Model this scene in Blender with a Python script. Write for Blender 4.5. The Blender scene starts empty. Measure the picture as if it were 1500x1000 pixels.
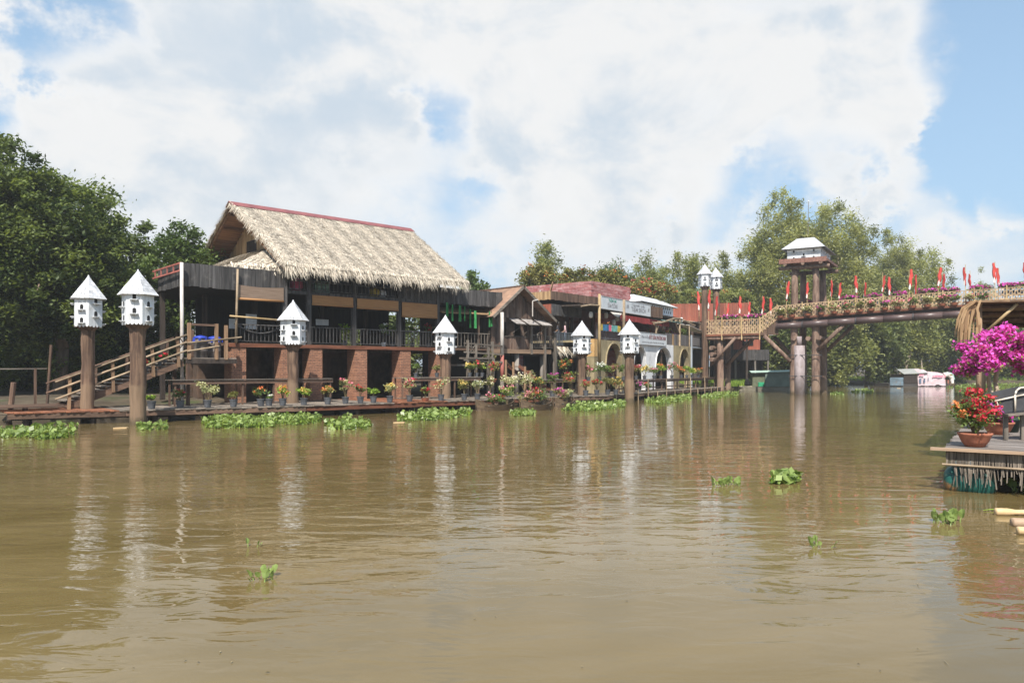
import bpy, bmesh, math, random
import numpy as np
from mathutils import Vector, Matrix

random.seed(7)
RNG = np.random.default_rng(11)
sc = bpy.context.scene
COL = sc.collection
R = math.radians

# ------------------------------------------------------------------ camera
CAMZ = 2.09          # camera height above the river
FPX = 1100.0         # focal length in pixels of the 1500 px wide photograph
HOR = 540.0          # row of the horizon in the photograph
cd = bpy.data.cameras.new('camera')
cam = bpy.data.objects.new('camera', cd)
COL.objects.link(cam)
cam.location = (0, 0, CAMZ)
cam.rotation_euler = (R(90), 0, 0)
cd.sensor_width = 36.0
cd.lens = 36.0 * FPX / 1500.0
cd.shift_y = (HOR - 500.0) / 1500.0
cd.clip_start = 0.1
cd.clip_end = 3000
sc.camera = cam

# ------------------------------------------------------------------ sun and sky
SUN_AZ = math.atan2(-0.13, -0.99)      # clockwise from +Y, towards the sun
SUN_EL = R(51)
sun_dir = Vector((math.sin(SUN_AZ) * math.cos(SUN_EL), math.cos(SUN_AZ) * math.cos(SUN_EL), math.sin(SUN_EL)))
sl = bpy.data.lights.new('sun', 'SUN')
sl.energy = 4.8
sl.angle = R(0.53)
sl.color = (1.0, 0.945, 0.86)
so = bpy.data.objects.new('sun', sl)
COL.objects.link(so)
so.rotation_euler = sun_dir.to_track_quat('Z', 'Y').to_euler()
so.location = (0, -20, 60)

sc.view_settings.view_transform = 'Standard'
sc.view_settings.look = 'None'
sc.view_settings.gamma = 1.0
sc.view_settings.use_curve_mapping = False
sc.view_settings.exposure = 0.65
sc.cycles.max_bounces = 6
sc.cycles.transparent_max_bounces = 4
sc.cycles.use_denoising = True


def pix_dir(px, py):
    return Vector(((px - 750) / FPX, 1.0, (HOR - py) / FPX)).normalized()


class NT:
    """tiny node-tree writer"""
    def __init__(s, tree):
        s.t = tree
        s.n = tree.nodes
        s.l = tree.links

    def node(s, typ, **kw):
        n = s.n.new(typ)
        for k, v in kw.items():
            setattr(n, k, v)
        return n

    def link(s, a, b):
        s.l.new(a, b)

    def put(s, sock, v):
        if hasattr(v, 'is_linked'):
            s.l.new(v, sock)
        else:
            sock.default_value = v

    def math(s, op, a, b=None, clamp=False):
        n = s.n.new('ShaderNodeMath')
        n.operation = op
        n.use_clamp = clamp
        s.put(n.inputs[0], a)
        if b is not None:
            s.put(n.inputs[1], b)
        return n.outputs[0]

    def vmath(s, op, a, b=None):
        n = s.n.new('ShaderNodeVectorMath')
        n.operation = op
        s.put(n.inputs[0], a)
        if b is not None:
            s.put(n.inputs[1], b)
        return n.outputs['Value'] if op in ('DOT_PRODUCT', 'LENGTH', 'DISTANCE') else n.outputs[0]

    def mix(s, fac, a, b, typ='MIX'):
        n = s.n.new('ShaderNodeMix')
        n.data_type = 'RGBA'
        n.blend_type = typ
        s.put(n.inputs[0], fac)
        s.put(n.inputs[6], a)
        s.put(n.inputs[7], b)
        return n.outputs[2]

    def rng(s, v, a, b, c=0.0, d=1.0, smooth=True):
        n = s.n.new('ShaderNodeMapRange')
        n.interpolation_type = 'SMOOTHSTEP' if smooth else 'LINEAR'
        s.put(n.inputs[0], v)
        for i, x in enumerate((a, b, c, d)):
            s.put(n.inputs[i + 1], x)
        return n.outputs[0]

    def noise(s, vec, scale, detail=4.0, rough=0.55, dist=0.0):
        n = s.n.new('ShaderNodeTexNoise')
        s.put(n.inputs['Vector'], vec)
        n.inputs['Scale'].default_value = scale
        n.inputs['Detail'].default_value = detail
        n.inputs['Roughness'].default_value = rough
        n.inputs['Distortion'].default_value = dist
        return n.outputs['Fac']

    def scaled(s, vec, sc3, loc=(0, 0, 0)):
        n = s.n.new('ShaderNodeMapping')
        s.put(n.inputs['Vector'], vec)
        n.inputs['Scale'].default_value = sc3
        n.inputs['Location'].default_value = loc
        return n.outputs[0]


def c4(c, k=1.0):
    return (c[0] * k, c[1] * k, c[2] * k, 1.0)


def build_world():
    w = bpy.data.worlds.new('World')
    sc.world = w
    w.use_nodes = True
    w.node_tree.nodes.clear()
    t = NT(w.node_tree)
    sky = t.node('ShaderNodeTexSky', sky_type='NISHITA')
    sky.sun_disc = False
    sky.sun_elevation = SUN_EL
    sky.sun_rotation = SUN_AZ % (2 * math.pi)
    sky.air_density = 1.0
    sky.dust_density = 1.6
    sky.ozone_density = 1.5
    tc = t.node('ShaderNodeTexCoord')
    d = tc.outputs['Generated']
    # billowing domain: clouds flatten towards the horizon
    dd = t.scaled(d, (1.0, 1.0, 1.7))
    big = t.noise(dd, 2.6, 9.0, 0.56, 0.25)
    fine = t.noise(dd, 7.5, 10.0, 0.62, 0.15)
    warp = t.math('SUBTRACT', t.noise(t.scaled(d, (1, 1, 1.3), (3, 1, 2)), 5.5, 8.0, 0.6), 0.5)
    dens = t.math('ADD', t.math('MULTIPLY', big, 0.9), t.math('MULTIPLY', fine, 0.42))
    # cumulus heaps (+) and blue gaps (-) at the directions where they stand
    heaps = [(430, 190, 20, .34), (250, 90, 11, .16), (1050, 110, 16.5, .36), (1290, 120, 8, .22), (1330, 200, 5.5, .12), (640, 60, 12, .2),
             (90, 105, 4.5, .26), (20, 175, 5, .26), (840, 345, 9.5, .3), (1050, 385, 6, .18), (1440, 390, 6, .22), (1340, 350, 5, .18),
             (1475, 310, 2.4, .3), (120, 200, 6, .16), (980, 250, 11, .1), (625, 150, 7, .11), (1375, 110, 5.5, .20), (1385, 190, 4.5, .14)]
    gaps = [(1450, 75, 6.2, .5), (1490, 230, 5.2, .42), (735, 215, 7, .16), (640, 258, 5, .12), (720, 100, 6, .10), (560, 250, 5, .1), (75, 10, 5.5, .36), (110, 165, 2.2, .22), (1000, 325, 4.5, .22),
            (1230, 285, 6.0, .30), (1420, 180, 4, .2), (690, 105, 4.2, .16), (1110, 330, 4.5, .22), (890, 280, 3.0, .14)]
    tot = dens
    for sgn, lst in ((1, heaps), (-1, gaps)):
        for px, py, rad, wt in lst:
            v = pix_dir(px, py)
            dist = t.vmath('DISTANCE', d, tuple(v))
            dist = t.math('ADD', dist, t.math('MULTIPLY', warp, 0.34))
            m = t.rng(dist, 2 * math.sin(R(rad) / 2) * 1.15, 2 * math.sin(R(rad) / 2) * 0.45)
            tot = t.math('ADD', tot, t.math('MULTIPLY', m, sgn * wt))
    cov = t.rng(tot, 0.62, 1.06)
    thick = t.rng(tot, 0.80, 1.30)
    lumps = t.noise(t.scaled(d, (1, 1, 1.6), (0.02, 0.0, 0.05)), 5.0, 9.0, 0.6, 0.3)
    shade = t.math('MULTIPLY', thick, t.rng(lumps, 0.60, 0.40))
    ccol = t.mix(shade, c4((6.0, 5.95, 5.85)), c4((4.1, 4.65, 5.2)))
    # bright rims of the heaps
    rim = t.math('MULTIPLY', t.rng(tot, 0.80, 0.94), t.rng(tot, 1.15, 0.95))
    ccol = t.mix(t.math('MULTIPLY', rim, 0.5), ccol, c4((6.4, 6.35, 6.25)))
    # blue is paler towards the horizon with the tropical damp in the air
    sepz = t.node('ShaderNodeSeparateXYZ')
    t.link(d, sepz.inputs[0])
    damp = t.rng(sepz.outputs[2], 0.60, 0.0, 0.45, 0.80)
    base = t.mix(damp, t.mix(1.0, sky.outputs[0], c4((.95, 1.06, 1.16)), 'MULTIPLY'), c4((3.1, 4.5, 5.8)))
    col = t.mix(t.math('MULTIPLY', cov, 0.93), base, ccol)
    bg = t.node('ShaderNodeBackground')
    t.link(col, bg.inputs[0])
    bg.inputs[1].default_value = 0.1
    out = t.node('ShaderNodeOutputWorld')
    t.link(bg.outputs[0], out.inputs[0])


build_world()

# ------------------------------------------------------------------ materials
MATS = {}


def M(name, col, col2=None, scale=(3, 3, 3), rough=0.8, bump=0.25, rnd=0.4, detail=5, spec=0.3, metal=0.0, stain=None, bdist=0.01, tide=None):
    """procedural paint/wood/cloth: two colours mixed by stretched noise, value varied per piece ('rnd' attribute)"""
    if name in MATS:
        return MATS[name]
    m = bpy.data.materials.new(name)
    m.use_nodes = True
    m.node_tree.nodes.clear()
    t = NT(m.node_tree)
    out = t.node('ShaderNodeOutputMaterial')
    p = t.node('ShaderNodeBsdfPrincipled')
    t.link(p.outputs[0], out.inputs[0])
    tc = t.node('ShaderNodeTexCoord')
    at = t.node('ShaderNodeAttribute', attribute_name='rnd')
    vec = t.scaled(tc.outputs['Object'], scale)
    off = t.math('MULTIPLY', at.outputs['Fac'], 37.0)
    vec = t.vmath('ADD', vec, off)
    n = t.noise(vec, 1.0, detail, 0.6)
    c2 = col2 or (col[0] * .55, col[1] * .52, col[2] * .5)
    c = t.mix(t.rng(n, 0.32, 0.68), c4(c2), c4(col))
    if stain:
        n2 = t.noise(tc.outputs['Object'], stain[1], 6, 0.65)
        c = t.mix(t.math('MULTIPLY', t.rng(n2, 0.52, 0.72), stain[2]), c, c4(stain[0]))
    if tide:
        geo = t.node('ShaderNodeNewGeometry')
        sz = t.node('ShaderNodeSeparateXYZ')
        t.link(geo.outputs['Position'], sz.inputs[0])
        zz = t.math('ADD', sz.outputs[2], t.math('MULTIPLY', t.noise(geo.outputs['Position'], 2.5, 4, .6), .7))
        c = t.mix(t.rng(zz, tide[1] + .45, tide[1] + .25, 0, .5), c, c4(tide[0]))
        c = t.mix(t.rng(zz, .75, .45, 0, .8), c, c4((.07, .055, .03)))
    val = t.rng(at.outputs['Fac'], 0, 1, 1 - rnd * .5, 1 + rnd * .5, False)
    vm = t.vmath('MULTIPLY', c, val)
    t.link(vm, p.inputs['Base Color'])
    p.inputs['Roughness'].default_value = rough
    p.inputs['Specular IOR Level'].default_value = spec
    p.inputs['Metallic'].default_value = metal
    if bump:
        b = t.node('ShaderNodeBump')
        b.inputs['Strength'].default_value = bump
        b.inputs['Distance'].default_value = bdist
        t.link(n, b.inputs['Height'])
        t.link(b.outputs[0], p.inputs['Normal'])
    MATS[name] = m
    return m


def leafmat(name, dark, light, trans=0.35, rough=0.55):
    m = bpy.data.materials.new(name)
    m.use_nodes = True
    m.node_tree.nodes.clear()
    t = NT(m.node_tree)
    out = t.node('ShaderNodeOutputMaterial')
    at = t.node('ShaderNodeAttribute', attribute_name='rnd')
    c = t.mix(at.outputs['Fac'], c4(dark), c4(light))
    p = t.node('ShaderNodeBsdfPrincipled')
    t.link(c, p.inputs['Base Color'])
    p.inputs['Roughness'].default_value = rough
    p.inputs['Specular IOR Level'].default_value = 0.35
    tr = t.node('ShaderNodeBsdfTranslucent')
    t.link(t.mix(1.0, c, c4((1.25, 1.2, .6)), 'MULTIPLY'), tr.inputs[0])
    mx = t.node('ShaderNodeMixShader')
    mx.inputs[0].default_value = trans
    t.link(p.outputs[0], mx.inputs[1])
    t.link(tr.outputs[0], mx.inputs[2])
    t.link(mx.outputs[0], out.inputs[0])
    MATS[name] = m
    return m


def brickmat(name, a, b, mortar, bw=0.21, bh=0.062):
    m = bpy.data.materials.new(name)
    m.use_nodes = True
    m.node_tree.nodes.clear()
    t = NT(m.node_tree)
    out = t.node('ShaderNodeOutputMaterial')
    p = t.node('ShaderNodeBsdfPrincipled')
    t.link(p.outputs[0], out.inputs[0])
    tc = t.node('ShaderNodeTexCoord')
    sp = t.node('ShaderNodeSeparateXYZ')
    t.link(tc.outputs['Object'], sp.inputs[0])
    cb = t.node('ShaderNodeCombineXYZ')
    t.link(t.math('ADD', sp.outputs[0], sp.outputs[1]), cb.inputs[0])
    t.link(sp.outputs[2], cb.inputs[1])
    br = t.node('ShaderNodeTexBrick')
    t.link(cb.outputs[0], br.inputs['Vector'])
    br.inputs['Scale'].default_value = 1.0
    br.inputs['Brick Width'].default_value = bw
    br.inputs['Row Height'].default_value = bh
    br.inputs['Mortar Size'].default_value = 0.012
    br.inputs['Mortar Smooth'].default_value = 0.3
    br.inputs['Color1'].default_value = c4(a)
    br.inputs['Color2'].default_value = c4(b)
    br.inputs['Mortar'].default_value = c4(mortar)
    n = t.noise(tc.outputs['Object'], 1.6, 6, 0.6)
    n3 = t.noise(tc.outputs['Object'], 14.0, 3, 0.6)
    c = t.mix(t.rng(n, 0.4, 0.75, 0.0, 0.55), br.outputs[0], c4((a[0] * .45, a[1] * .5, a[2] * .55)))
    c = t.mix(t.rng(n3, 0.45, 0.75, 0.0, 0.4), c, c4((a[0] * 1.3, a[1] * 1.25, a[2] * 1.2)))
    t.link(c, p.inputs['Base Color'])
    p.inputs['Roughness'].default_value = 0.9
    bp = t.node('ShaderNodeBump')
    bp.inputs['Strength'].default_value = 0.8
    bp.inputs['Distance'].default_value = 0.012
    h = t.math('SUBTRACT', n3, t.math('MULTIPLY', br.outputs['Fac'], 1.5))
    t.link(h, bp.inputs['Height'])
    t.link(bp.outputs[0], p.inputs['Normal'])
    MATS[name] = m
    return m


V = (9, 9, .7)      # vertical grain
HX = (.7, 9, 9)     # grain along local x
HY = (9, .7, 9)
charcoal = M('charcoal_boards', (.085, .08, .078), (.03, .028, .028), V, rnd=.7, stain=((.16, .145, .13), 2.2, .5))
greywood = M('grey_wood', (.20, .17, .14), (.09, .075, .06), V, rnd=.5)
greywood_x = M('grey_wood_long', (.20, .17, .14), (.09, .075, .06), HX, rnd=.5)
brownwood = M('brown_wood', (.17, .105, .07), (.07, .042, .03), V, rnd=.6)
brownwood_x = M('brown_wood_long', (.17, .105, .07), (.07, .042, .03), HX, rnd=.6)
redwood = M('red_brown_wood', (.20, .075, .04), (.08, .032, .02), HX, rnd=.5)
hutwood = M('hut_wood', (.17, .115, .085), (.05, .028, .022), (7, 7, .5), rnd=.8, stain=((.22, .19, .16), 1.8, .55))
tanwood = M('tan_wood', (.42, .28, .15), (.25, .15, .075), V, rnd=.4)
soffitwood = M('soffit_wood', (.20, .10, .045), (.09, .042, .02), HX, rnd=.5)
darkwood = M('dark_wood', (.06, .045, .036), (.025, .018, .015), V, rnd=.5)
innerwood = M('shade_dark_wood', (.028, .022, .018), (.014, .011, .01), V, rnd=.4)  # darker copy of the dark wood, interior shade put into the colour
deckwood = M('deck_planks', (.27, .23, .19), (.12, .095, .075), (1.5, 9, 9), rnd=.6)
deckred = M('deck_planks_red', (.30, .12, .06), (.14, .06, .035), (1.5, 9, 9), rnd=.6)
postbark = M('post_bark', (.19, .12, .078), (.065, .038, .026), (9, 9, .5), rnd=.3, bump=.7, bdist=.04, stain=((.05, .03, .02), 1.3, .75), tide=((.23, .16, .10), 1.5))
logbark = M('log_bark', (.23, .155, .115), (.10, .06, .045), (5, 5, 1.2), rnd=.5, bump=.6, bdist=.04, tide=((.25, .18, .125), 1.2))
bamboo = M('bamboo', (.50, .37, .20), (.33, .22, .10), (2, 2, 2), rnd=.4, rough=.5)
bamboo_old = M('bamboo_old', (.36, .27, .18), (.20, .145, .09), (2, 2, 2), rnd=.5, rough=.6)
blindmat = M('blind_slats', (.42, .22, .085), (.27, .13, .05), (1.2, 9, 60), rnd=.3, rough=.6)
blindgrey = M('blind_slats_faded', (.26, .19, .14), (.15, .10, .07), (1.2, 9, 60), rnd=.3, rough=.7)
thatch = M('thatch_leaf', (.60, .53, .43), (.47, .405, .32), (1, 1, 1), rnd=1.15, rough=.85, bump=0)
thatch_base = M('thatch_base', (.36, .28, .19), (.20, .15, .10), (3, 3, 3), rnd=.4, rough=.9)
ridgemat = M('ridge_sheet', (.25, .085, .08), (.18, .058, .058), (1.5, 1.5, 1.5), rnd=.15, rough=.5, bump=.1)
white = M('white_paint', (.68, .69, .70), (.55, .565, .58), (3, 3, 1.2), rnd=.12, rough=.6, bump=.12, stain=((.36, .35, .31), 2.6, .5))
whiteroof = M('white_shingle', (.60, .60, .61), (.42, .43, .45), (6, 6, 6), rnd=.55, rough=.65, bump=.2)
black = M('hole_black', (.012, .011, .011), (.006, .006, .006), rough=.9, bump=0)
iron = M('dark_iron', (.05, .05, .055), (.025, .025, .028), rough=.55, rnd=.3, spec=.4)
pvcwhite = M('pole_paint_white', (.62, .58, .54), (.38, .33, .29), (4, 4, 1.5), rnd=.2, rough=.55)
polered = M('pole_paint_red', (.42, .14, .11), (.24, .085, .07), (4, 4, 1.5), rnd=.2, rough=.6)
plaster_w = M('plaster_white', (.72, .72, .72), (.56, .56, .57), (1.6, 1.6, .9), rough=.85, rnd=.1, stain=((.33, .31, .28), 1.2, .5))
plaster_o = M('plaster_olive', (.36, .29, .17), (.22, .18, .105), (1.4, 1.4, .8), rough=.9, rnd=.1, stain=((.12, .12, .09), 1.5, .6))
plaster_y = M('plaster_ochre', (.56, .36, .16), (.42, .25, .10), (1.4, 1.4, .8), rough=.9, rnd=.1, stain=((.22, .14, .08), 1.5, .4))
brick_o = brickmat('brick_orange', (.40, .19, .11), (.24, .105, .062), (.11, .075, .055), .24, .085)
brick_r = M('red_painted_block', (.30, .085, .08), (.42, .24, .23), (1.2, 1.2, 3.2), rough=.85, rnd=.3, stain=((.16, .05, .05), 1.5, .5))
redboards = M('red_boards', (.28, .085, .05), (.18, .055, .036), V, rnd=.4, rough=.7)
signgrey = M('sign_board', (.58, .61, .63), (.50, .53, .56), (2, 2, 2), rough=.5, rnd=.05, bump=.05)
ink_grey = M('sign_ink_grey', (.30, .31, .34), rough=.6, bump=0, rnd=0)
ink_green = M('sign_ink_green', (.12, .36, .29), rough=.6, bump=0, rnd=0)
ink_red = M('sign_ink_maroon', (.20, .055, .06), rough=.6, bump=0, rnd=0)
lanternmat = M('lantern_paper', (.72, .70, .66), (.6, .58, .54), (4, 4, 14), rough=.8, rnd=.1)
clothgreen = M('cloth_green', (.05, .30, .09), (.03, .18, .055), (8, 8, 1), rough=.8, rnd=.4)
clothred = M('flag_red', (.58, .07, .055), (.40, .04, .035), (6, 6, 1.5), rough=.75, rnd=.4)
clothwhite = M('cloth_white', (.75, .72, .68), (.6, .56, .52), (4, 4, 4), rough=.8, rnd=.2)
terracotta = M('terracotta', (.40, .15, .085), (.27, .095, .055), (5, 5, 5), rough=.75, rnd=.4)
potgrey = M('pot_grey', (.10, .105, .115), (.06, .062, .07), (6, 6, 6), rough=.6, rnd=.5)
potwhite = M('pot_white', (.7, .7, .7), (.55, .55, .55), (6, 6, 6), rough=.6, rnd=.2)
bluelid = M('plastic_blue', (.03, .06, .40), (.02, .04, .28), rough=.4, rnd=.2)
drumgrey = M('drum_grey', (.15, .13, .12), (.09, .075, .065), (3, 3, 3), rough=.6)
drumteal = M('drum_teal', (.02, .105, .085), (.012, .06, .05), (3, 3, 3), rough=.45, stain=((.42, .17, .05), 2.6, .9))
concrete = M('concrete_jacket', (.33, .28, .28), (.22, .18, .18), (2.5, 2.5, 1), rough=.9, rnd=.15, stain=((.16, .115, .09), 1.4, .6))
steelbrown = M('pipe_brown', (.115, .075, .07), (.07, .045, .042), (.6, 4, 4), rough=.4, rnd=.15, spec=.5)
hullwood = M('hull_wood', (.17, .12, .075), (.08, .055, .035), HX, rough=.7, rnd=.4)
tarpgreen = M('canopy_green', (.16, .21, .17), (.11, .145, .12), (1.5, 1.5, 1.5), rough=.7, rnd=.1)
tarplight = M('canopy_light_green', (.38, .50, .42), (.30, .40, .34), (1.5, 1.5, 1.5), rough=.6, rnd=.1)
plasticgreen = M('plastic_green', (.05, .45, .22), rough=.5, bump=0)
corr = M('corrugated_grey', (.34, .35, .34), (.22, .22, .21), (1, 14, 1), rough=.5, rnd=.2)
boatblue = M('hull_blue', (.15, .22, .27), (.09, .12, .14), (1, 2, 3), rough=.6, stain=((.16, .1, .07), 1.4, .7))
tarppink = M('tarp_pink', (.60, .48, .50), (.48, .37, .39), (1.5, 1.5, 1.5), rough=.6, rnd=.1)
teal = M('awning_teal', (.30, .50, .46), (.2, .36, .33), rough=.6)
blackboard = M('board_dark', (.06, .06, .065), (.035, .034, .035), (2, 2, 2), rough=.7, rnd=.2, stain=((.12, .11, .1), 3.0, .5))
cream = M('peeled_wood', (.62, .45, .26), (.48, .33, .17), (1, 5, 5), rough=.55, rnd=.2)
cream2 = M('peeled_wood_grey', (.42, .30, .20), (.30, .20, .13), (1, 5, 5), rough=.6, rnd=.2)
skin = M('skin', (.45, .28, .2), (.4, .24, .17), rough=.6, bump=0, rnd=0)
hairm = M('hair', (.02, .015, .012), rough=.5, bump=0, rnd=0)
shirtpink = M('shirt_pink', (.62, .42, .44), (.5, .33, .35), (8, 8, 8), rough=.85, rnd=0)
shirtdark = M('shirt_dark', (.05, .05, .06), (.035, .035, .04), (8, 8, 8), rough=.85, rnd=0)
jeans = M('jeans', (.10, .13, .19), (.07, .09, .13), (8, 8, 8), rough=.85, rnd=0)
clothY = M('cloth_yellow', (.6, .45, .08), rough=.8, rnd=.3)
clothB = M('cloth_blue', (.05, .22, .42), rough=.8, rnd=.3)
clothP = M('cloth_pink', (.65, .12, .2), rough=.8, rnd=.3)
clothT = M('cloth_turquoise', (.18, .45, .42), rough=.8, rnd=.3)

leaf_dark = leafmat('leaf_dark', (.03, .055, .014), (.19, .24, .07), .45)
leaf_mid = leafmat('leaf_bright', (.05, .085, .02), (.14, .20, .05), .35)
leaf_euc = leafmat('leaf_grey_green', (.15, .17, .06), (.44, .45, .20), .5)
leaf_euc2 = leafmat('leaf_olive_green', (.12, .145, .045), (.38, .40, .15), .5)
leaf_bank = leafmat('leaf_bank', (.06, .085, .024), (.18, .21, .065), .45)
leaf_pot = leafmat('leaf_pot', (.07, .12, .03), (.20, .27, .07), .35)
leaf_var = leafmat('leaf_variegated', (.22, .27, .10), (.60, .56, .32), .3)
leaf_lime = leafmat('leaf_lime', (.14, .24, .03), (.30, .42, .06), .35)
leaf_olive = leafmat('leaf_olive', (.12, .13, .035), (.30, .28, .09), .3)
leaf_hya = leafmat('leaf_hyacinth', (.11, .17, .035), (.30, .38, .12), .3, .35)
leaf_dry = leafmat('leaf_dry', (.25, .15, .08), (.50, .34, .19), .2)
fl_red = leafmat('flower_red', (.40, .02, .03), (.75, .06, .10), .25)
fl_pink = leafmat('flower_pink', (.60, .14, .22), (.85, .32, .42), .25)
fl_mag = leafmat('flower_magenta', (.48, .025, .33), (.82, .14, .62), .3)
fl_orange = leafmat('flower_orange', (.55, .13, .04), (.78, .28, .09), .25)
fl_yellow = leafmat('flower_yellow', (.60, .40, .08), (.80, .62, .22), .25)
fl_cream = leafmat('flower_cream', (.62, .54, .36), (.85, .80, .62), .25)
fl_white = leafmat('flower_white', (.7, .7, .68), (.88, .88, .85), .25)

# ------------------------------------------------------------------ mesh helpers
ZUP = Vector((0, 0, 1))


def link(o, parent=None):
    COL.objects.link(o)
    if parent is not None:
        o.parent = parent
    return o


def tag(o, label=None, cat=None, group=None, kind=None):
    if label:
        o['label'] = label
    if cat:
        o['category'] = cat
    if group:
        o['group'] = group
    if kind:
        o['kind'] = kind
    return o


def thing(name, label, cat, loc=(0, 0, 0), rz=0.0, group=None):
    o = bpy.data.objects.new(name, None)
    o.empty_display_size = 0.2
    COL.objects.link(o)
    o.location = loc
    o.rotation_euler = (0, 0, rz)
    return tag(o, label, cat, group)


class MB:
    def __init__(s):
        s.v, s.f, s.r = [], [], []

    def add(s, vs, fs, r=None):
        n = len(s.v)
        s.v.extend(tuple(v) for v in vs)
        s.f.extend(tuple(i + n for i in f) for f in fs)
        s.r.extend([random.random() if r is None else r] * len(vs))
        return s

    def box(s, x0, x1, y0, y1, z0, z1, r=None):
        vs = [(x0, y0, z0), (x1, y0, z0), (x1, y1, z0), (x0, y1, z0), (x0, y0, z1), (x1, y0, z1), (x1, y1, z1), (x0, y1, z1)]
        fs = [(0, 3, 2, 1), (4, 5, 6, 7), (0, 1, 5, 4), (1, 2, 6, 5), (2, 3, 7, 6), (3, 0, 4, 7)]
        return s.add(vs, fs, r)

    def bar(s, p, q, w, h=None, r=None, up=None):
        p, q = Vector(p), Vector(q)
        h = w if h is None else h
        a = (q - p).normalized()
        u = up or (ZUP if abs(a.z) < 0.95 else Vector((0, 1, 0)))
        b = a.cross(u).normalized() * (w / 2)
        c = b.cross(a).normalized() * (h / 2)
        vs = [p - b - c, p + b - c, p + b + c, p - b + c, q - b - c, q + b - c, q + b + c, q - b + c]
        fs = [(0, 3, 2, 1), (4, 5, 6, 7), (0, 1, 5, 4), (1, 2, 6, 5), (2, 3, 7, 6), (3, 0, 4, 7)]
        return s.add(vs, [f[::-1] for f in fs], r)

    def cyl(s, p, q, r0, r1=None, n=10, r=None, wob=0.0, seg=1):
        p, q = Vector(p), Vector(q)
        r1 = r0 if r1 is None else r1
        a = (q - p).normalized()
        u = ZUP if abs(a.z) < 0.9 else Vector((1, 0, 0))
        b = a.cross(u).normalized()
        c = a.cross(b)
        vs, fs = [], []
        for k in range(seg + 1):
            t = k / seg
            ctr = p.lerp(q, t)
            rr = r0 + (r1 - r0) * t
            if wob and 0 < k < seg:
                ctr = ctr + (b * random.uniform(-1, 1) + c * random.uniform(-1, 1)) * wob
                rr *= 1 + random.uniform(-.06, .06)
            for i in range(n):
                th = 2 * math.pi * i / n
                vs.append(ctr + (b * math.cos(th) + c * math.sin(th)) * rr)
        for k in range(seg):
            for i in range(n):
                j = (i + 1) % n
                fs.append((k * n + i, k * n + j, (k + 1) * n + j, (k + 1) * n + i))
        fs.append(tuple(range(n))[::-1])
        fs.append(tuple(range(seg * n, seg * n + n)))
        return s.add(vs, fs, r)

    def path(s, pts, r0, r1=None, n=6, r=None):
        r1 = r0 if r1 is None else r1
        rr = random.random() if r is None else r
        m = len(pts) - 1
        for i in range(m):
            a = r0 + (r1 - r0) * i / m
            b = r0 + (r1 - r0) * (i + 1) / m
            s.cyl(pts[i], pts[i + 1], a, b, n, rr)
        return s

    def lathe(s, c, prof, n=14, r=None, ang0=0.0):
        vs, fs = [], []
        for (rad, z) in prof:
            for i in range(n):
                th = 2 * math.pi * i / n + ang0
                vs.append((c[0] + rad * math.cos(th), c[1] + rad * math.sin(th), c[2] + z))
        for k in range(len(prof) - 1):
            for i in range(n):
                j = (i + 1) % n
                fs.append((k * n + i, k * n + j, (k + 1) * n + j, (k + 1) * n + i))
        fs.append(tuple(range(n))[::-1])
        fs.append(tuple(range((len(prof) - 1) * n, len(prof) * n)))
        return s.add(vs, fs, r)

    def poly(s, pts, thick, r=None):
        """flat polygon (3-D points) given thickness along its normal"""
        pts = [Vector(p) for p in pts]
        nrm = (pts[1] - pts[0]).cross(pts[2] - pts[1]).normalized() * thick
        n = len(pts)
        vs = pts + [p - nrm for p in pts]
        fs = [tuple(range(n)), tuple(range(2 * n - 1, n - 1, -1))]
        for i in range(n):
            j = (i + 1) % n
            fs.append((i, i + n, j + n, j))
        return s.add(vs, fs, r)

    def mesh(s, name, mat, smooth=False):
        me = bpy.data.meshes.new(name)
        me.from_pydata(s.v, [], s.f)
        at = me.attributes.new('rnd', 'FLOAT', 'POINT')
        at.data.foreach_set('value', s.r)
        me.materials.append(mat)
        if smooth:
            me.polygons.foreach_set('use_smooth', [True] * len(me.polygons))
        me.update()
        return me

    def build(s, name, mat, parent=None, smooth=False, kind=None):
        o = bpy.data.objects.new(name, s.mesh(name, mat, smooth))
        link(o, parent)
        if kind:
            o['kind'] = kind
        return o


def one(name, mat, parent, fn, *a, smooth=False, **k):
    m = MB()
    getattr(m, fn)(*a, **k)
    return m.build(name, mat, parent, smooth)


def put(name, me, parent, loc=(0, 0, 0), rot=(0, 0, 0), scale=(1, 1, 1)):
    o = bpy.data.objects.new(name, me)
    link(o, parent)
    o.location = loc
    o.rotation_euler = rot
    o.scale = scale
    return o


def copy_tree(o, parent=None):
    c = o.copy()
    COL.objects.link(c)
    c.parent = parent
    for ch in list(o.children):
        copy_tree(ch, c)
    return c


def quads_mesh(name, verts, rnd, mat):
    """verts: (N,4,3) array -> mesh of N quads"""
    n = len(verts)
    me = bpy.data.meshes.new(name)
    me.vertices.add(n * 4)
    me.vertices.foreach_set('co', verts.reshape(-1).astype(np.float32))
    me.loops.add(n * 4)
    me.loops.foreach_set('vertex_index', np.arange(n * 4, dtype=np.int32))
    me.polygons.add(n)
    me.polygons.foreach_set('loop_start', np.arange(0, n * 4, 4, dtype=np.int32))
    at = me.attributes.new('rnd', 'FLOAT', 'POINT')
    at.data.foreach_set('value', np.repeat(np.clip(rnd, 0, 1), 4).astype(np.float32))
    me.materials.append(mat)
    me.update(calc_edges=True)
    return me


def nrm(a):
    return a / np.maximum(np.linalg.norm(a, axis=1, keepdims=True), 1e-9)


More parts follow.
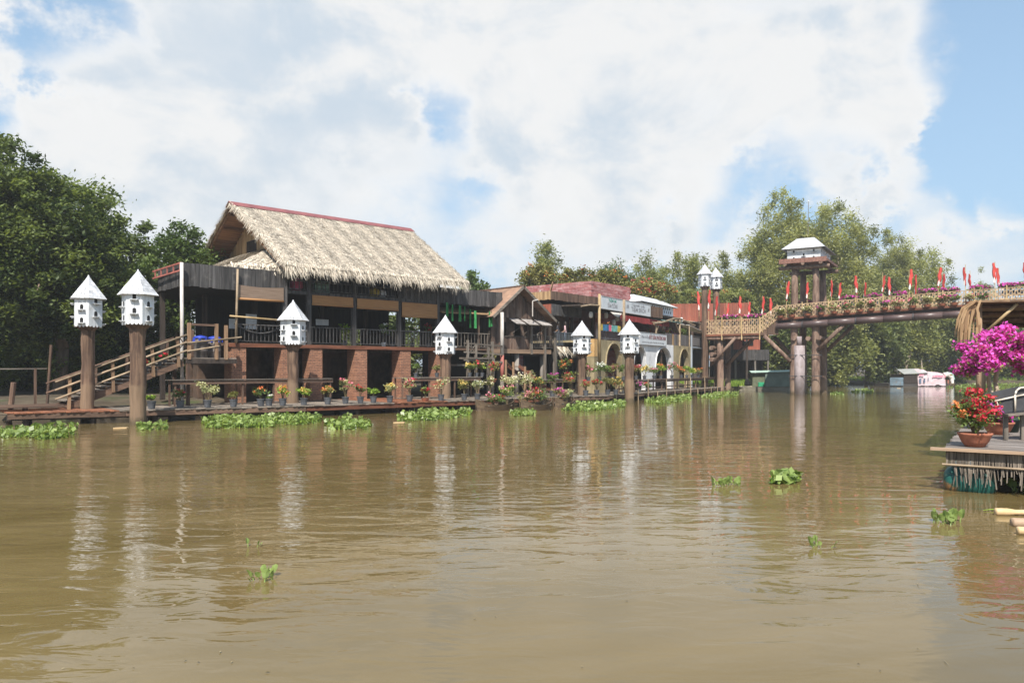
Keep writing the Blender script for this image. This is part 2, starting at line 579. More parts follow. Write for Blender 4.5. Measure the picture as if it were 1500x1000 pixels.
def leaf_quads(P, size, aspect=0.5, up=0.6, droop=0.0):
    n = len(P)
    N = RNG.normal(size=(n, 3))
    N[:, 2] = np.abs(N[:, 2]) + up
    N = nrm(N)
    T = RNG.normal(size=(n, 3))
    T[:, 2] -= droop
    T = nrm(T - N * np.sum(T * N, axis=1, keepdims=True))
    B = np.cross(N, T)
    s = (size * RNG.uniform(.65, 1.35, n))[:, None]
    return np.stack([P - T * s, P + B * s * aspect, P + T * s, P - B * s * aspect], axis=1)


def clump_points(C, rad, per, flat=0.75, val=None, shell=True):
    """C (k,3) clump centres; points fill each clump, denser to the outside; returns points and rnd"""
    k = len(C)
    idx = np.repeat(np.arange(k), per)
    n = len(idx)
    D = nrm(RNG.normal(size=(n, 3)))
    rr = RNG.uniform(0, 1, n) ** (0.5 if shell else 0.8)
    rr = rr * (1 + .35 * RNG.normal(size=n).clip(-1, 1.6))
    P = D * (rr * rad[idx])[:, None]
    P[:, 2] *= flat
    base = RNG.uniform(.15, .85, k) if val is None else val
    r = base[idx] + RNG.normal(size=n) * .16
    return P + C[idx], r


class Frame:
    """a line on the bank: local x along it, local y back from the river"""
    def __init__(s, ox, oy, deg):
        a = R(deg)
        s.o, s.a = (ox, oy), a
        s.u, s.v = (math.cos(a), math.sin(a)), (-math.sin(a), math.cos(a))

    def Y(s, px, d=0.0):
        return s.o[1] + s.v[1] * d + s.u[1] * s.L(px, d)

    def L(s, px, d=0.0):
        k = (px - 750) / FPX
        ox, oy = s.o[0] + s.v[0] * d, s.o[1] + s.v[1] * d
        return (k * oy - ox) / (s.u[0] - k * s.u[1])

    def z(s, px, py, d=0.0):
        return CAMZ + (HOR - py) / FPX * s.Y(px, d)

    def w(s, L, d, z=0.0):
        return Vector((s.o[0] + s.u[0] * L + s.v[0] * d, s.o[1] + s.u[1] * L + s.v[1] * d, z))

    def thing(s, name, label, cat, group=None):
        return thing(name, label, cat, (s.o[0], s.o[1], 0), s.a, group)

    def loc(s, p):
        dx, dy = p[0] - s.o[0], p[1] - s.o[1]
        return dx * s.u[0] + dy * s.u[1], dx * s.v[0] + dy * s.v[1]


def gnd(px, py, z=0.0):
    Y = (CAMZ - z) * FPX / (py - HOR)
    return Vector(((px - 750) / FPX * Y, Y, z))


def at(px, py, Y):
    return Vector(((px - 750) / FPX * Y, Y, CAMZ + (HOR - py) / FPX * Y))


F = Frame(-9.7, 38, 42)          # thatched restaurant and plank hut
K = Frame(2.64, 51, 51)          # bar building at the bend
G = Frame(5.3, 48.9, 58)         # arched wall
B = Frame(23.3, 62.1, -32)       # footbridge

# ================================================================== setting: river and bank
def water_material():
    m = bpy.data.materials.new('muddy_water')
    m.use_nodes = True
    m.node_tree.nodes.clear()
    t = NT(m.node_tree)
    out = t.node('ShaderNodeOutputMaterial')
    p = t.node('ShaderNodeBsdfPrincipled')
    t.link(p.outputs[0], out.inputs[0])
    geo = t.node('ShaderNodeNewGeometry')
    pos = geo.outputs['Position']
    # silt drifts in long lazy streaks
    n = t.noise(t.scaled(pos, (.09, .22, 1)), 1.0, 7, .62, 1.6)
    col = t.mix(t.rng(n, .35, .7), c4((.122, .087, .033)), c4((.164, .120, .053)))
    t.link(col, p.inputs['Base Color'])
    p.inputs['Roughness'].default_value = 0.02
    p.inputs['IOR'].default_value = 1.333
    p.inputs['Specular IOR Level'].default_value = 0.5
    # ripples: breeze patches ruffle the middle of the river, the near water lies smooth
    patch = t.rng(t.noise(t.scaled(pos, (.035, .06, 1), (5, 2, 0)), 1.0, 3, .5, .4), .38, .62, .42, 1.0)
    swell = t.noise(t.scaled(pos, (.55, 1.0, 1)), 1.0, 2, .5, .4)
    rip = t.noise(t.scaled(pos, (1.15, 2.7, 1)), 1.0, 3, .5, .7)
    cap = t.noise(t.scaled(pos, (5.0, 9.0, 1)), 1.0, 2, .5, .2)
    h = t.math('ADD', t.math('MULTIPLY', swell, .018), t.math('MULTIPLY', t.math('MULTIPLY', rip, patch), .0195))
    h = t.math('ADD', h, t.math('MULTIPLY', t.math('MULTIPLY', cap, patch), .0015))
    b = t.node('ShaderNodeBump')
    b.inputs['Strength'].default_value = 1.0
    b.inputs['Distance'].default_value = 1.0
    t.link(h, b.inputs['Height'])
    t.link(b.outputs[0], p.inputs['Normal'])
    return m


wm = MB()
wm.add([(-700, -200, 0), (900, -200, 0), (900, 1500, 0), (-700, 1500, 0)], [(0, 1, 2, 3)])
wo = wm.build('river_water', water_material())
tag(wo, 'wide muddy brown river with gentle ripples', 'river', kind='structure')

soil = M('bank_soil', (.10, .078, .052), (.05, .038, .025), (.8, .8, .8), rough=.95, bump=.4, bdist=.05, rnd=0, stain=((.055, .075, .025), .35, .9))


def build_bank():
    line = [F.w(-90, 2.0), F.w(-40, 1.5), F.w(-14, 1.2), F.w(0, 1.0), F.w(14, 1.0), G.w(0, 1.0), G.w(14, 1.0), G.w(26, .8), Vector((27.0, 84, 0)),
            Vector((34, 93, 0)), Vector((45, 99, 0)), Vector((62, 103, 0)), Vector((95, 106, 0)), Vector((220, 110, 0)), Vector((600, 130, 0))]
    # denser samples along the line
    pts = []
    for i in range(len(line) - 1):
        for k in range(6):
            pts.append(line[i].lerp(line[i + 1], k / 6))
    pts.append(line[-1])
    rows = [(0, -.6), (.5, .15), (1.4, .42), (4, .7), (12, .9), (40, 1.1), (160, 1.5), (900, 3)]
    vs, fs = [], []
    nr = len(rows)
    for i, p in enumerate(pts):
        a = pts[max(i - 3, 0)]
        b = pts[min(i + 3, len(pts) - 1)]
        tn = (b - a).normalized()
        nn = Vector((-tn.y, tn.x, 0))
        for j, (off, z) in enumerate(rows):
            if off > 30:
                nn2 = (nn + Vector((-.25, 1.0, 0)) * 1.2).normalized()
                q = p + nn2 * off
            else:
                q = p + nn * (off + (random.uniform(-.25, .25) if j else 0))
            vs.append((q.x, q.y, z + (random.uniform(-.06, .06) if 0 < j < 5 else 0)))
    for i in range(len(pts) - 1):
        for j in range(nr - 1):
            a = i * nr + j
            fs.append((a, a + nr, a + nr + 1, a + 1))
    m = MB()
    m.add(vs, fs, .5)
    o = m.build('bank_ground', soil, smooth=True)
    tag(o, 'earth and grass river bank behind the stilt buildings', 'river bank', kind='structure')


build_bank()

# ================================================================== timber dock along the bank
DF = [(-13.6, -2.3), (-9.9, -3.2), (-3, -4.5), (7.2, -5.0), (9.2, -4.5), (13.0, -4.6), (16.4, -5.1)]
DZ = .5


def dfront(L):
    for (a, da), (b, db) in zip(DF, DF[1:]):
        if L <= b:
            return da + (db - da) * max(0, (L - a)) / (b - a)
    return DF[-1][1]


def dock_L(px, inset):
    """where a pixel column crosses the dock, a given distance in from its front edge"""
    L = 0.0
    for _ in range(12):
        L = F.L(px, dfront(L) + inset)
    return L


def build_dock():
    t = F.thing('timber_dock', 'low weathered timber dock running along the bank below the thatched house', 'dock')
    pk, pr = MB(), MB()
    L = -13.6
    while L < 16.4:
        w = random.uniform(.16, .22)
        m = pr if (L < -10.2 or 1.2 < L < 4.2) else pk
        f = dfront(L + w / 2) + random.uniform(-.04, .03)
        h = random.uniform(-.012, .008)
        m.box(L, L + w - .012, f, .7, DZ - .045 + h, DZ + h)
        L += w
    tag(pk.build('plank_deck', deckwood, t), kind='stuff')
    tag(pr.build('red_plank_deck', deckred, t), kind='stuff')
    for (a, da), (b, db) in zip(DF, DF[1:]):
        one('fascia_board', redwood if random.random() < .5 else brownwood_x, t, 'bar', (a + .01, da + .06, DZ - .15), (b - .01, db + .06, DZ - .15), .05, .19)
        one('beam', darkwood, t, 'bar', (a + .01, da + .35, DZ - .20), (b - .01, db + .35, DZ - .20), .12, .22)
    L = -13
    while L < 16.2:
        f = dfront(L)
        one('pile', darkwood, t, 'cyl', (L, f + .3, -.8), (L, f + .3, DZ - .06), .11, n=8)
        one('pile', darkwood, t, 'cyl', (L + .4, f + 2.2, -.8), (L + .4, f + 2.2, DZ - .06), .11, n=8)
        L += 2.1
    # dark oil drums that float the dock
    for L in (-8.2, -5.2, -1.3, 2.4, 5.6):
        one('float_drum', M('drum_black', (.035, .035, .038), rough=.6, rnd=.3), t, 'cyl', (L, dfront(L) + .55, .1), (L + .9, dfront(L) + .5, .1), .26, n=14, smooth=False)
    t2 = G.thing('timber_dock', 'narrow timber dock on thin stakes before the arched wall', 'dock')
    pk = MB()
    L = -2.4
    while L < 22.4:
        w = random.uniform(.16, .22)
        pk.box(L, L + w - .012, -2.25 + random.uniform(-.04, .04), .4, DZ - .05, DZ - .004 + random.uniform(-.01, .01))
        L += w
    tag(pk.build('plank_deck', deckwood, t2), kind='stuff')
    one('fascia_board', brownwood_x, t2, 'box', -2.3, 22.3, -2.2, -2.15, DZ - .22, DZ - .06)
    L = -1.6
    while L < 22.4:
        one('stake', bamboo_old, t2, 'cyl', (L, -2.34, -.6), (L + .05, -2.3, DZ + random.choice((.05, .9))), .035, n=6)
        one('pile', darkwood, t2, 'cyl', (L + .5, -1.2, -.7), (L + .5, -1.2, DZ - .06), .1, n=8)
        L += 1.75


build_dock()


def plank_table(name, label, fr, L0, L1, d0, d1, ztop, zfoot, n, mat=greywood_x, rail=False):
    t = fr.thing(name, label, 'table')
    k = 4
    w = (d1 - d0) / k
    for i in range(k):
        one('plank', mat, t, 'box', L0 + random.uniform(-.1, .1), L1 + random.uniform(-.1, .1), d0 + i * w, d0 + (i + 1) * w - .012, ztop - .035 + random.uniform(-.004, .004), ztop + random.uniform(-.004, .004))
    one('apron', brownwood_x, t, 'box', L0 + .05, L1 - .05, d0 + .05, d0 + .085, ztop - .2, ztop - .05)
    for i in range(n):
        x = L0 + .15 + (L1 - L0 - .3) * i / (n - 1)
        one('leg', brownwood, t, 'bar', (x, d0 + .13, zfoot), (x + random.uniform(-.03, .03), d0 + .13, ztop - .04), .07)
        one('leg', brownwood, t, 'bar', (x, d1 - .1, zfoot), (x, d1 - .1, ztop - .04), .07)
    if rail:
        one('stretcher', brownwood_x, t, 'box', L0, L1, d0 + .17, d0 + .2, zfoot + .25, zfoot + .32)
    return t


plank_table('plank_table', 'long empty plank table in front of the first brick piers', F, F.L(252, -1.9), F.L(490, -1.9), -1.9, -1.0, 1.63, DZ, 6)
plank_table('plank_table', 'long plank table bearing pots beside the wooden steps', F, F.L(588, -2.2), F.L(706, -2.2), -2.2, -1.3, 1.64, DZ, 4)
plank_table('plank_table', 'short plank shelf with an orange plant before the hut stilts', F, F.L(792, -2.4), F.L(858, -2.4), -2.4, -1.7, 1.45, DZ, 3, rail=True)
plank_table('plank_table', 'long flower shelf in front of the arched wall', G, 0.6, 21.5, -1.6, -.7, 1.34, DZ, 9, brownwood_x, rail=True)

# ================================================================== thatched restaurant
def railing(parent, L0, L1, d, z0, z1, mat, step=.17, bw=.035, posts=True, top=.06):
    r = one('railing', mat, parent, 'box', L0, L1, d - top / 2, d + top / 2, z1 - .05, z1)
    one('bottom_rail', mat, r, 'box', L0, L1, d - .025, d + .025, z0 + .08, z0 + .12)
    n = max(1, int((L1 - L0) / step))
    bm = MB()
    bm.box(-bw / 2, bw / 2, -.016, .016, z0 + .12, z1 - .05, .5)
    me = bm.mesh('baluster', mat)
    for i in range(n):
        put('baluster', me, r, (L0 + (i + .5) * (L1 - L0) / n, d, 0))
    return r


def board_band(name, mat, parent, p, q, z0, z1, w=.2, thick=.03):
    """upright boards between two local points"""
    p, q = Vector(p).to_2d(), Vector(q).to_2d()
    ln = (q - p).length
    a = (q - p) / ln
    nn = Vector((-a.y, a.x))
    m = MB()
    x = 0.0
    while x < ln - .02:
        ww = min(random.uniform(.8, 1.15) * w, ln - x)
        o = random.uniform(-.008, .008)
        s, e = p + a * x + nn * o, p + a * (x + ww - .008) + nn * o
        th = nn * thick
        za, zb = z0 + random.uniform(-.03, .03), z1 + random.uniform(-.015, .015)
        m.add([(s.x, s.y, za), (e.x, e.y, za), (e.x + th.x, e.y + th.y, za), (s.x + th.x, s.y + th.y, za),
               (s.x, s.y, zb), (e.x, e.y, zb), (e.x + th.x, e.y + th.y, zb), (s.x + th.x, s.y + th.y, zb)],
              [(0, 3, 2, 1), (4, 5, 6, 7), (0, 1, 5, 4), (1, 2, 6, 5), (2, 3, 7, 6), (3, 0, 4, 7)])
        x += ww
    return m.build(name, mat, parent, kind='stuff')


def thatch_strips(a, b, c, d, n, length, width, lift=.03):
    """strips lying down the slope of the quad a-b (top edge) to d-c (eave)"""
    a, b, c, d = [np.array(x, float) for x in (a, b, c, d)]
    s, t = RNG.uniform(0, 1, n), RNG.uniform(.045, 1.0, n)
    top = a + (b - a) * s[:, None]
    bot = d + (c - d) * s[:, None]
    P = top + (bot - top) * t[:, None]
    dn = nrm(bot - top)
    ac = nrm((b - a)[None, :].repeat(n, 0))
    N = np.cross(ac, dn)
    N *= np.sign(N[:, 2:3])
    dr = nrm(dn + ac * RNG.normal(size=(n, 1)) * .28 + N * RNG.uniform(.0, .17, (n, 1)))
    side = nrm(np.cross(N, dr)) * (width * RNG.uniform(.5, 1.4, n))[:, None]
    ln = (length * RNG.uniform(.5, 1.3, n))[:, None]
    o = N * RNG.uniform(0, lift, (n, 1))
    A = P - dr * ln * .5 + o
    E_ = P + dr * ln * .5 + o + N * .012
    return np.stack([A - side, A + side, E_ + side * .25, E_ - side * .25], axis=1), RNG.uniform(0, 1, n) * .75 + .25 * (np.sin(s * 60) * .5 + .5)


def fringe(a, b, n, length, width, out, hang=1.0):
    """drooping leaf tips along the eave a-b"""
    a, b, out = np.array(a, float), np.array(b, float), np.array(out, float)
    s = RNG.uniform(0, 1, n)
    P = a + (b - a) * s[:, None] + RNG.normal(size=(n, 3)) * .04
    ac = nrm((b - a)[None, :].repeat(n, 0))
    lump = .65 + .5 * (np.sin(s * 37) * .3 + np.sin(s * 91 + 1) * .35 + .5)
    ln = (length * lump * RNG.uniform(.45, 1.25, n))[:, None]
    dr = nrm(out[None, :] * RNG.uniform(.15, .9, (n, 1)) + ac * RNG.normal(size=(n, 1)) * .22 + np.array([0, 0, -1.0]) * hang)
    side = ac * (width * RNG.uniform(.5, 1.4, n))[:, None]
    E_ = P + dr * ln
    P = P - dr * .12
    return np.stack([P - side, P + side, E_ + side * .12, E_ - side * .12], axis=1), RNG.uniform(0, .9, n)


def build_restaurant():
    t = F.thing('thatched_restaurant', 'big stilt restaurant with pale thatched roof and orange brick piers', 'house')
    fz = 3.3
    # brick piers; the second row has the underfloor gloom put into its colour
    pl = [(-4.58, -3.88), (-2.12, -1.42), (-.62, .05), (1.93, 2.64), (4.72, 5.41), (7.2, 7.85)]
    for (a, b) in pl:
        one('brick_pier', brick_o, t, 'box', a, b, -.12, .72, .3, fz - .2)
        one('rear_pier', M('gloom_masonry', (.12, .075, .05), (.06, .04, .028), (2, 2, 2), rough=.95), t, 'box', a, b, 4.2, 4.9, .3, fz - .2)
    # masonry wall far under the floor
    one('rear_wall', M('gloom_masonry', (.12, .075, .05), (.06, .04, .028), (2, 2, 2), rough=.95), t, 'box', -4.6, 8.2, 5.6, 5.8, .3, fz - .2)
    one('door_frame', M('gloom_masonry', (.1, .06, .04)), t, 'box', 2.9, 3.0, .4, .6, .5, fz - .22)
    # floors
    one('floor', brownwood_x, t, 'box', -4.75, 11.3, -.1, 7.5, fz - .12, fz)
    one('edge_beam', redwood, t, 'box', -4.7, 8.0, -.17, -.102, fz - .19, fz - .015)
    one('joist', darkwood, t, 'box', -4.7, 8.0, .9, 1.1, fz - .34, fz - .122)
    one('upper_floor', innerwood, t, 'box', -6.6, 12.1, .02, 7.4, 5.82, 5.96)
    # columns
    for L, zt in ((-1.91, 6.95), (-.64, 6.95), (1.91, 6.95), (4.7, 6.95), (7.33, 6.95)):
        one('column', charcoal, t, 'box', L - .1, L + .1, -.1, .1, fz, zt)
        one('column', darkwood, t, 'box', L - .1, L + .1, 3.4, 3.6, fz, 5.8)
    for L in (-4.5, -6.5, 9.6):
        one('column', darkwood, t, 'box', L - .1, L + .1, 3.4, 3.6, .6 if L < -5 else fz, 5.8)
    one('wall_plate', charcoal, t, 'box', -2.0, 7.5, -.08, .08, 6.95, 7.1)
    # lower balustrade: dark rails with balusters bay by bay
    for a, b in ((-4.4, -2.02), (-1.8, -.75), (-.53, 1.8), (2.02, 4.59), (4.81, 7.22)):
        railing(t, a, b, 0, fz, 4.2, charcoal, .19)
    # sagging curved rail on the left bay
    m = MB()
    m.path([(-4.3 + 2.25 * k / 10, -.06, 4.12 - .34 * math.sin(math.pi * k / 10) - .0 * k) for k in range(11)], .035, n=6)
    m.build('curved_rail', charcoal, t)
    # upper storey
    for a, b in ((-1.8, -.75), (-.53, 1.8), (2.02, 4.59)):
        railing(t, a, b, 0, 5.93, 6.48, charcoal, .22)
    one('edge_beam', charcoal, t, 'box', -1.8, 7.22, -.05, .018, 5.78, 5.95)
    board_band('board_panel', charcoal, t, (4.81, -.02), (7.23, -.02), 5.72, 6.93, .17)
    board_band('board_parapet', charcoal, t, (-6.74, -.06), (-2.02, -.06), 5.78, 6.82, .19)
    board_band('board_parapet', charcoal, t, (7.44, -.06), (12.22, -.06), 5.84, 6.76, .19)
    board_band('board_parapet', charcoal, t, (-6.74, 3.4), (-6.74, -.02), 5.78, 6.82, .19)
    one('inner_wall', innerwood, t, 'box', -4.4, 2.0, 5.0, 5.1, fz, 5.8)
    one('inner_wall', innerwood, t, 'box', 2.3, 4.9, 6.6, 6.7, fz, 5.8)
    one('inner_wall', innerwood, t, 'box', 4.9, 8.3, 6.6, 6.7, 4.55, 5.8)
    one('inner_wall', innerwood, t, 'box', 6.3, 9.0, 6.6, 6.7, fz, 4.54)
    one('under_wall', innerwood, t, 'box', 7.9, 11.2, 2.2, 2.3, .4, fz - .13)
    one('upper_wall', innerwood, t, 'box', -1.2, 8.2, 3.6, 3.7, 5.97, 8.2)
    # bamboo roll blinds, each with its rolled bottom
    for a, b, zt, zb, mt in ((-4.34, -2.03, 6.02, 5.36, blindgrey), (-.52, 1.79, 5.78, 5.32, blindmat), (2.03, 4.58, 5.77, 5.28, blindmat), (4.82, 7.2, 5.74, 4.98, blindmat)):
        m = MB()
        n = 14
        vs, fs = [], []
        for k in range(n + 1):
            x = a + (b - a) * k / n
            sag = -.06 * math.sin(math.pi * k / n) if mt is blindgrey else 0
            vs += [(x, -.16, zb), (x, -.16, zt + sag), (x, -.135, zt + sag), (x, -.135, zb)]
        for k in range(n):
            q = 4 * k
            fs += [(q, q + 4, q + 5, q + 1), (q + 1, q + 5, q + 6, q + 2), (q + 2, q + 6, q + 7, q + 3), (q + 3, q + 7, q + 4, q)]
        m.add(vs, fs, .5)
        bl = m.build('bamboo_blind', mt, t)
        one('roll', blindmat, bl, 'cyl', (a, -.15, zb), (b, -.15, zb), .055, n=10, smooth=True)
    one('bamboo_pole', bamboo_old, t, 'cyl', (-4.42, -.26, 3.3), (-4.34, -.26, 6.72), .065, .05, n=8, smooth=True)
    one('bamboo_crossbar', bamboo, t, 'cyl', (-4.75, -.36, 4.52), (-2.0, -.3, 4.42), .045, n=8, smooth=True)
    p = one('pole', pvcwhite, t, 'cyl', (-6.86, -.35, .5), (-6.86, -.3, 6.78), .075, n=10, smooth=True)
    m = MB()
    for z in (6.78, 6.45):
        m.bar((-6.86, -.2, z), (-6.95, 3.4, z - .05), .07)
    for k in range(5):
        m.bar((-6.87 - .02 * k, -.1 + .8 * k, 6.42), (-6.87 - .02 * k, -.1 + .8 * k, 6.78), .05)
    m.build('red_rail', polered, t)

    # ---- roof
    e0, e1, ze = -2.4, 8.6, 6.98
    r1, zr, dr = 9.35, 11.05, 5.7
    dr_e, db = -1.2, 12.6
    A, Bq, Cq, Dq = (e0, dr, zr), (r1, dr, zr), (e1, dr_e, ze), (e0, dr_e, ze)
    A2, B2, C2, D2 = (e0, dr, zr), (r1, dr, zr), (e1, db, ze), (e0, db, ze)
    roof = MB()
    roof.poly([Dq, Cq, Bq, A], .14, .5)
    roof = roof.build('thatch_roof', thatch_base, t)
    back = MB()
    back.poly([A2, B2, C2, D2], .14, .5)
    back = back.build('thatch_roof', thatch_base, t)
    q, r = thatch_strips(A, Bq, Cq, Dq, 27000, .46, .023, .06)
    q2, r2 = fringe((e0, dr_e, ze), (e1, dr_e, ze), 1500, .60, .02, (0, -1, 0))
    q3, r3 = fringe(A, Dq, 330, .30, .022, (-1, -.4, 0), .9)
    q4, r4 = fringe(Bq, Cq, 330, .28, .022, (1, -.4, 0), .9)
    link(tag(bpy.data.objects.new('thatch_leaves', quads_mesh('thatch_leaves', np.concatenate([q, q2, q3, q4]), np.concatenate([r, r2, r3, r4]), thatch)), kind='stuff'), roof)
    q, r = thatch_strips(A2, B2, C2, D2, 4000, .6, .05, .06)
    q3, r3 = fringe(A2, D2, 420, .4, .035, (-1, .3, 0), .9)
    link(tag(bpy.data.objects.new('thatch_leaves', quads_mesh('thatch_leaves', np.concatenate([q, q3]), np.concatenate([r, r3]), thatch)), kind='stuff'), back)
    # red sheet folded over the ridge
    for sgn, ed in ((-1, dr_e), (1, db)):
        s = (zr - ze) / abs(ed - dr)
        w = .46
        m = MB()
        m.poly([(e0 - .05, dr + sgn * w, zr + .1 - s * w), (r1 + .05, dr + sgn * w, zr + .1 - s * w), (r1 + .05, dr, zr + .11), (e0 - .05, dr, zr + .11)] if sgn < 0 else
               [(e0 - .05, dr + .002, zr + .11), (r1 + .05, dr + .002, zr + .11), (r1 + .05, dr + w, zr + .1 - s * w), (e0 - .05, dr + w, zr + .1 - s * w)], .02, .5)
        m.build('ridge_sheet', ridgemat, t)
    # soffit: purlins and boards under the overhanging gable
    for k in range(7):
        f = .06 + k * .15
        z = zr - .22 - (zr - ze) * f
        for ed in (dr_e, db):
            y = dr + (ed - dr) * f
            one('purlin', soffitwood, t, 'box', e0 + .05, 8.4, y - .06, y + .06, z - .12, z)
    for ed in (dr_e, db):
        m = MB()
        m.poly([(e0 + .04, dr, zr - .17), (-1.0, dr, zr - .17), (-1.0, ed, ze - .17), (e0 + .04, ed, ze - .17)], .03)
        m.build('soffit_board', soffitwood, t)
        one('barge_rafter', soffitwood, t, 'bar', (e0 + .12, dr, zr - .3), (e0 + .12, ed, ze - .3), .1, .14)
    # boarded gable wall, set back under the overhang
    m = MB()
    y = -.4
    while y < 11.8:
        w = .24
        zt = zr - .35 - (zr - ze) * abs(y + w / 2 - dr) / (dr - dr_e)
        if zt > 6.95:
            m.box(-1.05, -1.0, y, y + w - .01, 6.9, zt)
        y += w
    m.build('gable_boards', tanwood, t, kind='stuff')
    one('gable_opening', darkwood, t, 'box', -1.075, -1.052, 5.3, 6.6, 8.2, 9.2)
    # small thatched skirt roof below the gable
    sk = [(-1.1, 8.2, 8.5), (-1.1, 2.6, 8.5), (-4.1, .9, 7.02), (-4.1, 9.2, 7.02)]
    up_ = lambda q: q if (Vector(q[1]) - Vector(q[0])).cross(Vector(q[2]) - Vector(q[1])).z > 0 else q[::-1]
    hip = [(-1.1, 2.6, 8.5), (-1.3, -.3, 7.02), (-4.1, .9, 7.02)]
    m = MB()
    m.poly(up_(sk), .12, .4)
    m.poly(up_(hip), .12, .4)
    s_o = m.build('skirt_roof', thatch_base, t)
    a1, b1 = thatch_strips(sk[0], sk[1], sk[2], sk[3], 2600, .5, .035, .07)
    a2, b2 = thatch_strips(hip[0], tuple(Vector(hip[0]) + (Vector(hip[1]) - Vector(hip[2])) * .02), hip[1], hip[2], 1900, .5, .035, .07)
    a3, b3 = fringe(hip[1], hip[2], 260, .45, .035, (-.3, -1, 0))
    a4, b4 = fringe(sk[2], sk[3], 300, .4, .035, (-1, 0, 0))
    link(tag(bpy.data.objects.new('thatch_leaves', quads_mesh('thatch_leaves', np.concatenate([a1, a2, a3, a4]), np.concatenate([b1, b2, b3, b4]), thatch)), kind='stuff'), s_o)
    # rain water hangs: covered passage between restaurant and hut
    m = MB()
    m.poly([(7.5, -.25, 5.33), (11.4, -.25, 5.36), (11.4, 3.2, 6.2), (7.5, 3.2, 6.2)], .05)
    m.build('passage_roof', tanwood, t)
    railing(t, 7.9, 11.2, 0, fz, 4.22, greywood, .24)
    one('passage_column', brownwood, t, 'box', 10.4, 10.52, .1, .22, fz, 5.3)
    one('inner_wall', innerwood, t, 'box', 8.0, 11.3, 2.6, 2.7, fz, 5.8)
    return t


build_restaurant()

# things in the gloom of the restaurant
for px, py, w, h, d, lab in ((368, 471, .55, .75, 2.2, 'white notice board standing behind the curved rail'), (430, 478, .7, .55, 2.6, 'white panel behind the pigeon house by the restaurant column'),
                              (472, 472, .75, .32, 2.4, 'small white sign hung inside the restaurant bay'), (340, 474, .32, .5, 3.0, 'narrow white paper on the dark inner wall')):
    L, z = F.L(px, d), F.z(px, py, d)
    t = thing('notice_board', lab, 'notice board', F.w(L, d, z - h / 2 if h > .6 else z - h / 2), F.a)
    one('panel', white, t, 'box', -w / 2, w / 2, -.015, .015, 0, h)
    one('support', darkwood, t, 'box', -.03, .03, .02, .05, 3.3 - (z - h / 2), h * .8)

# odds and ends on the upper floor of the restaurant
for px, lab, mt, prof in ((434, 'faded pink bundle on the upper restaurant floor', clothP, [(.2, 0), (.34, .2), (.3, .5), (.12, .66)]), (548, 'yellow gourd shaped jar on the upper restaurant floor', clothY, [(.16, 0), (.3, .18), (.28, .38), (.12, .5)]),
                          (560, 'pale round jar beside the yellow one on the upper floor', potwhite, [(.12, 0), (.24, .15), (.2, .32), (.1, .4)])):
    t = thing('storage_jar', lab, 'jar', F.w(F.L(px, .5), .5, 5.97), 0)
    one('body', mt, t, 'lathe', (0, 0, 0), prof, 14, smooth=True)
    one('lid', darkwood, t, 'lathe', (0, 0, prof[-1][1]), [(prof[-1][0], 0), (prof[-1][0] * .8, .04)], 12)
t = thing('crate_stack', 'stack of pale green crates on the upper restaurant floor', 'crates', F.w(F.L(470, .5), .5, 5.97), F.a)
for k in range(3):
    for i in range(2):
        one('crate', M('crate_green', (.20, .30, .24), (.13, .2, .16), (9, 9, 9), rnd=.4), t, 'box', -.42 + i * .42, -.03 + i * .42, -.2, .2, k * .2, k * .2 + .18)

# ================================================================== pigeon houses on posts
def arch_pts(w, h, n=6):
    pts = [(-w / 2, 0), (w / 2, 0)]
    for k in range(n + 1):
        th = math.pi * k / n
        pts.append((w / 2 * math.cos(th), h - w / 2 + w / 2 * math.sin(th)))
    return pts


def hole_mesh():
    m = MB()
    p = arch_pts(.125, .2)
    m.poly([(x, 0, z) for x, z in p], .012, .5)
    return m.mesh('nest_hole', black)


def perch_mesh():
    m = MB()
    m.box(-.16, .16, -.13, 0, -.03, -.005)
    m.box(-.10, -.07, -.09, 0, -.085, -.031)
    m.box(.07, .10, -.09, 0, -.085, -.031)
    return m.mesh('perch', white)


HOLE, PERCH = hole_mesh(), perch_mesh()


def hexring(rad, z, a0=0.0):
    return [(rad * math.cos(a0 + k * math.pi / 3), rad * math.sin(a0 + k * math.pi / 3), z) for k in range(6)]


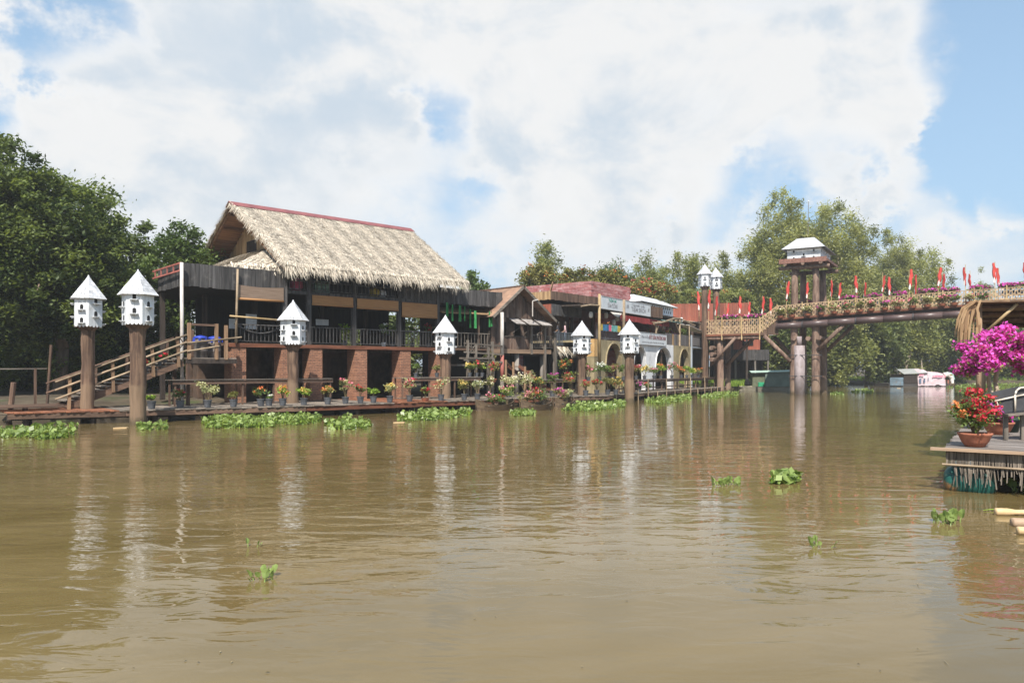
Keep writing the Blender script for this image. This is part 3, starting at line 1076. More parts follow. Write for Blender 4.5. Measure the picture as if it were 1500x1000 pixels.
def pigeon_house(px, ytop, ybot, Y, zfoot, a0, lab, pr=.28, phase=0):
    """hexagonal white pigeon house; ytop/ybot are the photo rows of roof tip and house bottom"""
    p0 = at(px, ybot, Y)
    zb = p0.z
    s = (at(px, ytop, Y).z - zb) / 2.0
    t = thing('pigeon_house', lab, 'pigeon house', (p0.x, p0.y, zfoot), a0, 'white pigeon houses on posts')
    t.rotation_euler = (random.uniform(-.012, .012), random.uniform(-.014, .014), a0)
    h = zb - zfoot
    m = MB()
    m.cyl((0, 0, -.9), (0, 0, h + .05), pr * 1.04, pr * .94, 16, seg=12, wob=.022)
    m.build('post', postbark, t, smooth=True)
    cap = MB()
    cap.lathe((0, 0, h - .32 * s), [(pr * 1.02, 0), (pr * 1.1, .12 * s), (.5 * s, .30 * s), (.52 * s, .318 * s)], 6)
    cap.build('bracket', postbark, t)
    rb = .56 * s
    body = MB()
    lo, hi = hexring(rb, h), hexring(rb, h + 1.14 * s)
    vs = []
    for k in range(6):
        a, b = Vector(lo[k]), Vector(lo[(k + 1) % 6])
        c, d = Vector(hi[(k + 1) % 6]), Vector(hi[k])
        nb = 4
        nn = (b - a).cross(Vector((0, 0, 1))).normalized()
        for i in range(nb):
            # upright boards with rounded lower ends
            f0, f1 = i / nb, (i + 1) / nb - .012
            of = nn * random.uniform(-.004, .005)
            dn = Vector((0, 0, -random.uniform(.05, .085) * s))
            p0, p1 = a.lerp(b, f0) + of, a.lerp(b, f1) + of
            body.poly([p0, p0.lerp(p1, .25) + dn * .8, p0.lerp(p1, .5) + dn, p0.lerp(p1, .75) + dn * .8, p1, d.lerp(c, f1) + of, d.lerp(c, f0) + of], .02)
    body.build('wall', white, t, kind='stuff')
    one('core', white, t, 'lathe', (0, 0, h), [(rb * .955, 0), (rb * .955, 1.12 * s)], 6, .5)
    roof = MB()
    nr = 8
    rr, rh = .70 * s, .90 * s
    for i in range(nr):
        ra, rb_ = rr * (1 - i / nr), rr * (1 - (i + 1) / nr)
        z0, z1 = h + 1.1 * s + rh * i / nr, h + 1.1 * s + rh * (i + 1) / nr
        ra2 = ra + .035 * s
        lowr, upr = hexring(ra2, z0 - .035 * s), hexring(max(rb_, .012), z1)
        for k in range(6):
            j = (k + 1) % 6
            # each side of each course is split into shingles of slightly different thickness
            cnt = max(1, int(round(ra / (.17 * s))))
            for q in range(cnt):
                a, b = Vector(lowr[k]).lerp(Vector(lowr[j]), q / cnt), Vector(lowr[k]).lerp(Vector(lowr[j]), (q + 1) / cnt - .02)
                c, d = Vector(upr[k]).lerp(Vector(upr[j]), (q + 1) / cnt - .02), Vector(upr[k]).lerp(Vector(upr[j]), q / cnt)
                roof.poly([a, b, c, d], .018 + random.uniform(0, .014))
    roof.lathe((0, 0, h + 1.1 * s + rh - .06 * s), [(.05 * s, 0), (.035 * s, .06 * s), (.008, .1 * s)], 6, .5)
    roof.build('shingle_roof', whiteroof, t, kind='stuff')
    one('eave_board', white, t, 'lathe', (0, 0, h + 1.07 * s), [(rb * 1.02, 0), (rr * .985, .012 * s), (rr * .985, .022 * s)], 6, .5)
    ap = rb * math.cos(math.pi / 6)
    for k in range(6):
        th = (k + .5) * math.pi / 3
        rows = (.10, .62) if (k + phase) % 2 else (.36, .88)
        for z in rows:
            o = ap + .012
            x, y = o * math.cos(th), o * math.sin(th)
            put('nest_hole', HOLE, t, (x, y, h + z * s), (0, 0, th + math.pi / 2), (s, 1, s))
            put('perch', PERCH, t, (x, y, h + z * s), (0, 0, th + math.pi / 2), (s * .9, s, s))
    return t


pigeon_house(202, 396, 474, 28.0, 0, R(12), 'white pigeon house on the thick post rising from the water before the dock', .285, 0)
pigeon_house(128, 404, 477, 30.0, 0, R(2), 'white pigeon house on a post through the reddish end of the dock', .25, 1)
pigeon_house(429, 440, 503, 34.9, .5, R(20), 'white pigeon house on a post before the second brick pier', .26, 0)
pigeon_house(652, 462, 517, 40.7, .5, R(28), 'white pigeon house on a post behind the pot table by the passage', .3, 1)
pigeon_house(852, 470, 517, 45.6, .5, R(10), 'white pigeon house on a post between the hut and the arched wall', .27, 0)
pigeon_house(922, 468, 516, 46.8, 0, R(40), 'white pigeon house on a post in the water before the arched wall', .30, 1)
pigeon_house(1032.5, 387, 419, 66, .3, R(48), 'taller white pigeon house on the brown post at the walkway end', .28, 0)
pigeon_house(1051, 392, 423, 70, .5, R(52), 'white pigeon house on the post standing behind the walkway railing', .3, 1)

# ================================================================== stairs and landing at the left end
def build_stairs():
    t = F.thing('timber_stairs', 'long timber stairway with handrails climbing from the dock to a landing', 'stairs')
    La, Lb = F.L(92, -.2), F.L(262, -.2)
    za, zb = .75, 2.55
    n = 13
    slope = (zb - za) / (Lb - La)
    for d in (-.75, .75):
        one('stringer', brownwood_x, t, 'bar', (La, d, za - .2), (Lb, d, zb - .2), .08, .26)
    for k in range(n):
        x = La + (Lb - La) * (k + .5) / n
        one('tread', deckwood, t, 'box', x - .18, x + .16, -.8, .8, za + slope * (x - La) - .03, za + slope * (x - La) + .02)
    pxs = [101, 120, 166, 225, 262]
    for px in pxs:
        L = F.L(px, -.85)
        z = za + slope * (L - La)
        one('post', M('stair_post', (.30, .19, .11), (.17, .10, .06), V, rnd=.4), t, 'bar', (L, -.85, z - .3), (L + random.uniform(-.08, .05), -.85, z + 1.02), .11)
        L2 = F.L(px + 20, .85)
        z2 = za + slope * (L2 - La)
        one('post', brownwood, t, 'bar', (L2, .85, z2 - .3), (L2, .85, z2 + .95), .1)
    for d, mt in ((-.92, greywood_x), (.8, brownwood_x)):
        for up in (.98, .66, .3) if d < 0 else (.9, .5):
            one('handrail', bamboo_old if d < 0 else mt, t, 'cyl', (La - .4, d, za + up - slope * .4), (Lb + .1, d, zb + up + slope * .1), .04, n=7, smooth=True)
    # landing
    a, b = F.L(262, 0), -4.65
    for k in range(5):
        one('landing_plank', deckwood, t, 'box', a, b, -.9 + k * .4, -.52 + k * .4, zb - .02, zb + .03)
    one('landing_beam', darkwood, t, 'box', a, b, -.93, -.85, zb - .22, zb - .03)
    for L, d in ((a + .1, -.85), (a + .1, .9)):
        one('landing_leg', brownwood, t, 'bar', (L, d, .4), (L, d, zb - .05), .14)
    lp = [F.L(277, -.9), F.L(317, -.9), F.L(331, -.9)]
    for L in lp:
        one('landing_post', M('stair_post', (.3, .19, .11)), t, 'bar', (L, -.9, zb - .05), (L, -.9, zb + (1.55 if L < lp[2] - .2 else 1.5)), .13)
    one('landing_rail', brownwood_x, t, 'bar', (lp[0], -.9, zb + 1.48), (lp[1], -.9, zb + 1.48), .09)
    one('landing_rail', bamboo_old, t, 'cyl', (lp[0] - .1, -.98, zb + .66), (lp[2] + .7, -.95, zb + .98), .04, n=7)
    one('landing_rail', bamboo_old, t, 'cyl', (lp[0] - .1, -.98, zb + .3), (lp[1] + .1, -.96, zb + .55), .04, n=7)
    x0 = F.L(262, -.85)
    for s in (1, -1):
        one('cross_brace', brownwood_x, t, 'bar', (x0, -.85, zb + .65 - .28 * s), (lp[0], -.85, zb + .65 + .28 * s), .035)
    return t


build_stairs()


def barrel(px, d, z, lab, lid=True):
    p = F.w(F.L(px, d), d, z)
    t = thing('barrel', lab, 'barrel', p, random.random(), 'barrels on the landing')
    one('drum', drumgrey, t, 'lathe', (0, 0, 0), [(.27, 0), (.29, .02), (.29, .3), (.30, .31), (.29, .33), (.29, .62), (.30, .63), (.29, .65), (.28, .9)], 18, smooth=True)
    if lid:
        m = MB()
        m.lathe((0, 0, .9), [(.31, -.04), (.33, 0), (.24, .07), (.08, .11), (.01, .12)], 14)
        m.build('blue_cover', bluelid, t, smooth=True)
        m = MB()
        for k in range(7):
            th = k * .9
            m.bar((.3 * math.cos(th), .3 * math.sin(th), .9), (.33 * math.cos(th), .33 * math.sin(th), .72), .09, .02)
        m.build('cover_edge', bluelid, t)
    return t


barrel(294, -.2, 2.58, 'grey barrel with a bunched blue plastic cover on the landing')
barrel(314, .1, 2.58, 'second blue covered barrel against the first brick pier')
t = thing('fan_box', 'white slatted box on the planks at the stair foot', 'box', gnd(73, 578, .5) + Vector((0, 3.0, .35)), .3)
one('case', white, t, 'box', -.36, .36, -.25, .25, 0, .55)
for k in range(6):
    one('slat', potgrey, t, 'box', -.32, .32, -.256, -.251, .08 + k * .07, .1 + k * .07)
# ground level odds and ends left of the stairs
t = F.thing('plank_walk', 'dark broken plank walk at the foot of the stairs', 'walkway')
for k in range(5):
    one('plank', brownwood_x, t, 'box', -17.5 + random.uniform(-.3, .3), -11.6 + random.uniform(-.3, .3), -1.6 + k * .5, -1.2 + k * .5, .62 + .02 * (k % 2), .67 + .02 * (k % 2))
for L, d in ((-12.9, -1.3), (-14.5, -1.3), (-16.6, -1.3), (-14.6, .6), (-16.8, .6)):
    one('pile', brownwood, t, 'cyl', (L, d, -.8), (L, d, .62), .09, n=8)
one('rail', greywood_x, t, 'bar', (-17.5, .9, 2.05), (-11.8, .9, 2.1), .05)
for L in (-16.8, -14.0, -12.2):
    one('rail_post', brownwood, t, 'bar', (L, .9, .62), (L, .9, 2.1), .09)
for px, yt, Y, lab in ((20, 560, 29.5, 'short leaning brown stake beside the broken plank walk'), (75, 505, 32.5, 'thin tall leaning stake behind the white slatted box')):
    p = at(px, yt, Y)
    q = Vector((p.x - .25, p.y, -.6))
    o = one('stake', brownwood, None, 'cyl', (0, 0, 0), p - q, .1 if yt > 550 else .06, n=8)
    o.location = q
    tag(o, lab, 'stake')

# green cloths drying under the parapet, striped pole, steps
for i, (px, w, y0, y1) in enumerate(((655, .16, 443, 463), (663, .10, 446, 470), (674, .17, 447, 471), (681, .06, 449, 470), (689, .16, 453, 480), (696, .20, 455, 481), (717, .10, 456, 479), (720.5, .08, 458, 478))):
    d = -.32
    L, za, zb = F.L(px, d), F.z(px, y0, d), F.z(px, y1, d)
    m = MB()
    n = 8
    vs, fs = [], []
    for k in range(n + 1):
        x = -w / 2 + w * k / n
        o = .03 * math.sin(k * 2.2 + i)
        vs += [(x, o, 0), (x * .9, o * .4, za - zb), (x * .9, o * .4 + .012, za - zb), (x, o + .012, 0)]
    for k in range(n):
        q = 4 * k
        fs += [(q, q + 4, q + 5, q + 1), (q + 2, q + 6, q + 7, q + 3), (q + 1, q + 5, q + 6, q + 2), (q + 3, q + 7, q + 4, q)]
    m.add(vs, fs)
    t = thing('green_cloth', ('shortest green cloth hung nearest the thatched eave', 'thin green cloth second from the thatched eave', 'plain green cloth third from the thatched eave', 'green cord like cloth fourth from the thatched eave', 'long green cloth fifth from the thatched eave', 'widest green cloth sixth from the thatched eave', 'narrow green cloth second nearest the painted pole', 'narrow green cloth nearest the painted pole')[i], 'cloth', F.w(L, d, zb), F.a, 'green cloths drying below the parapet')
    m.build('cloth', clothgreen, t)
    one('string', black, t, 'bar', (0, 0, za - zb), (0, .2, 5.9 - zb), .012)
t = thing('painted_pole', 'tall pole painted white above and faded red below', 'pole', F.w(F.L(735.5, -1.1), -1.1, .5), F.a)
one('upper_pole', pvcwhite, t, 'cyl', (0, 0, 2.4), (0, 0, 4.95), .115, .105, n=12, smooth=True)
one('lower_pole', polered, t, 'cyl', (0, 0, .9), (0, 0, 2.4), .12, .115, n=12, smooth=True)
one('pole_foot', greywood, t, 'cyl', (0, 0, 0), (0, 0, .9), .125, .12, n=12, smooth=True)

t = F.thing('wooden_steps', 'small wooden steps with peg posts below the plank hut', 'stairs')
for k in range(6):
    x = 11.9 + k * .42
    one('tread', deckred if k % 2 else brownwood_x, t, 'box', x, x + .4, -2.1, -1.2, 2.2 - k * .26, 2.25 - k * .26)
for d in (-2.12, -1.18):
    one('stringer', redwood, t, 'bar', (11.7, d, 2.25), (14.6, d, .55), .06, .2)
for px, y0, y1 in ((741, 527, 560), (752, 530, 562), (769, 537, 576), (777, 543, 578)):
    d = -2.15
    L = F.L(px, d)
    one('peg_post', M('stair_post', (.3, .19, .11)), t, 'cyl', (L, d, F.z(px, y1, d)), (L, d, F.z(px, y0, d)), .075, n=8)
one('handrail', brownwood_x, t, 'bar', (F.L(741, -2.15), -2.15, F.z(741, 529, -2.15)), (F.L(752, -2.15), -2.15, F.z(752, 540, -2.15)), .05)
one('handrail', brownwood_x, t, 'bar', (F.L(769, -2.15), -2.15, F.z(769, 562, -2.15)), (F.L(777, -2.15), -2.15, F.z(777, 568, -2.15)), .05)
one('handrail', brownwood_x, t, 'bar', (F.L(741, -2.15), -2.15, F.z(741, 545, -2.15)), (F.L(752, -2.15), -2.15, F.z(752, 553, -2.15)), .05)
# little stepped gallery between pot table and passage
t = F.thing('step_gallery', 'grey timber stair gallery under the passage railing', 'stairs')
for L, d, z in ((8.6, -.9, 2.35), (9.4, -.9, 2.75)):
    one('platform', greywood_x, t, 'box', L - .9, L + .9, d - .4, d + .4, z - .1, z)
for px, y0, y1 in ((685, 498, 545), (697, 505, 548), (715, 508, 548), (721, 500, 560)):
    one('post', greywood, t, 'bar', (F.L(px, -1.2), -1.2, .5), (F.L(px, -1.2), -1.2, F.z(px, y0, -1.2)), .12)
for z in (3.55, 3.05, 2.6):
    one('rail', greywood_x, t, 'bar', (8.3, -1.2, z), (11.2, -1.2, z - .12), .05, .09)
for s in (1, -1):
    one('cross_brace', greywood_x, t, 'bar', (F.L(686, -1.22), -1.22, 3.2 - .3 * s), (F.L(697, -1.22), -1.22, 3.2 + .3 * s), .04)

# ================================================================== plank hut
def build_hut():
    t = F.thing('plank_hut', 'weathered brown plank hut on stilts with a river facing gable', 'hut')
    a, b, ap = 11.35, F.L(812, -.75), F.L(767, -.75)
    ze, zap, fz = 5.25, F.z(767, 419, -.75), 3.33
    one('floor_beam', M('beam_brown', (.26, .175, .115), (.16, .105, .07), HX), t, 'box', a - .1, 16.3, -.2, -.08, fz - .28, fz - .02)
    one('floor', brownwood_x, t, 'box', a, 16.3, -.07, 5.5, fz - .12, fz - .03)
    one('joist', darkwood, t, 'box', a, 16.3, .3, .42, fz - .4, fz - .122)
    # wall of upright planks: each board its own piece, above and beside the window opening
    L = a
    we = F.L(776, 0)
    o0, o1 = F.L(739, 0), F.L(774, 0)
    m = MB()
    while L < we:
        w = random.uniform(.17, .24)
        c = L + w / 2
        off = random.uniform(-.012, .012)
        zt = min(5.28, 9)
        if o0 < c < o1:
            m.box(L, L + w - .01, off, off + .03, fz - .05, 4.12)
            m.box(L, L + w - .01, off, off + .03, 4.98, zt)
        else:
            m.box(L, L + w - .01, off, off + .03, fz - .05, zt)
        L += w
    m.build('wall_planks', hutwood, t, kind='stuff')
    m = MB()
    L = a + .1
    while L < b - .1:
        w = random.uniform(.15, .22)
        c = L + w / 2
        zt = zap - .16 - (zap - F.z(722, 463, -.75)) * (abs(c - ap) / (ap - F.L(722, -.75) if c < ap else F.L(815, -.75) - ap))
        if zt > 5.32:
            m.box(L, L + w - .01, -.06 + random.uniform(-.01, .01), -.03, 5.25, zt)
        L += w
    m.build('gable_planks', hutwood, t, kind='stuff')
    # half-closed lattice inside the window
    m = MB()
    for k in range(7):
        L = o0 + .1 + (o1 - o0 - .2) * k / 6
        if k in (1, 2, 5, 6):
            m.box(L - .2, L + .18, .06, .085, 4.15, 4.95)
    m.build('window_boards', hutwood, t)
    one('window_sill', greywood_x, t, 'box', o0, o1, -.06, -.015, 4.08, 4.13)
    # back and side walls keep the room dark
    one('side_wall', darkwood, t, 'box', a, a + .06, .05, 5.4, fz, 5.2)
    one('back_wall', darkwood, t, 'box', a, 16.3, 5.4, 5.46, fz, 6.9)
    one('side_wall', hutwood, t, 'box', we, we + .05, .05, 5.4, fz, 5.4)
    # roof sheets: left slope clad with battened tiles
    for e, s in ((F.L(722, -.75), -1), (F.L(815, -.75), 1)):
        z_e = F.z(722, 463, -.75) if s < 0 else F.z(815, 470, -.75)
        m = MB()
        n = 11
        y0, y1 = -.75, 5.9
        for i in range(n):
            ya, yb = y0 + (y1 - y0) * i / n, y0 + (y1 - y0) * (i + 1) / n - .015
            pts = [(e, ya, z_e), (ap, ya, zap), (ap, yb, zap), (e, yb, z_e)]
            m.poly(pts if s > 0 else pts[::-1], -.05 if s > 0 else -.05)
        m.build('roof_sheet', M('hut_roof', (.33, .20, .13), (.19, .115, .08), (3, .6, 3), rnd=.5, stain=((.12, .09, .075), 1.0, .6)), t, kind='stuff')
        one('barge_board', greywood_x, t, 'bar', (ap, -.78, zap - .05), (e, -.78, z_e - .05), .05, .16)
    one('ridge_pole', brownwood, t, 'cyl', (ap, -.85, zap + .02), (ap, 5.9, zap + .02), .06, n=8)
    # three propped shutters
    for p0, p1, yt in ((744, 758, 465), (762, 777, 466), (781, 796, 467)):
        La, Lb = F.L(p0, 0), F.L(p1, 0)
        zt = 5.22
        m = MB()
        nb = 4
        for i in range(nb):
            x0, x1 = La + (Lb - La) * i / nb, La + (Lb - La) * (i + 1) / nb - .015
            m.poly([(x0, -.08, zt), (x0, -.82, zt - .36), (x1, -.82, zt - .36), (x1, -.08, zt)], .03)
        sh = m.build('shutter', M('shutter_grey', (.36, .33, .31), (.22, .195, .18), (9, 1, 9), rnd=.4), t)
        one('prop', greywood, sh, 'bar', (Lb - .1, -.75, zt - .36), (La + .25, -.1, 4.3), .035)
        one('frame', greywood_x, sh, 'box', La, Lb, -.86, -.825, zt - .42, zt - .37)
    # porch with posts and railing
    for px in (777, 797, 812):
        L = F.L(px, -.12)
        one('porch_post', greywood, t, 'box', L - .07, L + .07, -.26, -.12, .5 if px != 777 else 3.0, 5.0 if px == 797 else (4.9 if px == 777 else 4.35))
    railing(t, F.L(779, -.1), F.L(796, -.1), -.1, fz, 4.28, greywood, .14)
    railing(t, F.L(798, -.1), F.L(811, -.1), -.1, fz, 4.22, greywood, .14)
    # stilts
    for px, d in ((721, .1), (757, .1), (794, .3), (813, .3), (757, 3), (794, 3), (730, 3)):
        L = F.L(px, d)
        one('stilt', M('stilt_grey', (.27, .24, .21), (.15, .13, .11), V, rnd=.4), t, 'cyl', (L, d, .3), (L, d, fz - .12), .15, n=10, smooth=True)
    m = MB()
    m.path([(F.L(781, -.9), -.85, 5.35), (F.L(781, -.9), -.85, 6.3), (F.L(789, -.9), -.85, 6.42)], .035)
    m.build('drain_pipe', pvcwhite, t)
    one('rear_skirt', darkwood, t, 'box', a, 17.5, 4.2, 4.3, .4, fz - .1)
    return t


build_hut()

# ================================================================== bar building at the bend
def build_bar():
    t = K.thing('bar_building', 'open fronted bar building with brown and black board fascias', 'building')
    e = K.L(878, 0)
    zt, zb = K.z(807, 426, 0), K.z(807, 438.5, 0)
    board_band('fascia_boards', brownwood, t, (0, 0), (e, 0), zb, zt, .18)
    board_band('fascia_boards', tanwood, t, (0, 3.4), (0, .03), zb, zt, .2)
    e2 = K.L(852, -.5)
    z1, z0 = K.z(808, 445, -.5), K.z(808, 461.5, -.5)
    L0 = K.L(808, -.5)
    board_band('signless_fascia', charcoal, t, (L0, -.5), (e2, -.5), z0, z1, .2)
    one('fascia_return', redboards, t, 'box', L0, L0 + .04, -.45, 2.2, z0, z1)
    one('roof_slab', darkwood, t, 'box', .05, e + .5, .05, 7, zb + .02, zb + .15)
    one('roof_slab', darkwood, t, 'box', L0 + .05, e2, -.45, 5, z1 - .12, z1 - .04)
    fz = 3.6
    one('floor', brownwood_x, t, 'box', -1.5, e + 1.0, -.9, 7, fz - .14, fz)
    one('back_wall', brownwood, t, 'box', -1.5, e + 6, 5.2, 5.3, fz, zb)
    one('goods_wall', M('ochre_wall', (.42, .20, .06), (.30, .13, .04), (2, 2, 2), rough=.85), t, 'box', K.L(818, 2.2), K.L(846, 2.2), 2.2, 2.3, fz, z0 + .1)
    one('ochre_wall', M('ochre_wall', (.42, .2, .06)), t, 'box', K.L(866, 2.6), K.L(912, 2.6), 2.6, 2.7, fz, zb)
    # goods hung on the wall
    random.seed(3)
    for k in range(14):
        px, py = random.uniform(822, 846), random.uniform(464, 480)
        L, z = K.L(px, 2.1), K.z(px, py, 2.1)
        one('hanging_ware', random.choice((tanwood, bamboo, greywood, clothY)), t, 'lathe', (L, 2.1, z), [(.03, -.14), (.13, -.06), (.12, .05), (.02, .13)], 8)
    for px in (806, 838, 868):
        L = K.L(px, -.3)
        one('post', darkwood, t, 'box', L - .07, L + .07, -.36, -.22, .4, z0 if px < 860 else zb)
    railing(t, K.L(812, -.8), K.L(868, -.8), -.8, fz, fz + .95, M('rail_blue_grey', (.11, .13, .15), (.07, .08, .09), V, rnd=.3), .17)
    # leaf awning under the floor, dark undercroft
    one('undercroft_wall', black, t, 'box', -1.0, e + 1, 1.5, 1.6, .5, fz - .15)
    qa, ra = fringe(K_l(812, -1.0, 3.42), K_l(872, -1.0, 3.42), 260, .55, .05, (0, -1, -.2), .8)
    link(tag(bpy.data.objects.new('leaf_awning', quads_mesh('leaf_awning', qa, ra, thatch)), kind='stuff'), t)
    for px in (815, 845, 866):
        L = K.L(px, -.5)
        one('stilt', greywood, t, 'cyl', (L, -.5, .3), (L, -.5, fz - .14), .09, n=8)
    return t


def K_l(px, d, z):
    return (K.L(px, d), d, z)


build_bar()


def brick_roof():
    """red painted block parapet of the flat roof behind"""
    t = thing('block_parapet', 'flat roof parapet of weathered red painted blocks', 'parapet', at(866, 411, 55.5) * 1.0 - Vector((0, 0, 1.6)), K.a)
    H_ = 1.6
    m = MB()
    for row in range(7):
        z0, z1 = row * H_ / 7, (row + 1) * H_ / 7 - .015
        y = -.0 + (.2 if row % 2 else 0)
        while y < 9.0:
            m.box(0, .18, y, min(y + .58, 9.2), z0, z1)
            y += .6
        x = .2 + (.2 if row % 2 else 0)
        while x < 5.6:
            m.box(x, min(x + .58, 5.8), 0, .18, z0, z1)
            x += .6
    m.build('painted_blocks', brick_r, t, kind='stuff')
    one('core_wall', brick_r, t, 'box', .03, .15, .03, 9.1, .0, H_ - .02)
    one('core_wall', brick_r, t, 'box', .16, 5.75, .03, .15, .0, H_ - .02)
    one('wall_below', brick_r, t, 'box', .05, 5.7, .3, 9, -6.0, -.02)
    one('white_pipe', pvcwhite, t, 'cyl', (-.1, 5.4, -1.2), (-.1, 4.6, 1.2), .06, n=8)
    one('prop_board', tanwood, t, 'bar', (-.15, 4.0, 0), (-.1, 3.4, 1.75), .16, .05)


brick_roof()

# ================================================================== arched wall with terrace
def build_arched():
    t = G.thing('arched_terrace', 'arched waterside wall of olive and white plaster carrying a terrace', 'building')
    z0, z1 = .4, 4.02
    # arches: (left px, right px, top row)
    ar = [(887, 910, 504), (928, 946, 507), (960, 983, 509.5), (995, 1008, 512)]
    spans = [(G.L(a, 0), G.L(b, 0), G.z((a + b) / 2, y, 0)) for a, b, y in ar]
    zones = [(.5, spans[0][1] + .9, plaster_o), (spans[0][1] + .9, spans[2][1] + .55, plaster_w), (spans[2][1] + .55, G.L(1013.5, 0), plaster_o)]
    for a, b, mt in zones:
        inside = [s for s in spans if a <= (s[0] + s[1]) / 2 <= b]
        m = MB()
        x = a
        for (sa, sb, st) in inside + [(b, None, None)]:
            if sa > x + .01:
                m.box(x, sa, 0, .35, z0, z1, .5)
            if sb is None:
                break
            # spandrel above the arch, in thin upright strips following the curve
            w = sb - sa
            hgt = min(w * .62, 1.5)
            n = 14
            for k in range(n):
                xa, xb = sa + w * k / n, sa + w * (k + 1) / n
                def zc(x_):
                    u_ = abs((x_ - sa) / w * 2 - 1)
                    return st - hgt + hgt * math.sqrt(max(0, 1 - u_ ** 2.0))
                za, zb_ = zc(xa), zc(xb)
                vs = [(xa, 0, za), (xb, 0, zb_), (xb, 0, z1), (xa, 0, z1), (xa, .35, za), (xb, .35, zb_), (xb, .35, z1), (xa, .35, z1)]
                m.add(vs, [(0, 1, 2, 3), (5, 4, 7, 6), (1, 0, 4, 5), (3, 2, 6, 7)], .5)
            x = sb
        m.build('plaster_wall', mt, t)
        # raised rib round each arch
        for (sa, sb, st) in inside:
            w = sb - sa
            hgt = min(w * .62, 1.5)
            r = MB()
            pts = []
            for k in range(17):
                u_ = k / 16 * 2 - 1
                pts.append(Vector((sa + w / 2 + (w / 2 + .07) * u_, -.02, st - hgt + (hgt + .08) * math.sqrt(max(0, 1 - u_ * u_)))))
            pts = [Vector((sa - .07, -.02, st - hgt - .25))] + pts + [Vector((sb + .07, -.02, st - hgt - .25))]
            for p, q in zip(pts, pts[1:]):
                r.bar(p, q, .06, .12, .5, up=Vector((0, 1, 0)))
            r.build('arch_rib', mt, t)
    one('ochre_pilaster', plaster_y, t, 'box', .02, .49, -.06, .5, 2.9, z1 + .02)
    one('pilaster_foot', plaster_o, t, 'box', .03, .49, -.05, .5, z0, 2.899)
    one('undercroft_back', innerwood, t, 'box', 0, 20.5, 3.2, 3.3, z0, z1 - .2)  # shade behind the arches comes from this darkened wood colour
    one('terrace_slab', plaster_o, t, 'box', .52, 23.5, .37, 6, z1 - .16, z1 - .02)
    # ladder stair seen through the third arch
    st = MB()
    a = spans[2]
    for k in range(7):
        st.box(a[0] + .5 + k * .06, a[1] - .1, .7 + k * .16, .95 + k * .16, 1.2 + k * .38, 1.26 + k * .38)
    st.build('stair_treads', M('tread_warm', (.30, .15, .09), (.2, .1, .06), HX), t)
    one('stair_stringer', greywood, t, 'bar', (a[0] + 1.4, .6, 1.0), (a[1] - .4, .66, 3.4), .07, .16)
    one('leaning_board', greywood, t, 'bar', (spans[1][0] + .3, .5, 2.3), (spans[1][0] + 1.0, .45, .9), .06, .12)
    # terrace balustrade (dark boards, one bay of iron rods)
    ra = M('terrace_rail', (.13, .12, .12), (.075, .07, .07), V, rnd=.5)
    railing(t, .6, spans[1][0] + .6, .12, z1, z1 + 1.0, ra, .17)
    Ls = G.L(975, .1)
    board_band('balustrade_boards', ra, t, (Ls, .1), (G.L(1013, .1), .1), z1 + .02, z1 + .95, .16)
    for px in (987, 994):
        L = G.L(px, 0)
        one('balustrade_panel', tanwood if px < 990 else greywood, t, 'box', L - .18, L + .18, .04, .07, z1, z1 + .92)
    # iron bay to the right
    L0, L1 = G.L(1013.5, -.1), G.L(1032, -.1)
    for L in (L0 + .05, L1 - .1):
        one('iron_post', M('post_paint', (.33, .37, .42), (.24, .27, .3), V, rnd=.2), t, 'box', L - .06, L + .06, -.12, 0, .5, z1 + 1.0)
    one('iron_beam', M('post_paint', (.33, .37, .42)), t, 'box', L0, L1, -.12, -.02, z1 - .1, z1)
    railing(t, L0 + .15, L1 - .2, -.06, z1, z1 + .95, ra, .17)
    railing(t, L0 + .15, L1 - .2, -.06, 1.15, 2.15, greywood, .2)
    one('bay_floor', brownwood_x, t, 'box', L0, L1, -.1, 2.5, 1.05, 1.15)
    one('bay_back', darkwood, t, 'box', L0, L1, 2.5, 2.6, .5, z1)
    # rear rooms of the terrace
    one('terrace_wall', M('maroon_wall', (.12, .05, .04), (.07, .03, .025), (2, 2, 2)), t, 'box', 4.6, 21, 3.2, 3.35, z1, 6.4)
    one('terrace_wall', brownwood, t, 'box', .6, 4.6, 4.2, 4.3, z1, 6.4)
    one('terrace_roof', darkwood, t, 'box', .8, 17.5, .3, 6, 6.32, 6.42)
    board_band('roof_edge_boards', brownwood, t, (G.L(953, .2), .2), (G.L(971, .2), .2), 6.1, 6.95, .2)
    m = MB()
    m.poly([(G.L(971, .1), -.1, 5.95), (G.L(996, .1), -.1, 5.95), (G.L(996, .1), 2.4, 6.3), (G.L(971, .1), 2.4, 6.3)], .04)
    m.build('teal_awning', teal, t)
    # red valance under the second sign
    m = MB()
    for k in range(26):
        x = 5.1 + k * .38
        m.box(x, x + .33, .33, .36, 5.55 + random.uniform(-.05, .02), 5.95)
    m.build('red_valance', M('valance', (.30, .04, .04), (.18, .03, .03), V, rnd=.5), t, kind='stuff')
    return t


build_arched()


def text_mesh(txt, size, mat, depth=.004):
    cu = bpy.data.curves.new('lettering', 'FONT')
    cu.body = txt
    cu.size = size
    cu.align_x = 'CENTER'
    cu.align_y = 'CENTER'
    cu.extrude = depth
    cu.offset = size * .022
    ob = bpy.data.objects.new('lettering', cu)
    COL.objects.link(ob)
    bpy.context.view_layer.update()
    me = bpy.data.meshes.new_from_object(ob.evaluated_get(bpy.context.evaluated_depsgraph_get()))
    bpy.data.objects.remove(ob)
    me.materials.clear()
    me.materials.append(mat)
    return me


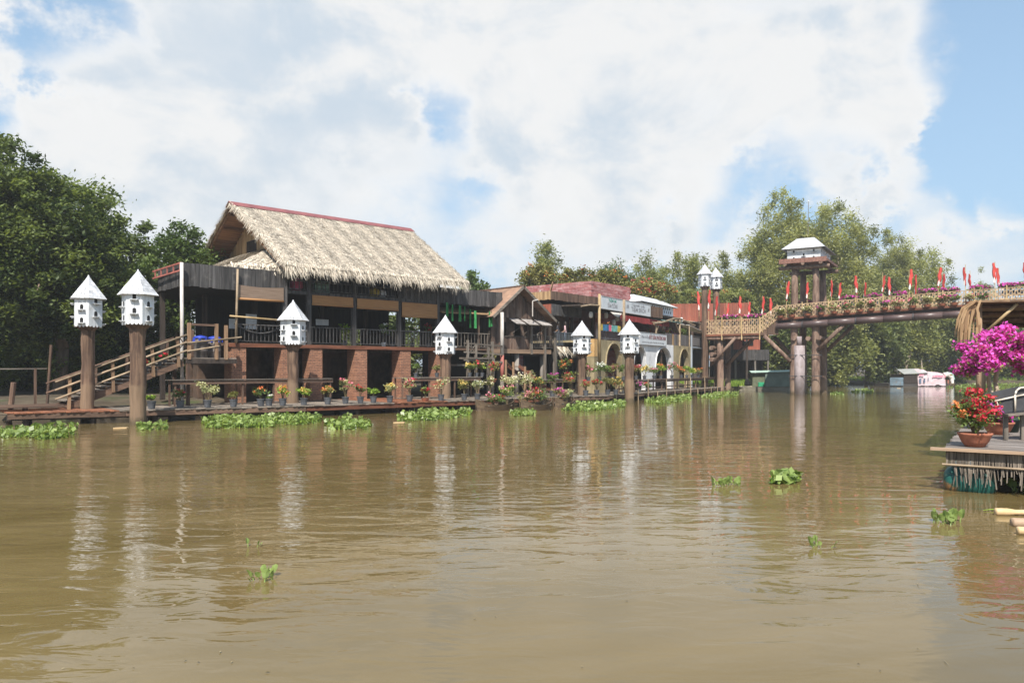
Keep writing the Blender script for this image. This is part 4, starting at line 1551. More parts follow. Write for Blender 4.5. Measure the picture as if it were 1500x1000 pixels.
def lettering(t, txt, x, z, size, mat, width, y=-.036):
    me = text_mesh(txt, size, mat)
    o = put('lettering', me, t, (x, y, z), (R(90), 0, 0))
    w = max(v.co.x for v in me.vertices) - min(v.co.x for v in me.vertices)
    o.scale = (width / w, 1, 1)
    return o


def signboard(px0, px1, z0, z1, d, lab, lines):
    a, b = G.L(px0, d), G.L(px1, d)
    t = thing('sign_board', lab, 'sign', G.w((a + b) / 2, d, z0), G.a)
    w, h = b - a, z1 - z0
    one('panel', signgrey, t, 'box', -w / 2, w / 2, -.03, .03, 0, h)
    fr = M('sign_frame', (.42, .42, .42), (.33, .33, .33), rough=.5)
    one('frame_rail', fr, t, 'box', -w / 2 - .04, w / 2 + .04, -.05, .05, -.04, -.002)
    one('frame_rail', fr, t, 'box', -w / 2 - .04, w / 2 + .04, -.05, .05, h + .002, h + .04)
    for s in (-1, 1):
        one('frame_stile', fr, t, 'box', s * (w / 2 + .021) - .019, s * (w / 2 + .021) + .019, -.05, .05, -.002, h + .002)
    for (txt, x, z, size, mat, wd) in lines:
        lettering(t, txt, x * w, z * h, size, mat, wd * w)
    return t


signboard(880.5, 912, 6.07, 6.86, -.25, 'pale sign board lettered in green and grey on bamboo uprights',
          [('TIỆM MÌ', 0, .74, .26, ink_green, .36), ('VĨNH TƯỜNG', 0, .32, .36, ink_grey, .46)])
signboard(915.5, 952, 6.04, 6.87, -.25, 'long pale sign board with two faint grey lines of lettering',
          [('TÂN NAM   CHÂU', .02, .74, .24, ink_grey, .5), ('TIỆM SÁCH', .02, .36, .40, ink_grey, .58), ('永安', -.41, .5, .30, ink_grey, .09), ('永安', .43, .5, .30, ink_grey, .07)])
signboard(936.5, 975.5, 3.92, 4.78, -.12, 'white sign with maroon capitals fixed on the terrace railing',
          [('Phim trường', -.30, .64, .26, ink_grey, .27), ('ĐẤT RỪNG PHƯƠNG NAM', .16, .62, .42, ink_red, .63), ('xã Nhơn Mỹ, huyện Chợ Mới, tỉnh An Giang', .0, .2, .12, ink_grey, .82)])
t = G.thing('bamboo_mast', 'tall bamboo upright at the left edge of the green lettered sign', 'pole')
one('pole', bamboo, t, 'cyl', (G.L(878, -.35), -.35, 2.4), (G.L(878, -.35), -.35, 6.95), .10, .085, n=10, smooth=True)
one('branch', bamboo_old, t, 'path', [(G.L(878, -.35) - 2.3, -.2, 6.0), (G.L(878, -.35) - 1.2, -.3, 6.16), (G.L(878, -.35), -.35, 6.2)], .06)
t = G.thing('bamboo_mast', 'bamboo upright between the two pale sign boards', 'pole')
one('pole', bamboo_old, t, 'cyl', (G.L(913.8, -.32), -.32, 4.0), (G.L(913.8, -.32), -.32, 6.9), .11, .10, n=10, smooth=True)
# paper lanterns
for px, py, lab in ((865.5, 461, 'white paper lantern left of the bamboo mast'), (888, 462, 'white paper lantern under the green lettered sign'), (899, 472, 'lowest white paper lantern above the coloured bunting'),
                    (904, 466, 'dim white paper lantern next to the second bamboo upright'), (910, 466, 'white paper lantern against the second bamboo upright'), (998, 468.5, 'white paper lantern on the bamboo pergola')):
    d = 1.0 if px < 990 else .1
    L, z = G.L(px, d), G.z(px, py, d)
    t = thing('paper_lantern', lab, 'lantern', G.w(L, d, z), 0, 'white paper lanterns')
    one('shade', lanternmat, t, 'lathe', (0, 0, 0), [(.06, -.21), (.11, -.18), (.14, -.07), (.14, .07), (.11, .18), (.06, .21)], 14, smooth=True)
    one('cap', black, t, 'lathe', (0, 0, .21), [(.06, 0), (.06, .03)], 10)
    one('cord', black, t, 'bar', (0, 0, .23), (0, 0, 6.3 - z if px < 990 else .6), .015)
# white awning cloth, bunting
t = G.thing('awning_cloth', 'small cream cloth sagging under the green lettered sign', 'cloth')
m = MB()
a, b = G.L(894, .2), G.L(911, .2)
m.poly([(a, .2, 6.0), (a + .5, .1, 5.78), ((a + b) / 2, .05, 5.7), (b - .5, .1, 5.8), (b, .2, 6.02)], .02)
m.build('cloth', clothwhite, t)
for i, px in enumerate((880, 884.5, 889, 893, 897.5, 902, 906.5)):
    L = G.L(px, 0)
    o = one('bunting_cloth', (clothY, clothB, clothB, clothP, clothT, clothT, clothY)[i], None, 'box', -.23, .23, -.02, .0, -.42, 0)
    o.location = G.w(L, -.02, 5.06)
    o.rotation_euler = (0, random.uniform(-.08, .08), G.a)
    tag(o, ('yellow bunting cloth beside the tall bamboo mast', 'blue bunting cloth next to the yellow one by the mast', 'blue bunting cloth next to the pink one', 'pink bunting cloth on the terrace railing', 'turquoise bunting cloth next to the pink one', 'turquoise bunting cloth next to the far yellow one', 'yellow bunting cloth beside the pigeon house roof')[i], 'bunting', 'bunting cloths on the terrace railing')

t = G.thing('bamboo_pergola', 'crooked bamboo pergola over the terrace beside the maroon lettered sign', 'pergola')
pa, pb = G.L(958, 0), G.L(996, 0)
one('beam', bamboo_old, t, 'path', [(pa - .3, -.1, 5.55), (pa + 1.5, -.05, 5.72), (pb - 1.5, 0, 6.2), (pb, 0, 6.3), (pb + 4.5, .2, 5.95)], .09, .07, 7)
for L, zt in ((pa + .4, 5.6), (pb - .1, 6.25)):
    one('post', bamboo_old, t, 'cyl', (L, 0, 4.0), (L, 0, zt), .09, n=8)
    one('strut', bamboo_old, t, 'cyl', (L, 0, 4.95), (L + (.9 if L < pa + 2 else -1.3), 0, 5.8 if L < pa + 2 else 6.1), .055, n=7)
for k in range(9):
    x = pa + .4 + (pb + 3.5 - pa) * k / 9
    one('rafter', bamboo_old, t, 'cyl', (x, -.15, 5.68 + .5 * min(1, k / 6)), (x, 2.6, 6.0 + .4 * min(1, k / 6)), .04, n=6)
t = G.thing('shade_cloth', 'white tilted shade sheet at the walkway end of the terrace', 'cloth')
m = MB()
a, b = G.L(1010, -.2), G.L(1033, -.2)
m.poly([(a, -.2, 5.85), (b, -.3, 5.35), (b + .2, 1.0, 5.5), (a, .9, 6.0)], .03)
m.build('sheet', clothwhite, t)
for L, d, zt in ((a + .1, -.15, 5.84), (b - .1, -.2, 5.38)):
    one('post', bamboo_old, t, 'cyl', (L, d, 4.0), (L, d, zt), .05, n=7)

# long white pigeon loft on the terrace roof
def loft():
    d0 = 1.6
    La, Lb = G.L(936, d0), G.L(986, d0)
    dd = 3.0
    zb_, ze, zr = 6.44, 7.45, 8.12
    t = G.thing('pigeon_loft', 'long white pigeon loft with sloping roof on the terrace building', 'pigeon loft')
    bl = M('loft_wall', (.62, .70, .76), (.52, .60, .66), (2, 2, 1), rnd=.1)
    one('wall', bl, t, 'box', La, Lb, d0, d0 + dd, zb_, ze)
    ov = .35
    i = 1.0
    o = [(La - ov, d0 - ov, ze), (Lb + ov, d0 - ov, ze), (Lb + ov, d0 + dd + ov, ze), (La - ov, d0 + dd + ov, ze)]
    n_ = [(La + i, d0 + .9, zr), (Lb - i, d0 + .9, zr), (Lb - i, d0 + dd - .9, zr), (La + i, d0 + dd - .9, zr)]
    m = MB()
    for k in range(4):
        j = (k + 1) % 4
        m.poly([o[k], o[j], n_[j], n_[k]], .04)
    m.poly(n_, .04)
    m.build('roof', whiteroof, t)
    k = 0
    for z in (6.62, 6.98, 7.28):
        for q in range(14):
            x = La + .4 + (Lb - La - .8) * (q + (.5 if k % 2 else 0)) / 14
            put('nest_hole', HOLE, t, (x, d0 - .004, z - .12), (0, 0, 0), (1.15, 1, 1.0))
        for q in range(3):
            put('nest_hole', HOLE, t, (La - .004, d0 + .5 + q * .9, z - .12), (0, 0, -math.pi / 2), (1.3, 1, 1.1))
        k += 1


loft()


# ================================================================== people on the bar balcony
def person(px, d, fr, zf, face, lab, shirt, legs, reach):
    p = fr.w(fr.L(px, d), d, zf)
    t = thing('person', lab, 'person', p, face)
    J = {'pel': (0, 0, .92), 'sp': (0, .01, 1.15), 'ch': (0, .0, 1.32), 'nk': (0, .01, 1.45), 'hd': (0, 0.0, 1.54), 'ht': (0, 0, 1.66),
         'ls': (-.17, .01, 1.36), 'le': (-.22, -.02, 1.10), 'lw': (-.16, .18, .98), 'lh': (-.13, .26, .97),
         'rs': (.17, .01, 1.36), 're': (.25, .03, 1.10), 'rw': (.24, reach, 1.0), 'rh': (.23, reach + .08, .99),
         'lp': (-.09, 0, .88), 'lk': (-.10, .02, .48), 'la': (-.10, 0, .07), 'lt': (-.10, .13, .03),
         'rp': (.09, 0, .88), 'rk': (.11, .03, .48), 'ra': (.11, 0, .07), 'rt': (.11, .13, .03)}
    Rd = {'pel': .14, 'sp': .115, 'ch': .135, 'nk': .055, 'hd': .085, 'ht': .07, 'ls': .06, 'le': .045, 'lw': .034, 'lh': .032, 'rs': .06, 're': .045, 'rw': .034, 'rh': .032,
          'lp': .1, 'lk': .065, 'la': .045, 'lt': .035, 'rp': .1, 'rk': .065, 'ra': .045, 'rt': .035}
    E_ = [('pel', 'sp'), ('sp', 'ch'), ('ch', 'nk'), ('nk', 'hd'), ('hd', 'ht'), ('ch', 'ls'), ('ls', 'le'), ('le', 'lw'), ('lw', 'lh'), ('ch', 'rs'), ('rs', 're'), ('re', 'rw'), ('rw', 'rh'),
          ('pel', 'lp'), ('lp', 'lk'), ('lk', 'la'), ('la', 'lt'), ('pel', 'rp'), ('rp', 'rk'), ('rk', 'ra'), ('ra', 'rt')]
    ks = list(J)
    me = bpy.data.meshes.new('body')
    me.from_pydata([J[k] for k in ks], [(ks.index(a), ks.index(b)) for a, b in E_], [])
    o = bpy.data.objects.new('body', me)
    COL.objects.link(o)
    md = o.modifiers.new('skin', 'SKIN')
    for i, k in enumerate(ks):
        me.skin_vertices[0].data[i].radius = (Rd[k], Rd[k] * (.75 if k in ('pel', 'sp', 'ch') else 1))
    me.skin_vertices[0].data[0].use_root = True
    s_ = o.modifiers.new('sub', 'SUBSURF')
    s_.levels = 2
    bpy.context.view_layer.update()
    m2 = bpy.data.meshes.new_from_object(o.evaluated_get(bpy.context.evaluated_depsgraph_get()))
    bpy.data.objects.remove(o)
    m2.materials.clear()
    for x in (skin, shirt, legs):
        m2.materials.append(x)
    for pl in m2.polygons:
        c = pl.center
        pl.material_index = 0 if c.z > 1.43 or (c.z < 1.15 and abs(c.x) > .15 and c.z > .9) else (1 if c.z > .93 else 2)
        pl.use_smooth = True
    put('body', m2, t)
    m = MB()
    m.lathe((0, -.02, 1.5), [(.07, -.22), (.10, -.12), (.112, .02), (.112, .10), (.09, .17), (.03, .215), (.005, .22)], 14)
    m.build('hair', hairm, t, smooth=True)
    return t


person(828, -.58, K, 3.6, K.a + .5, 'person in a pink shirt and jeans with long dark hair leaning on the balcony rail', shirtpink, jeans, .22)
person(818, -.3, K, 3.6, K.a + .2, 'person in dark clothes standing in the gloom of the bar balcony', shirtdark, shirtdark, .16)

# ================================================================== footbridge
BW = 3.9
latmat = M('bamboo_lattice', (.50, .36, .22), (.33, .22, .13), (3, 3, 3), rnd=.6, rough=.6)
WZ = 5.05


def zd(L):
    return 6.28 + .048 * L - .0007 * L * L


def lattice(mb, p, q, h):
    """woven bamboo panel between two foot points"""
    p, q = Vector(p), Vector(q)
    n = max(2, int((q - p).length / .155))
    up = Vector((0, 0, 1))
    for z in (.06, h * .5, h - .03):
        mb.bar(p + up * z, q + up * z, .04, .05)
    for i in range(n + 1):
        a = p.lerp(q, i / n)
        mb.bar(a + up * .05, a + up * (h - .05), .04, .03)
        if i < n:
            b = p.lerp(q, (i + 1) / n)
            for k in range(3):
                z = (k + (.35 if i % 2 else .75)) * h / 3.2
                mb.bar(a + up * z, b + up * (z + .05), .03, .07)


def build_bridge():
    t = B.thing('footbridge', 'timber footbridge with woven bamboo railings and a brown pipe along its side', 'bridge')
    xs = [-1.3 + k * 2.0 for k in range(22)]
    for i in range(len(xs) - 1):
        a, b = xs[i], xs[i + 1]
        one('deck_section', brownwood_x, t, 'poly', [(a, -.25, zd(a)), (b, -.25, zd(b)), (b, BW, zd(b)), (a, BW, zd(a))], .12)
        one('kerb_beam', redwood, t, 'bar', (a, -.3, zd(a) - .02), (b, -.3, zd(b) - .02), .12, .16)
        for d, nm in ((-.22, 'railing'), (BW - .1, 'railing')):
            m = MB()
            lattice(m, (a, d, zd(a)), (b, d, zd(b)), 1.12)
            r = m.build(nm, latmat, t, kind='stuff')
            one('rail_post', bamboo, r, 'cyl', (a, d - .03, zd(a)), (a, d - .03, zd(a) + 1.25), .045, n=7)
        one('girder', M('girder', (.07, .05, .045), (.04, .03, .027), HX), t, 'bar', (a, .1, zd(a) - .3), (b, .1, zd(b) - .3), .2, .34)
        one('pipe', steelbrown, t, 'cyl', (a, -.36, zd(a) - .62), (b, -.36, zd(b) - .62), .27, n=16, smooth=True)
        one('girder', darkwood, t, 'bar', (a, BW - .4, zd(a) - .35), (b, BW - .4, zd(b) - .35), .2, .4)
        if i % 2 == 1:
            one('pipe_clamp', iron, t, 'cyl', (a + .02, -.36, zd(a) - .62), (a + .1, -.36, zd(a) - .62), .30, n=14)
            one('cross_log', logbark, t, 'cyl', (a, -.2, zd(a) - .55), (a, BW, zd(a) - .55), .12, n=8)
    # lower walkway on the bank side
    ys = [-7.6, -5.9, -4.2, -2.7]
    for a, b in zip(ys, ys[1:]):
        one('walk_deck', brownwood_x, t, 'box', a, b, -.2, 3.0, WZ - .1, WZ)
        one('walk_beam', logbark, t, 'cyl', (a, -.05, WZ - .32), (b, -.05, WZ - .32), .17, n=10, smooth=True)
        one('walk_kerb', redwood, t, 'box', a, b, -.28, -.202, WZ - .14, WZ + .04)
        for d in (-.2, 2.9):
            m = MB()
            lattice(m, (a, d, WZ), (b, d, WZ), 1.3)
            r = m.build('railing', latmat, t, kind='stuff')
            one('rail_post', bamboo, r, 'cyl', (b, d - .04, WZ - .5), (b, d - .04, WZ + 1.45), .055, n=7)
    # stair between the levels
    n = 7
    for k in range(n):
        x = -2.7 + 1.4 * k / n
        z = WZ + (zd(-1.3) - WZ) * (k + 1) / n
        one('stair_tread', redwood, t, 'box', x, x + .26, -.24, 2.6, z - .06, z)
    m = MB()
    lattice(m, (-2.75, -.24, WZ), (-1.2, -.24, zd(-1.3)), 1.2)
    m.build('railing', latmat, t, kind='stuff')
    m = MB()
    for k in range(8):
        x = -2.7 + 1.55 * k / 8
        m.box(x, x + .185, -.27, -.245, WZ - .12, WZ + (zd(-1.3) - WZ) * (k + .5) / 8)
    m.build('stair_cheek', brownwood, t, kind='stuff')
    # log piers: the two towards the river bank and the jacketed ones under the tower are drawn with the tower
    for L, d, r in ((-6.2, .3, .30), (-6.2, 2.6, .28)):
        one('pier_log', logbark, t, 'cyl', (L, d, -1), (L, d, WZ - .3), r * 1.05, r * .9, n=12, seg=5, wob=.02, smooth=True)
    one('brace_log', logbark, t, 'cyl', (-6.9, -.2, 2.4), (-4.7, -.25, WZ - .25), .13, n=10, smooth=True)
    one('brace_log', logbark, t, 'cyl', (-6.4, 2.2, 2.2), (-3.8, 2.2, WZ - .25), .16, n=10, smooth=True)
    one('brace_log', logbark, t, 'cyl', (-.2, -.3, 2.7), (-2.3, -.35, WZ - .2), .17, n=10, smooth=True)
    one('brace_log', logbark, t, 'cyl', (-.2, 2.4, 2.7), (-2.1, 2.4, WZ - .2), .17, n=10, smooth=True)
    one('brace_log', logbark, t, 'cyl', (1.9, -.2, 3.6), (4.0, -.25, 5.75), .16, n=10, smooth=True)
    one('brace_log', logbark, t, 'cyl', (1.9, BW, 3.6), (4.0, BW, 5.75), .16, n=10, smooth=True)
    for z, L in ((3.9, -6.75), (3.35, -6.75), (2.9, -6.75)):
        one('cut_log', logbark, t, 'cyl', (L, -.5, z), (L + .1, 3.2, z), .2, n=10)
    for L in (18, 20.5):
        for d in (.3, BW - .4):
            one('pier_log', logbark, t, 'cyl', (L, d, -1), (L, d, zd(L) - .5), .34, .3, n=12, smooth=True)


build_bridge()


def build_tower():
    t = B.thing('pigeon_tower', 'log tower on the bridge carrying a large white hip roofed pigeon house', 'tower')
    Lf = [B.L(1163.5, 0.05), B.L(1194.5, .05)]
    dB = BW - .35
    ztop = B.z(1180, 394, 0)
    for L in Lf:
        for d in (.05, dB):
            one('log_post', logbark, t, 'cyl', (L, d, -1.0), (L + random.uniform(-.05, .05), d, ztop + .1), .36 if d < 1 else .34, .25, n=14, seg=9, wob=.025, smooth=True)
    one('concrete_jacket', concrete, t, 'cyl', (Lf[0] + .45, -.12, -.8), (Lf[0] + .45, -.12, 4.0), .43, .42, n=16, smooth=True)
    one('jacket_neck', concrete, t, 'cyl', (Lf[0] + .42, -.1, 4.0), (Lf[0] + .42, -.1, 4.75), .2, .2, n=12, smooth=True)
    for z in (3.2, 1.5):
        one('tie_rod', iron, t, 'bar', (Lf[0] - .4, -.5, z), (Lf[1] + .6, -.5, z), .05)
    for L, z in ((Lf[0] + .05, 4.6), (Lf[0] + 1.15, 4.55), (Lf[1] + .35, 4.6)):
        one('log_end', logbark, t, 'cyl', (L, -.45, z), (L, dB + .5, z), .19, n=12)
    # platform of crossed logs
    a, b = Lf[0] - .95, Lf[1] + .95
    for d in (-.35, dB + .3):
        one('platform_log', logbark, t, 'cyl', (a - .2, d, ztop + .12), (b + .2, d, ztop + .12), .16, n=10, smooth=True)
    for L in (a + .4, (a + b) / 2, b - .4):
        one('platform_log', logbark, t, 'cyl', (L, -.85, ztop + .38), (L, dB + .8, ztop + .38), .14, n=10)
    zp = ztop + .52
    m = MB()
    x = a - .05
    while x < b:
        m.box(x, x + .2, -.8, dB + .75, zp, zp + .12)
        x += .215
    m.build('platform_boards', M('platform_red', (.24, .12, .09), (.13, .065, .05), HY, rnd=.5), t, kind='stuff')
    m = MB()
    m.box(a - .08, b + .05, -.86, -.81, zp - .08, zp + .3)
    m.box(b + .06, b + .1, -.8, dB + .78, zp - .05, zp + .16)
    m.build('platform_fascia', M('platform_red', (.24, .12, .09)), t)
    # house
    z0, h = zp + .13, .98
    ha, hb, h0, h1 = Lf[0] - .42, Lf[1] + .5, -.6, dB + .5
    one('house_wall', white, t, 'box', ha, hb, h0, h1, z0, z0 + h)
    ov, i = .4, .62
    zr = z0 + h + .95
    o = [(ha - ov, h0 - ov, z0 + h - .04), (hb + ov, h0 - ov, z0 + h - .04), (hb + ov, h1 + ov, z0 + h - .04), (ha - ov, h1 + ov, z0 + h - .04)]
    n_ = [(ha + i, h0 + i + .2, zr), (hb - i, h0 + i + .2, zr), (hb - i, h1 - i - .2, zr), (ha + i, h1 - i - .2, zr)]
    m = MB()
    rows = 7
    for k in range(4):
        j = (k + 1) % 4
        for r in range(rows):
            f0, f1 = r / rows, (r + 1) / rows
            A_, B_ = Vector(o[k]).lerp(Vector(n_[k]), f0), Vector(o[j]).lerp(Vector(n_[j]), f0)
            C_, D_ = Vector(o[j]).lerp(Vector(n_[j]), f1), Vector(o[k]).lerp(Vector(n_[k]), f1)
            lift = Vector((0, 0, .02))
            m.poly([A_ + lift, B_ + lift, C_, D_], .03)
    m.poly(n_, .03)
    m.build('shingle_roof', whiteroof, t, kind='stuff')
    for (x, z) in ((.2, .65), (.8, .65), (.5, .36), (.2, .1), (.8, .1)):
        X = ha + (hb - ha) * x
        put('nest_hole', HOLE, t, (X, h0 - .005, z0 + z), (0, 0, 0), (1.1, 1, 1.0))
        put('perch', PERCH, t, (X, h0 - .005, z0 + z), (0, 0, 0), (1, 1, 1))
    for q in range(4):
        for z in (.65, .15):
            put('nest_hole', HOLE, t, (hb + .005, h0 + .5 + q * 1.0, z0 + z), (0, 0, math.pi / 2), (1.1, 1, 1))
            put('perch', PERCH, t, (hb + .005, h0 + .5 + q * 1.0, z0 + z), (0, 0, math.pi / 2), (1, 1, 1))
    # planting on the flat roof top and the aerial
    C = np.array([[RNG.uniform(n_[0][0], n_[1][0]), RNG.uniform(n_[0][1], n_[2][1]), zr + .16] for _ in range(26)])
    P, r = clump_points(C, np.full(26, .22), 45)
    link(tag(bpy.data.objects.new('roof_plants', quads_mesh('roof_plants', leaf_quads(P, .10), r, leaf_olive)), kind='stuff'), t)
    one('aerial', greywood, t, 'cyl', ((ha + hb) / 2, (h0 + h1) / 2 - .6, zr), ((ha + hb) / 2 + .05, (h0 + h1) / 2 - .6, zr + 3.1), .035, .02, n=6)
    one('aerial_tip', white, t, 'lathe', ((ha + hb) / 2 + .05, (h0 + h1) / 2 - .6, zr + 3.1), [(.03, 0), (.07, .06), (.03, .14)], 8)


build_tower()


# ---- flags
def flag_meshes():
    out = []
    for s in range(3):
        random.seed(40 + s)
        m = MB()
        n = 10
        h = 1.7
        vs, fs = [], []
        for k in range(n + 1):
            z = h * (1 - k / n)
            w = (.04 + .085 * math.sin(math.pi * min(1, (k + .6) / n)) * (1 + .25 * math.sin(k * 1.7 + s))) * 1.05
            o = .03 * math.sin(k * 1.3 + s * 2)
            ring = [(-w + o, 0, z), (-w * .3 + o, -.07, z), (w * .4 + o, -.03, z), (w + o, -.08, z), (w * .9 + o, .05, z), (o, .07, z)]
            vs += ring
        for k in range(n):
            for i in range(6):
                j = (i + 1) % 6
                fs.append((k * 6 + i, k * 6 + j, k * 6 + 6 + j, k * 6 + 6 + i))
        m.add(vs, fs)
        w2 = MB()
        st = random.uniform(.08, .3)
        zz = [.02 + st * .6, .22 + st * .6, .5 + st * .6]
        w2.poly([(-.09, -.082, zz[0]), (.02, -.09, zz[0] - .08), (.06, -.09, zz[1]), (-.02, -.085, zz[2]), (-.08, -.08, zz[1])], .01)
        out.append((m.mesh('cloth', clothred, True), w2.mesh('white_emblem', clothwhite)))
    return out


FLAGS = flag_meshes()
pm = MB()
pm.cyl((0, .03, -1.2), (0, .03, 1.9), .028, .02, n=6, r=.5)
FPOLE = pm.mesh('pole', bamboo)
fi = 0


def flag(p, lab, group, s=1.0):
    global fi
    t = thing('flag', lab, 'flag', p, B.a + random.uniform(-.4, .4), group)
    put('pole', FPOLE, t)
    c, w = FLAGS[fi % 3]
    s *= random.uniform(.78, .95)
    o = put('cloth', c, t, (0, 0, .35), (random.uniform(-.05, .05), random.uniform(-.12, .12), random.uniform(-.8, .8)), (s, s, s * random.uniform(.9, 1.05)))
    put('white_emblem', w, o)
    fi += 1


ORD = ['first', 'second', 'third', 'fourth', 'fifth', 'sixth', 'seventh', 'eighth', 'ninth', 'tenth', 'eleventh', 'twelfth', 'thirteenth', 'fourteenth', 'fifteenth', 'sixteenth', 'seventeenth', 'eighteenth', 'nineteenth', 'twentieth', 'twenty first', 'twenty second']
random.seed(5)
for i, px in enumerate((1152, 1182, 1218, 1255, 1293, 1332, 1374, 1414, 1457, 1502)):
    L = B.L(px, -.3)
    flag(B.w(L, -.32, zd(L) + 1.12), ORD[i] + ' furled red flag from the stair top on the river side bridge railing', 'flags on the river side of the upper bridge')
for i, px in enumerate((1229, 1266, 1303, 1341, 1381, 1421, 1463)):
    L = B.L(px, BW)
    flag(B.w(L, BW, zd(L) + 1.1), ORD[i] + ' furled red flag from the pigeon tower on the far bridge railing', 'flags on the far side of the upper bridge')
for i, px in enumerate((1117, 1084, 1049)):
    L = B.L(px, -.3)
    flag(B.w(L, -.32, WZ + 1.28), ORD[i] + ' furled red flag from the stair foot on the river side of the walkway', 'flags on the river side of the lower walkway', 1.1)
for i, px in enumerate((1129, 1096.5, 1064.5)):
    L = B.L(px, 2.9)
    flag(B.w(L, 2.95, WZ + 1.28), ORD[i] + ' furled red flag from the stair foot on the far side of the walkway', 'flags on the far side of the lower walkway')
for px, lab in ((1024, 'furled red flag beside the brown post of the taller pigeon house'), (1038, 'furled red flag just behind the brown post of the pigeon house')):
    flag(at(px, 460, 69.5), lab, None, 1.2)


# ================================================================== potted plants
def pot_mesh(kind):
    m = MB()
    if kind == 'bowl':
        m.lathe((0, 0, 0), [(.17, 0), (.24, .1), (.29, .22), (.31, .24), (.31, .27), (.28, .27), (.26, .22)], 18, .5)
        return m.mesh('pot', terracotta, True)
    if kind == 'dish':
        m.lathe((0, 0, 0), [(.14, 0), (.2, .12), (.21, .14), (.18, .14)], 12, .5)
        return m.mesh('pot', terracotta)
    if kind == 'white':
        m.lathe((0, 0, 0), [(.1, 0), (.13, .2), (.14, .22), (.12, .22)], 12, .5)
        return m.mesh('pot', potwhite)
    m.lathe((0, 0, 0), [(.11, 0), (.145, .24), (.16, .245), (.16, .28), (.13, .28), (.12, .25)], 12, .5)
    return m.mesh('pot', potgrey)


POTS = {k: pot_mesh(k) for k in ('bowl', 'dish', 'white', 'bucket')}
FLW = {'red': fl_red, 'pink': fl_pink, 'magenta': fl_mag, 'orange': fl_orange, 'yellow': fl_yellow, 'cream': fl_cream, 'white': fl_white}
FOL = {'green': leaf_pot, 'lime': leaf_lime, 'cream': leaf_var, 'olive': leaf_olive}


def potted(p, h, w, fol, flw, lab, group, pot='bucket', ps=1.0, dens=1.0, lsz=.055, fsz=.042, top=.5):
    t = thing('potted_plant', lab, 'potted plant', p, random.uniform(0, 6), group)
    po = put('pot', POTS[pot], t, (0, 0, 0), (0, 0, 0), (ps, ps, ps))
    ph = {'bowl': .25, 'dish': .13, 'white': .2, 'bucket': .26}[pot] * ps
    ch = max(h - ph, .12)
    st = MB()
    nb = 6
    C = []
    for k in range(nb):
        th = k * 2.4 + random.random()
        rr = w * random.uniform(.25, .8)
        q = Vector((rr * math.cos(th), rr * math.sin(th), ph + ch * random.uniform(.45, .92)))
        st.path([(0, 0, ph * .8), (q.x * .4, q.y * .4, ph + ch * .35), tuple(q)], .014, .006, 4)
        C.append(tuple(q))
    st.build('stems', M('plant_stem', (.16, .12, .06), (.1, .075, .04), rnd=.3), t)
    C = np.array(C + [(random.uniform(-.5, .5) * w, random.uniform(-.5, .5) * w, ph + ch * random.uniform(.5, .85)) for _ in range(5)])
    rad = np.full(len(C), min(w, ch) * .42)
    P, r = clump_points(C, rad, int(26 * dens))
    put('foliage', quads_mesh('foliage', leaf_quads(P, lsz, .5, .4), r, FOL[fol]), t)['kind'] = 'stuff'
    for f in flw:
        pick = RNG.permutation(len(C))[:max(3, int(len(C) * top))]
        Cf = C[pick] + np.array([0, 0, .06])
        P, r = clump_points(Cf, rad[pick] * .85, int(20 * dens / max(1, len(flw) ** .5)))
        put('flowers', quads_mesh('flowers', leaf_quads(P, fsz, .8, .3), r, FLW[f]), t)['kind'] = 'stuff'
    return t


def dock_pot(px, hpx, wpx, fol, flw, lab, pot='bucket', inset=.32, dz=0.0, dens=1.0):
    L = dock_L(px, inset)
    d = dfront(L) + inset
    p = F.w(L, d, DZ + .01 + dz)
    k = p.y / FPX
    return potted(p, hpx * k * 1.05, wpx * k / 2 * 1.2, fol, flw, lab, 'potted plants on the timber dock', pot, 1.1 if pot == 'bucket' else 1.0, dens)


random.seed(21)
for a in (
    (222, 19, 13, 'lime', (), 'small lime green potted plant near the thick pigeon post'),
    (264, 25, 15, 'green', ('red',), 'potted plant with dark red flowers under the left table end'),
    (304, 35, 26, 'cream', (), 'large pale variegated potted bush on the dock'),
    (342, 22, 14, 'olive', (), 'small olive potted plant below the first brick pier'),
    (382, 26, 17, 'green', ('orange',), 'green potted plant with orange tips beside a white blossom'),
    (394, 12, 10, 'green', ('white',), 'low potted plant with white blossoms on the dock'),
    (414, 26, 16, 'lime', ('orange', 'yellow'), 'potted plant with orange and yellow tips before the second pier'),
    (445, 24, 18, 'lime', ('yellow',), 'yellow green potted plant before the third brick pier'),
    (480, 27, 18, 'olive', ('orange', 'yellow'), 'potted plant with yellow orange crown past the table end'),
    (506, 36, 16, 'cream', ('pink',), 'tall pink flowering plant in a grey bucket'),
    (528, 25, 16, 'green', ('red',), 'red flowering potted plant on the red planks'),
    (547, 21, 16, 'lime', (), 'lime green potted plant on the red planks'),
    (571, 26, 18, 'cream', ('yellow',), 'pale yellow potted shrub on the red planks'),
    (600, 34, 18, 'cream', ('pink', 'red'), 'tall pink and cream potted plant at the second table leg'),
    (623, 21, 15, 'green', ('red',), 'low red flowering plant in a shallow dish', 'dish'),
    (646, 32, 23, 'cream', ('red', 'cream'), 'broad potted plant with red and cream flowers'),
    (680, 28, 20, 'olive', ('yellow',), 'yellow green potted shrub below the pot table'),
    (699, 27, 19, 'cream', ('white',), 'cream white potted shrub below the pot table'),
    (718, 32, 14, 'olive', ('cream',), 'tall olive potted plant at the right table leg'),
):
    dock_pot(*a[:6], pot=a[6] if len(a) > 6 else 'bucket')
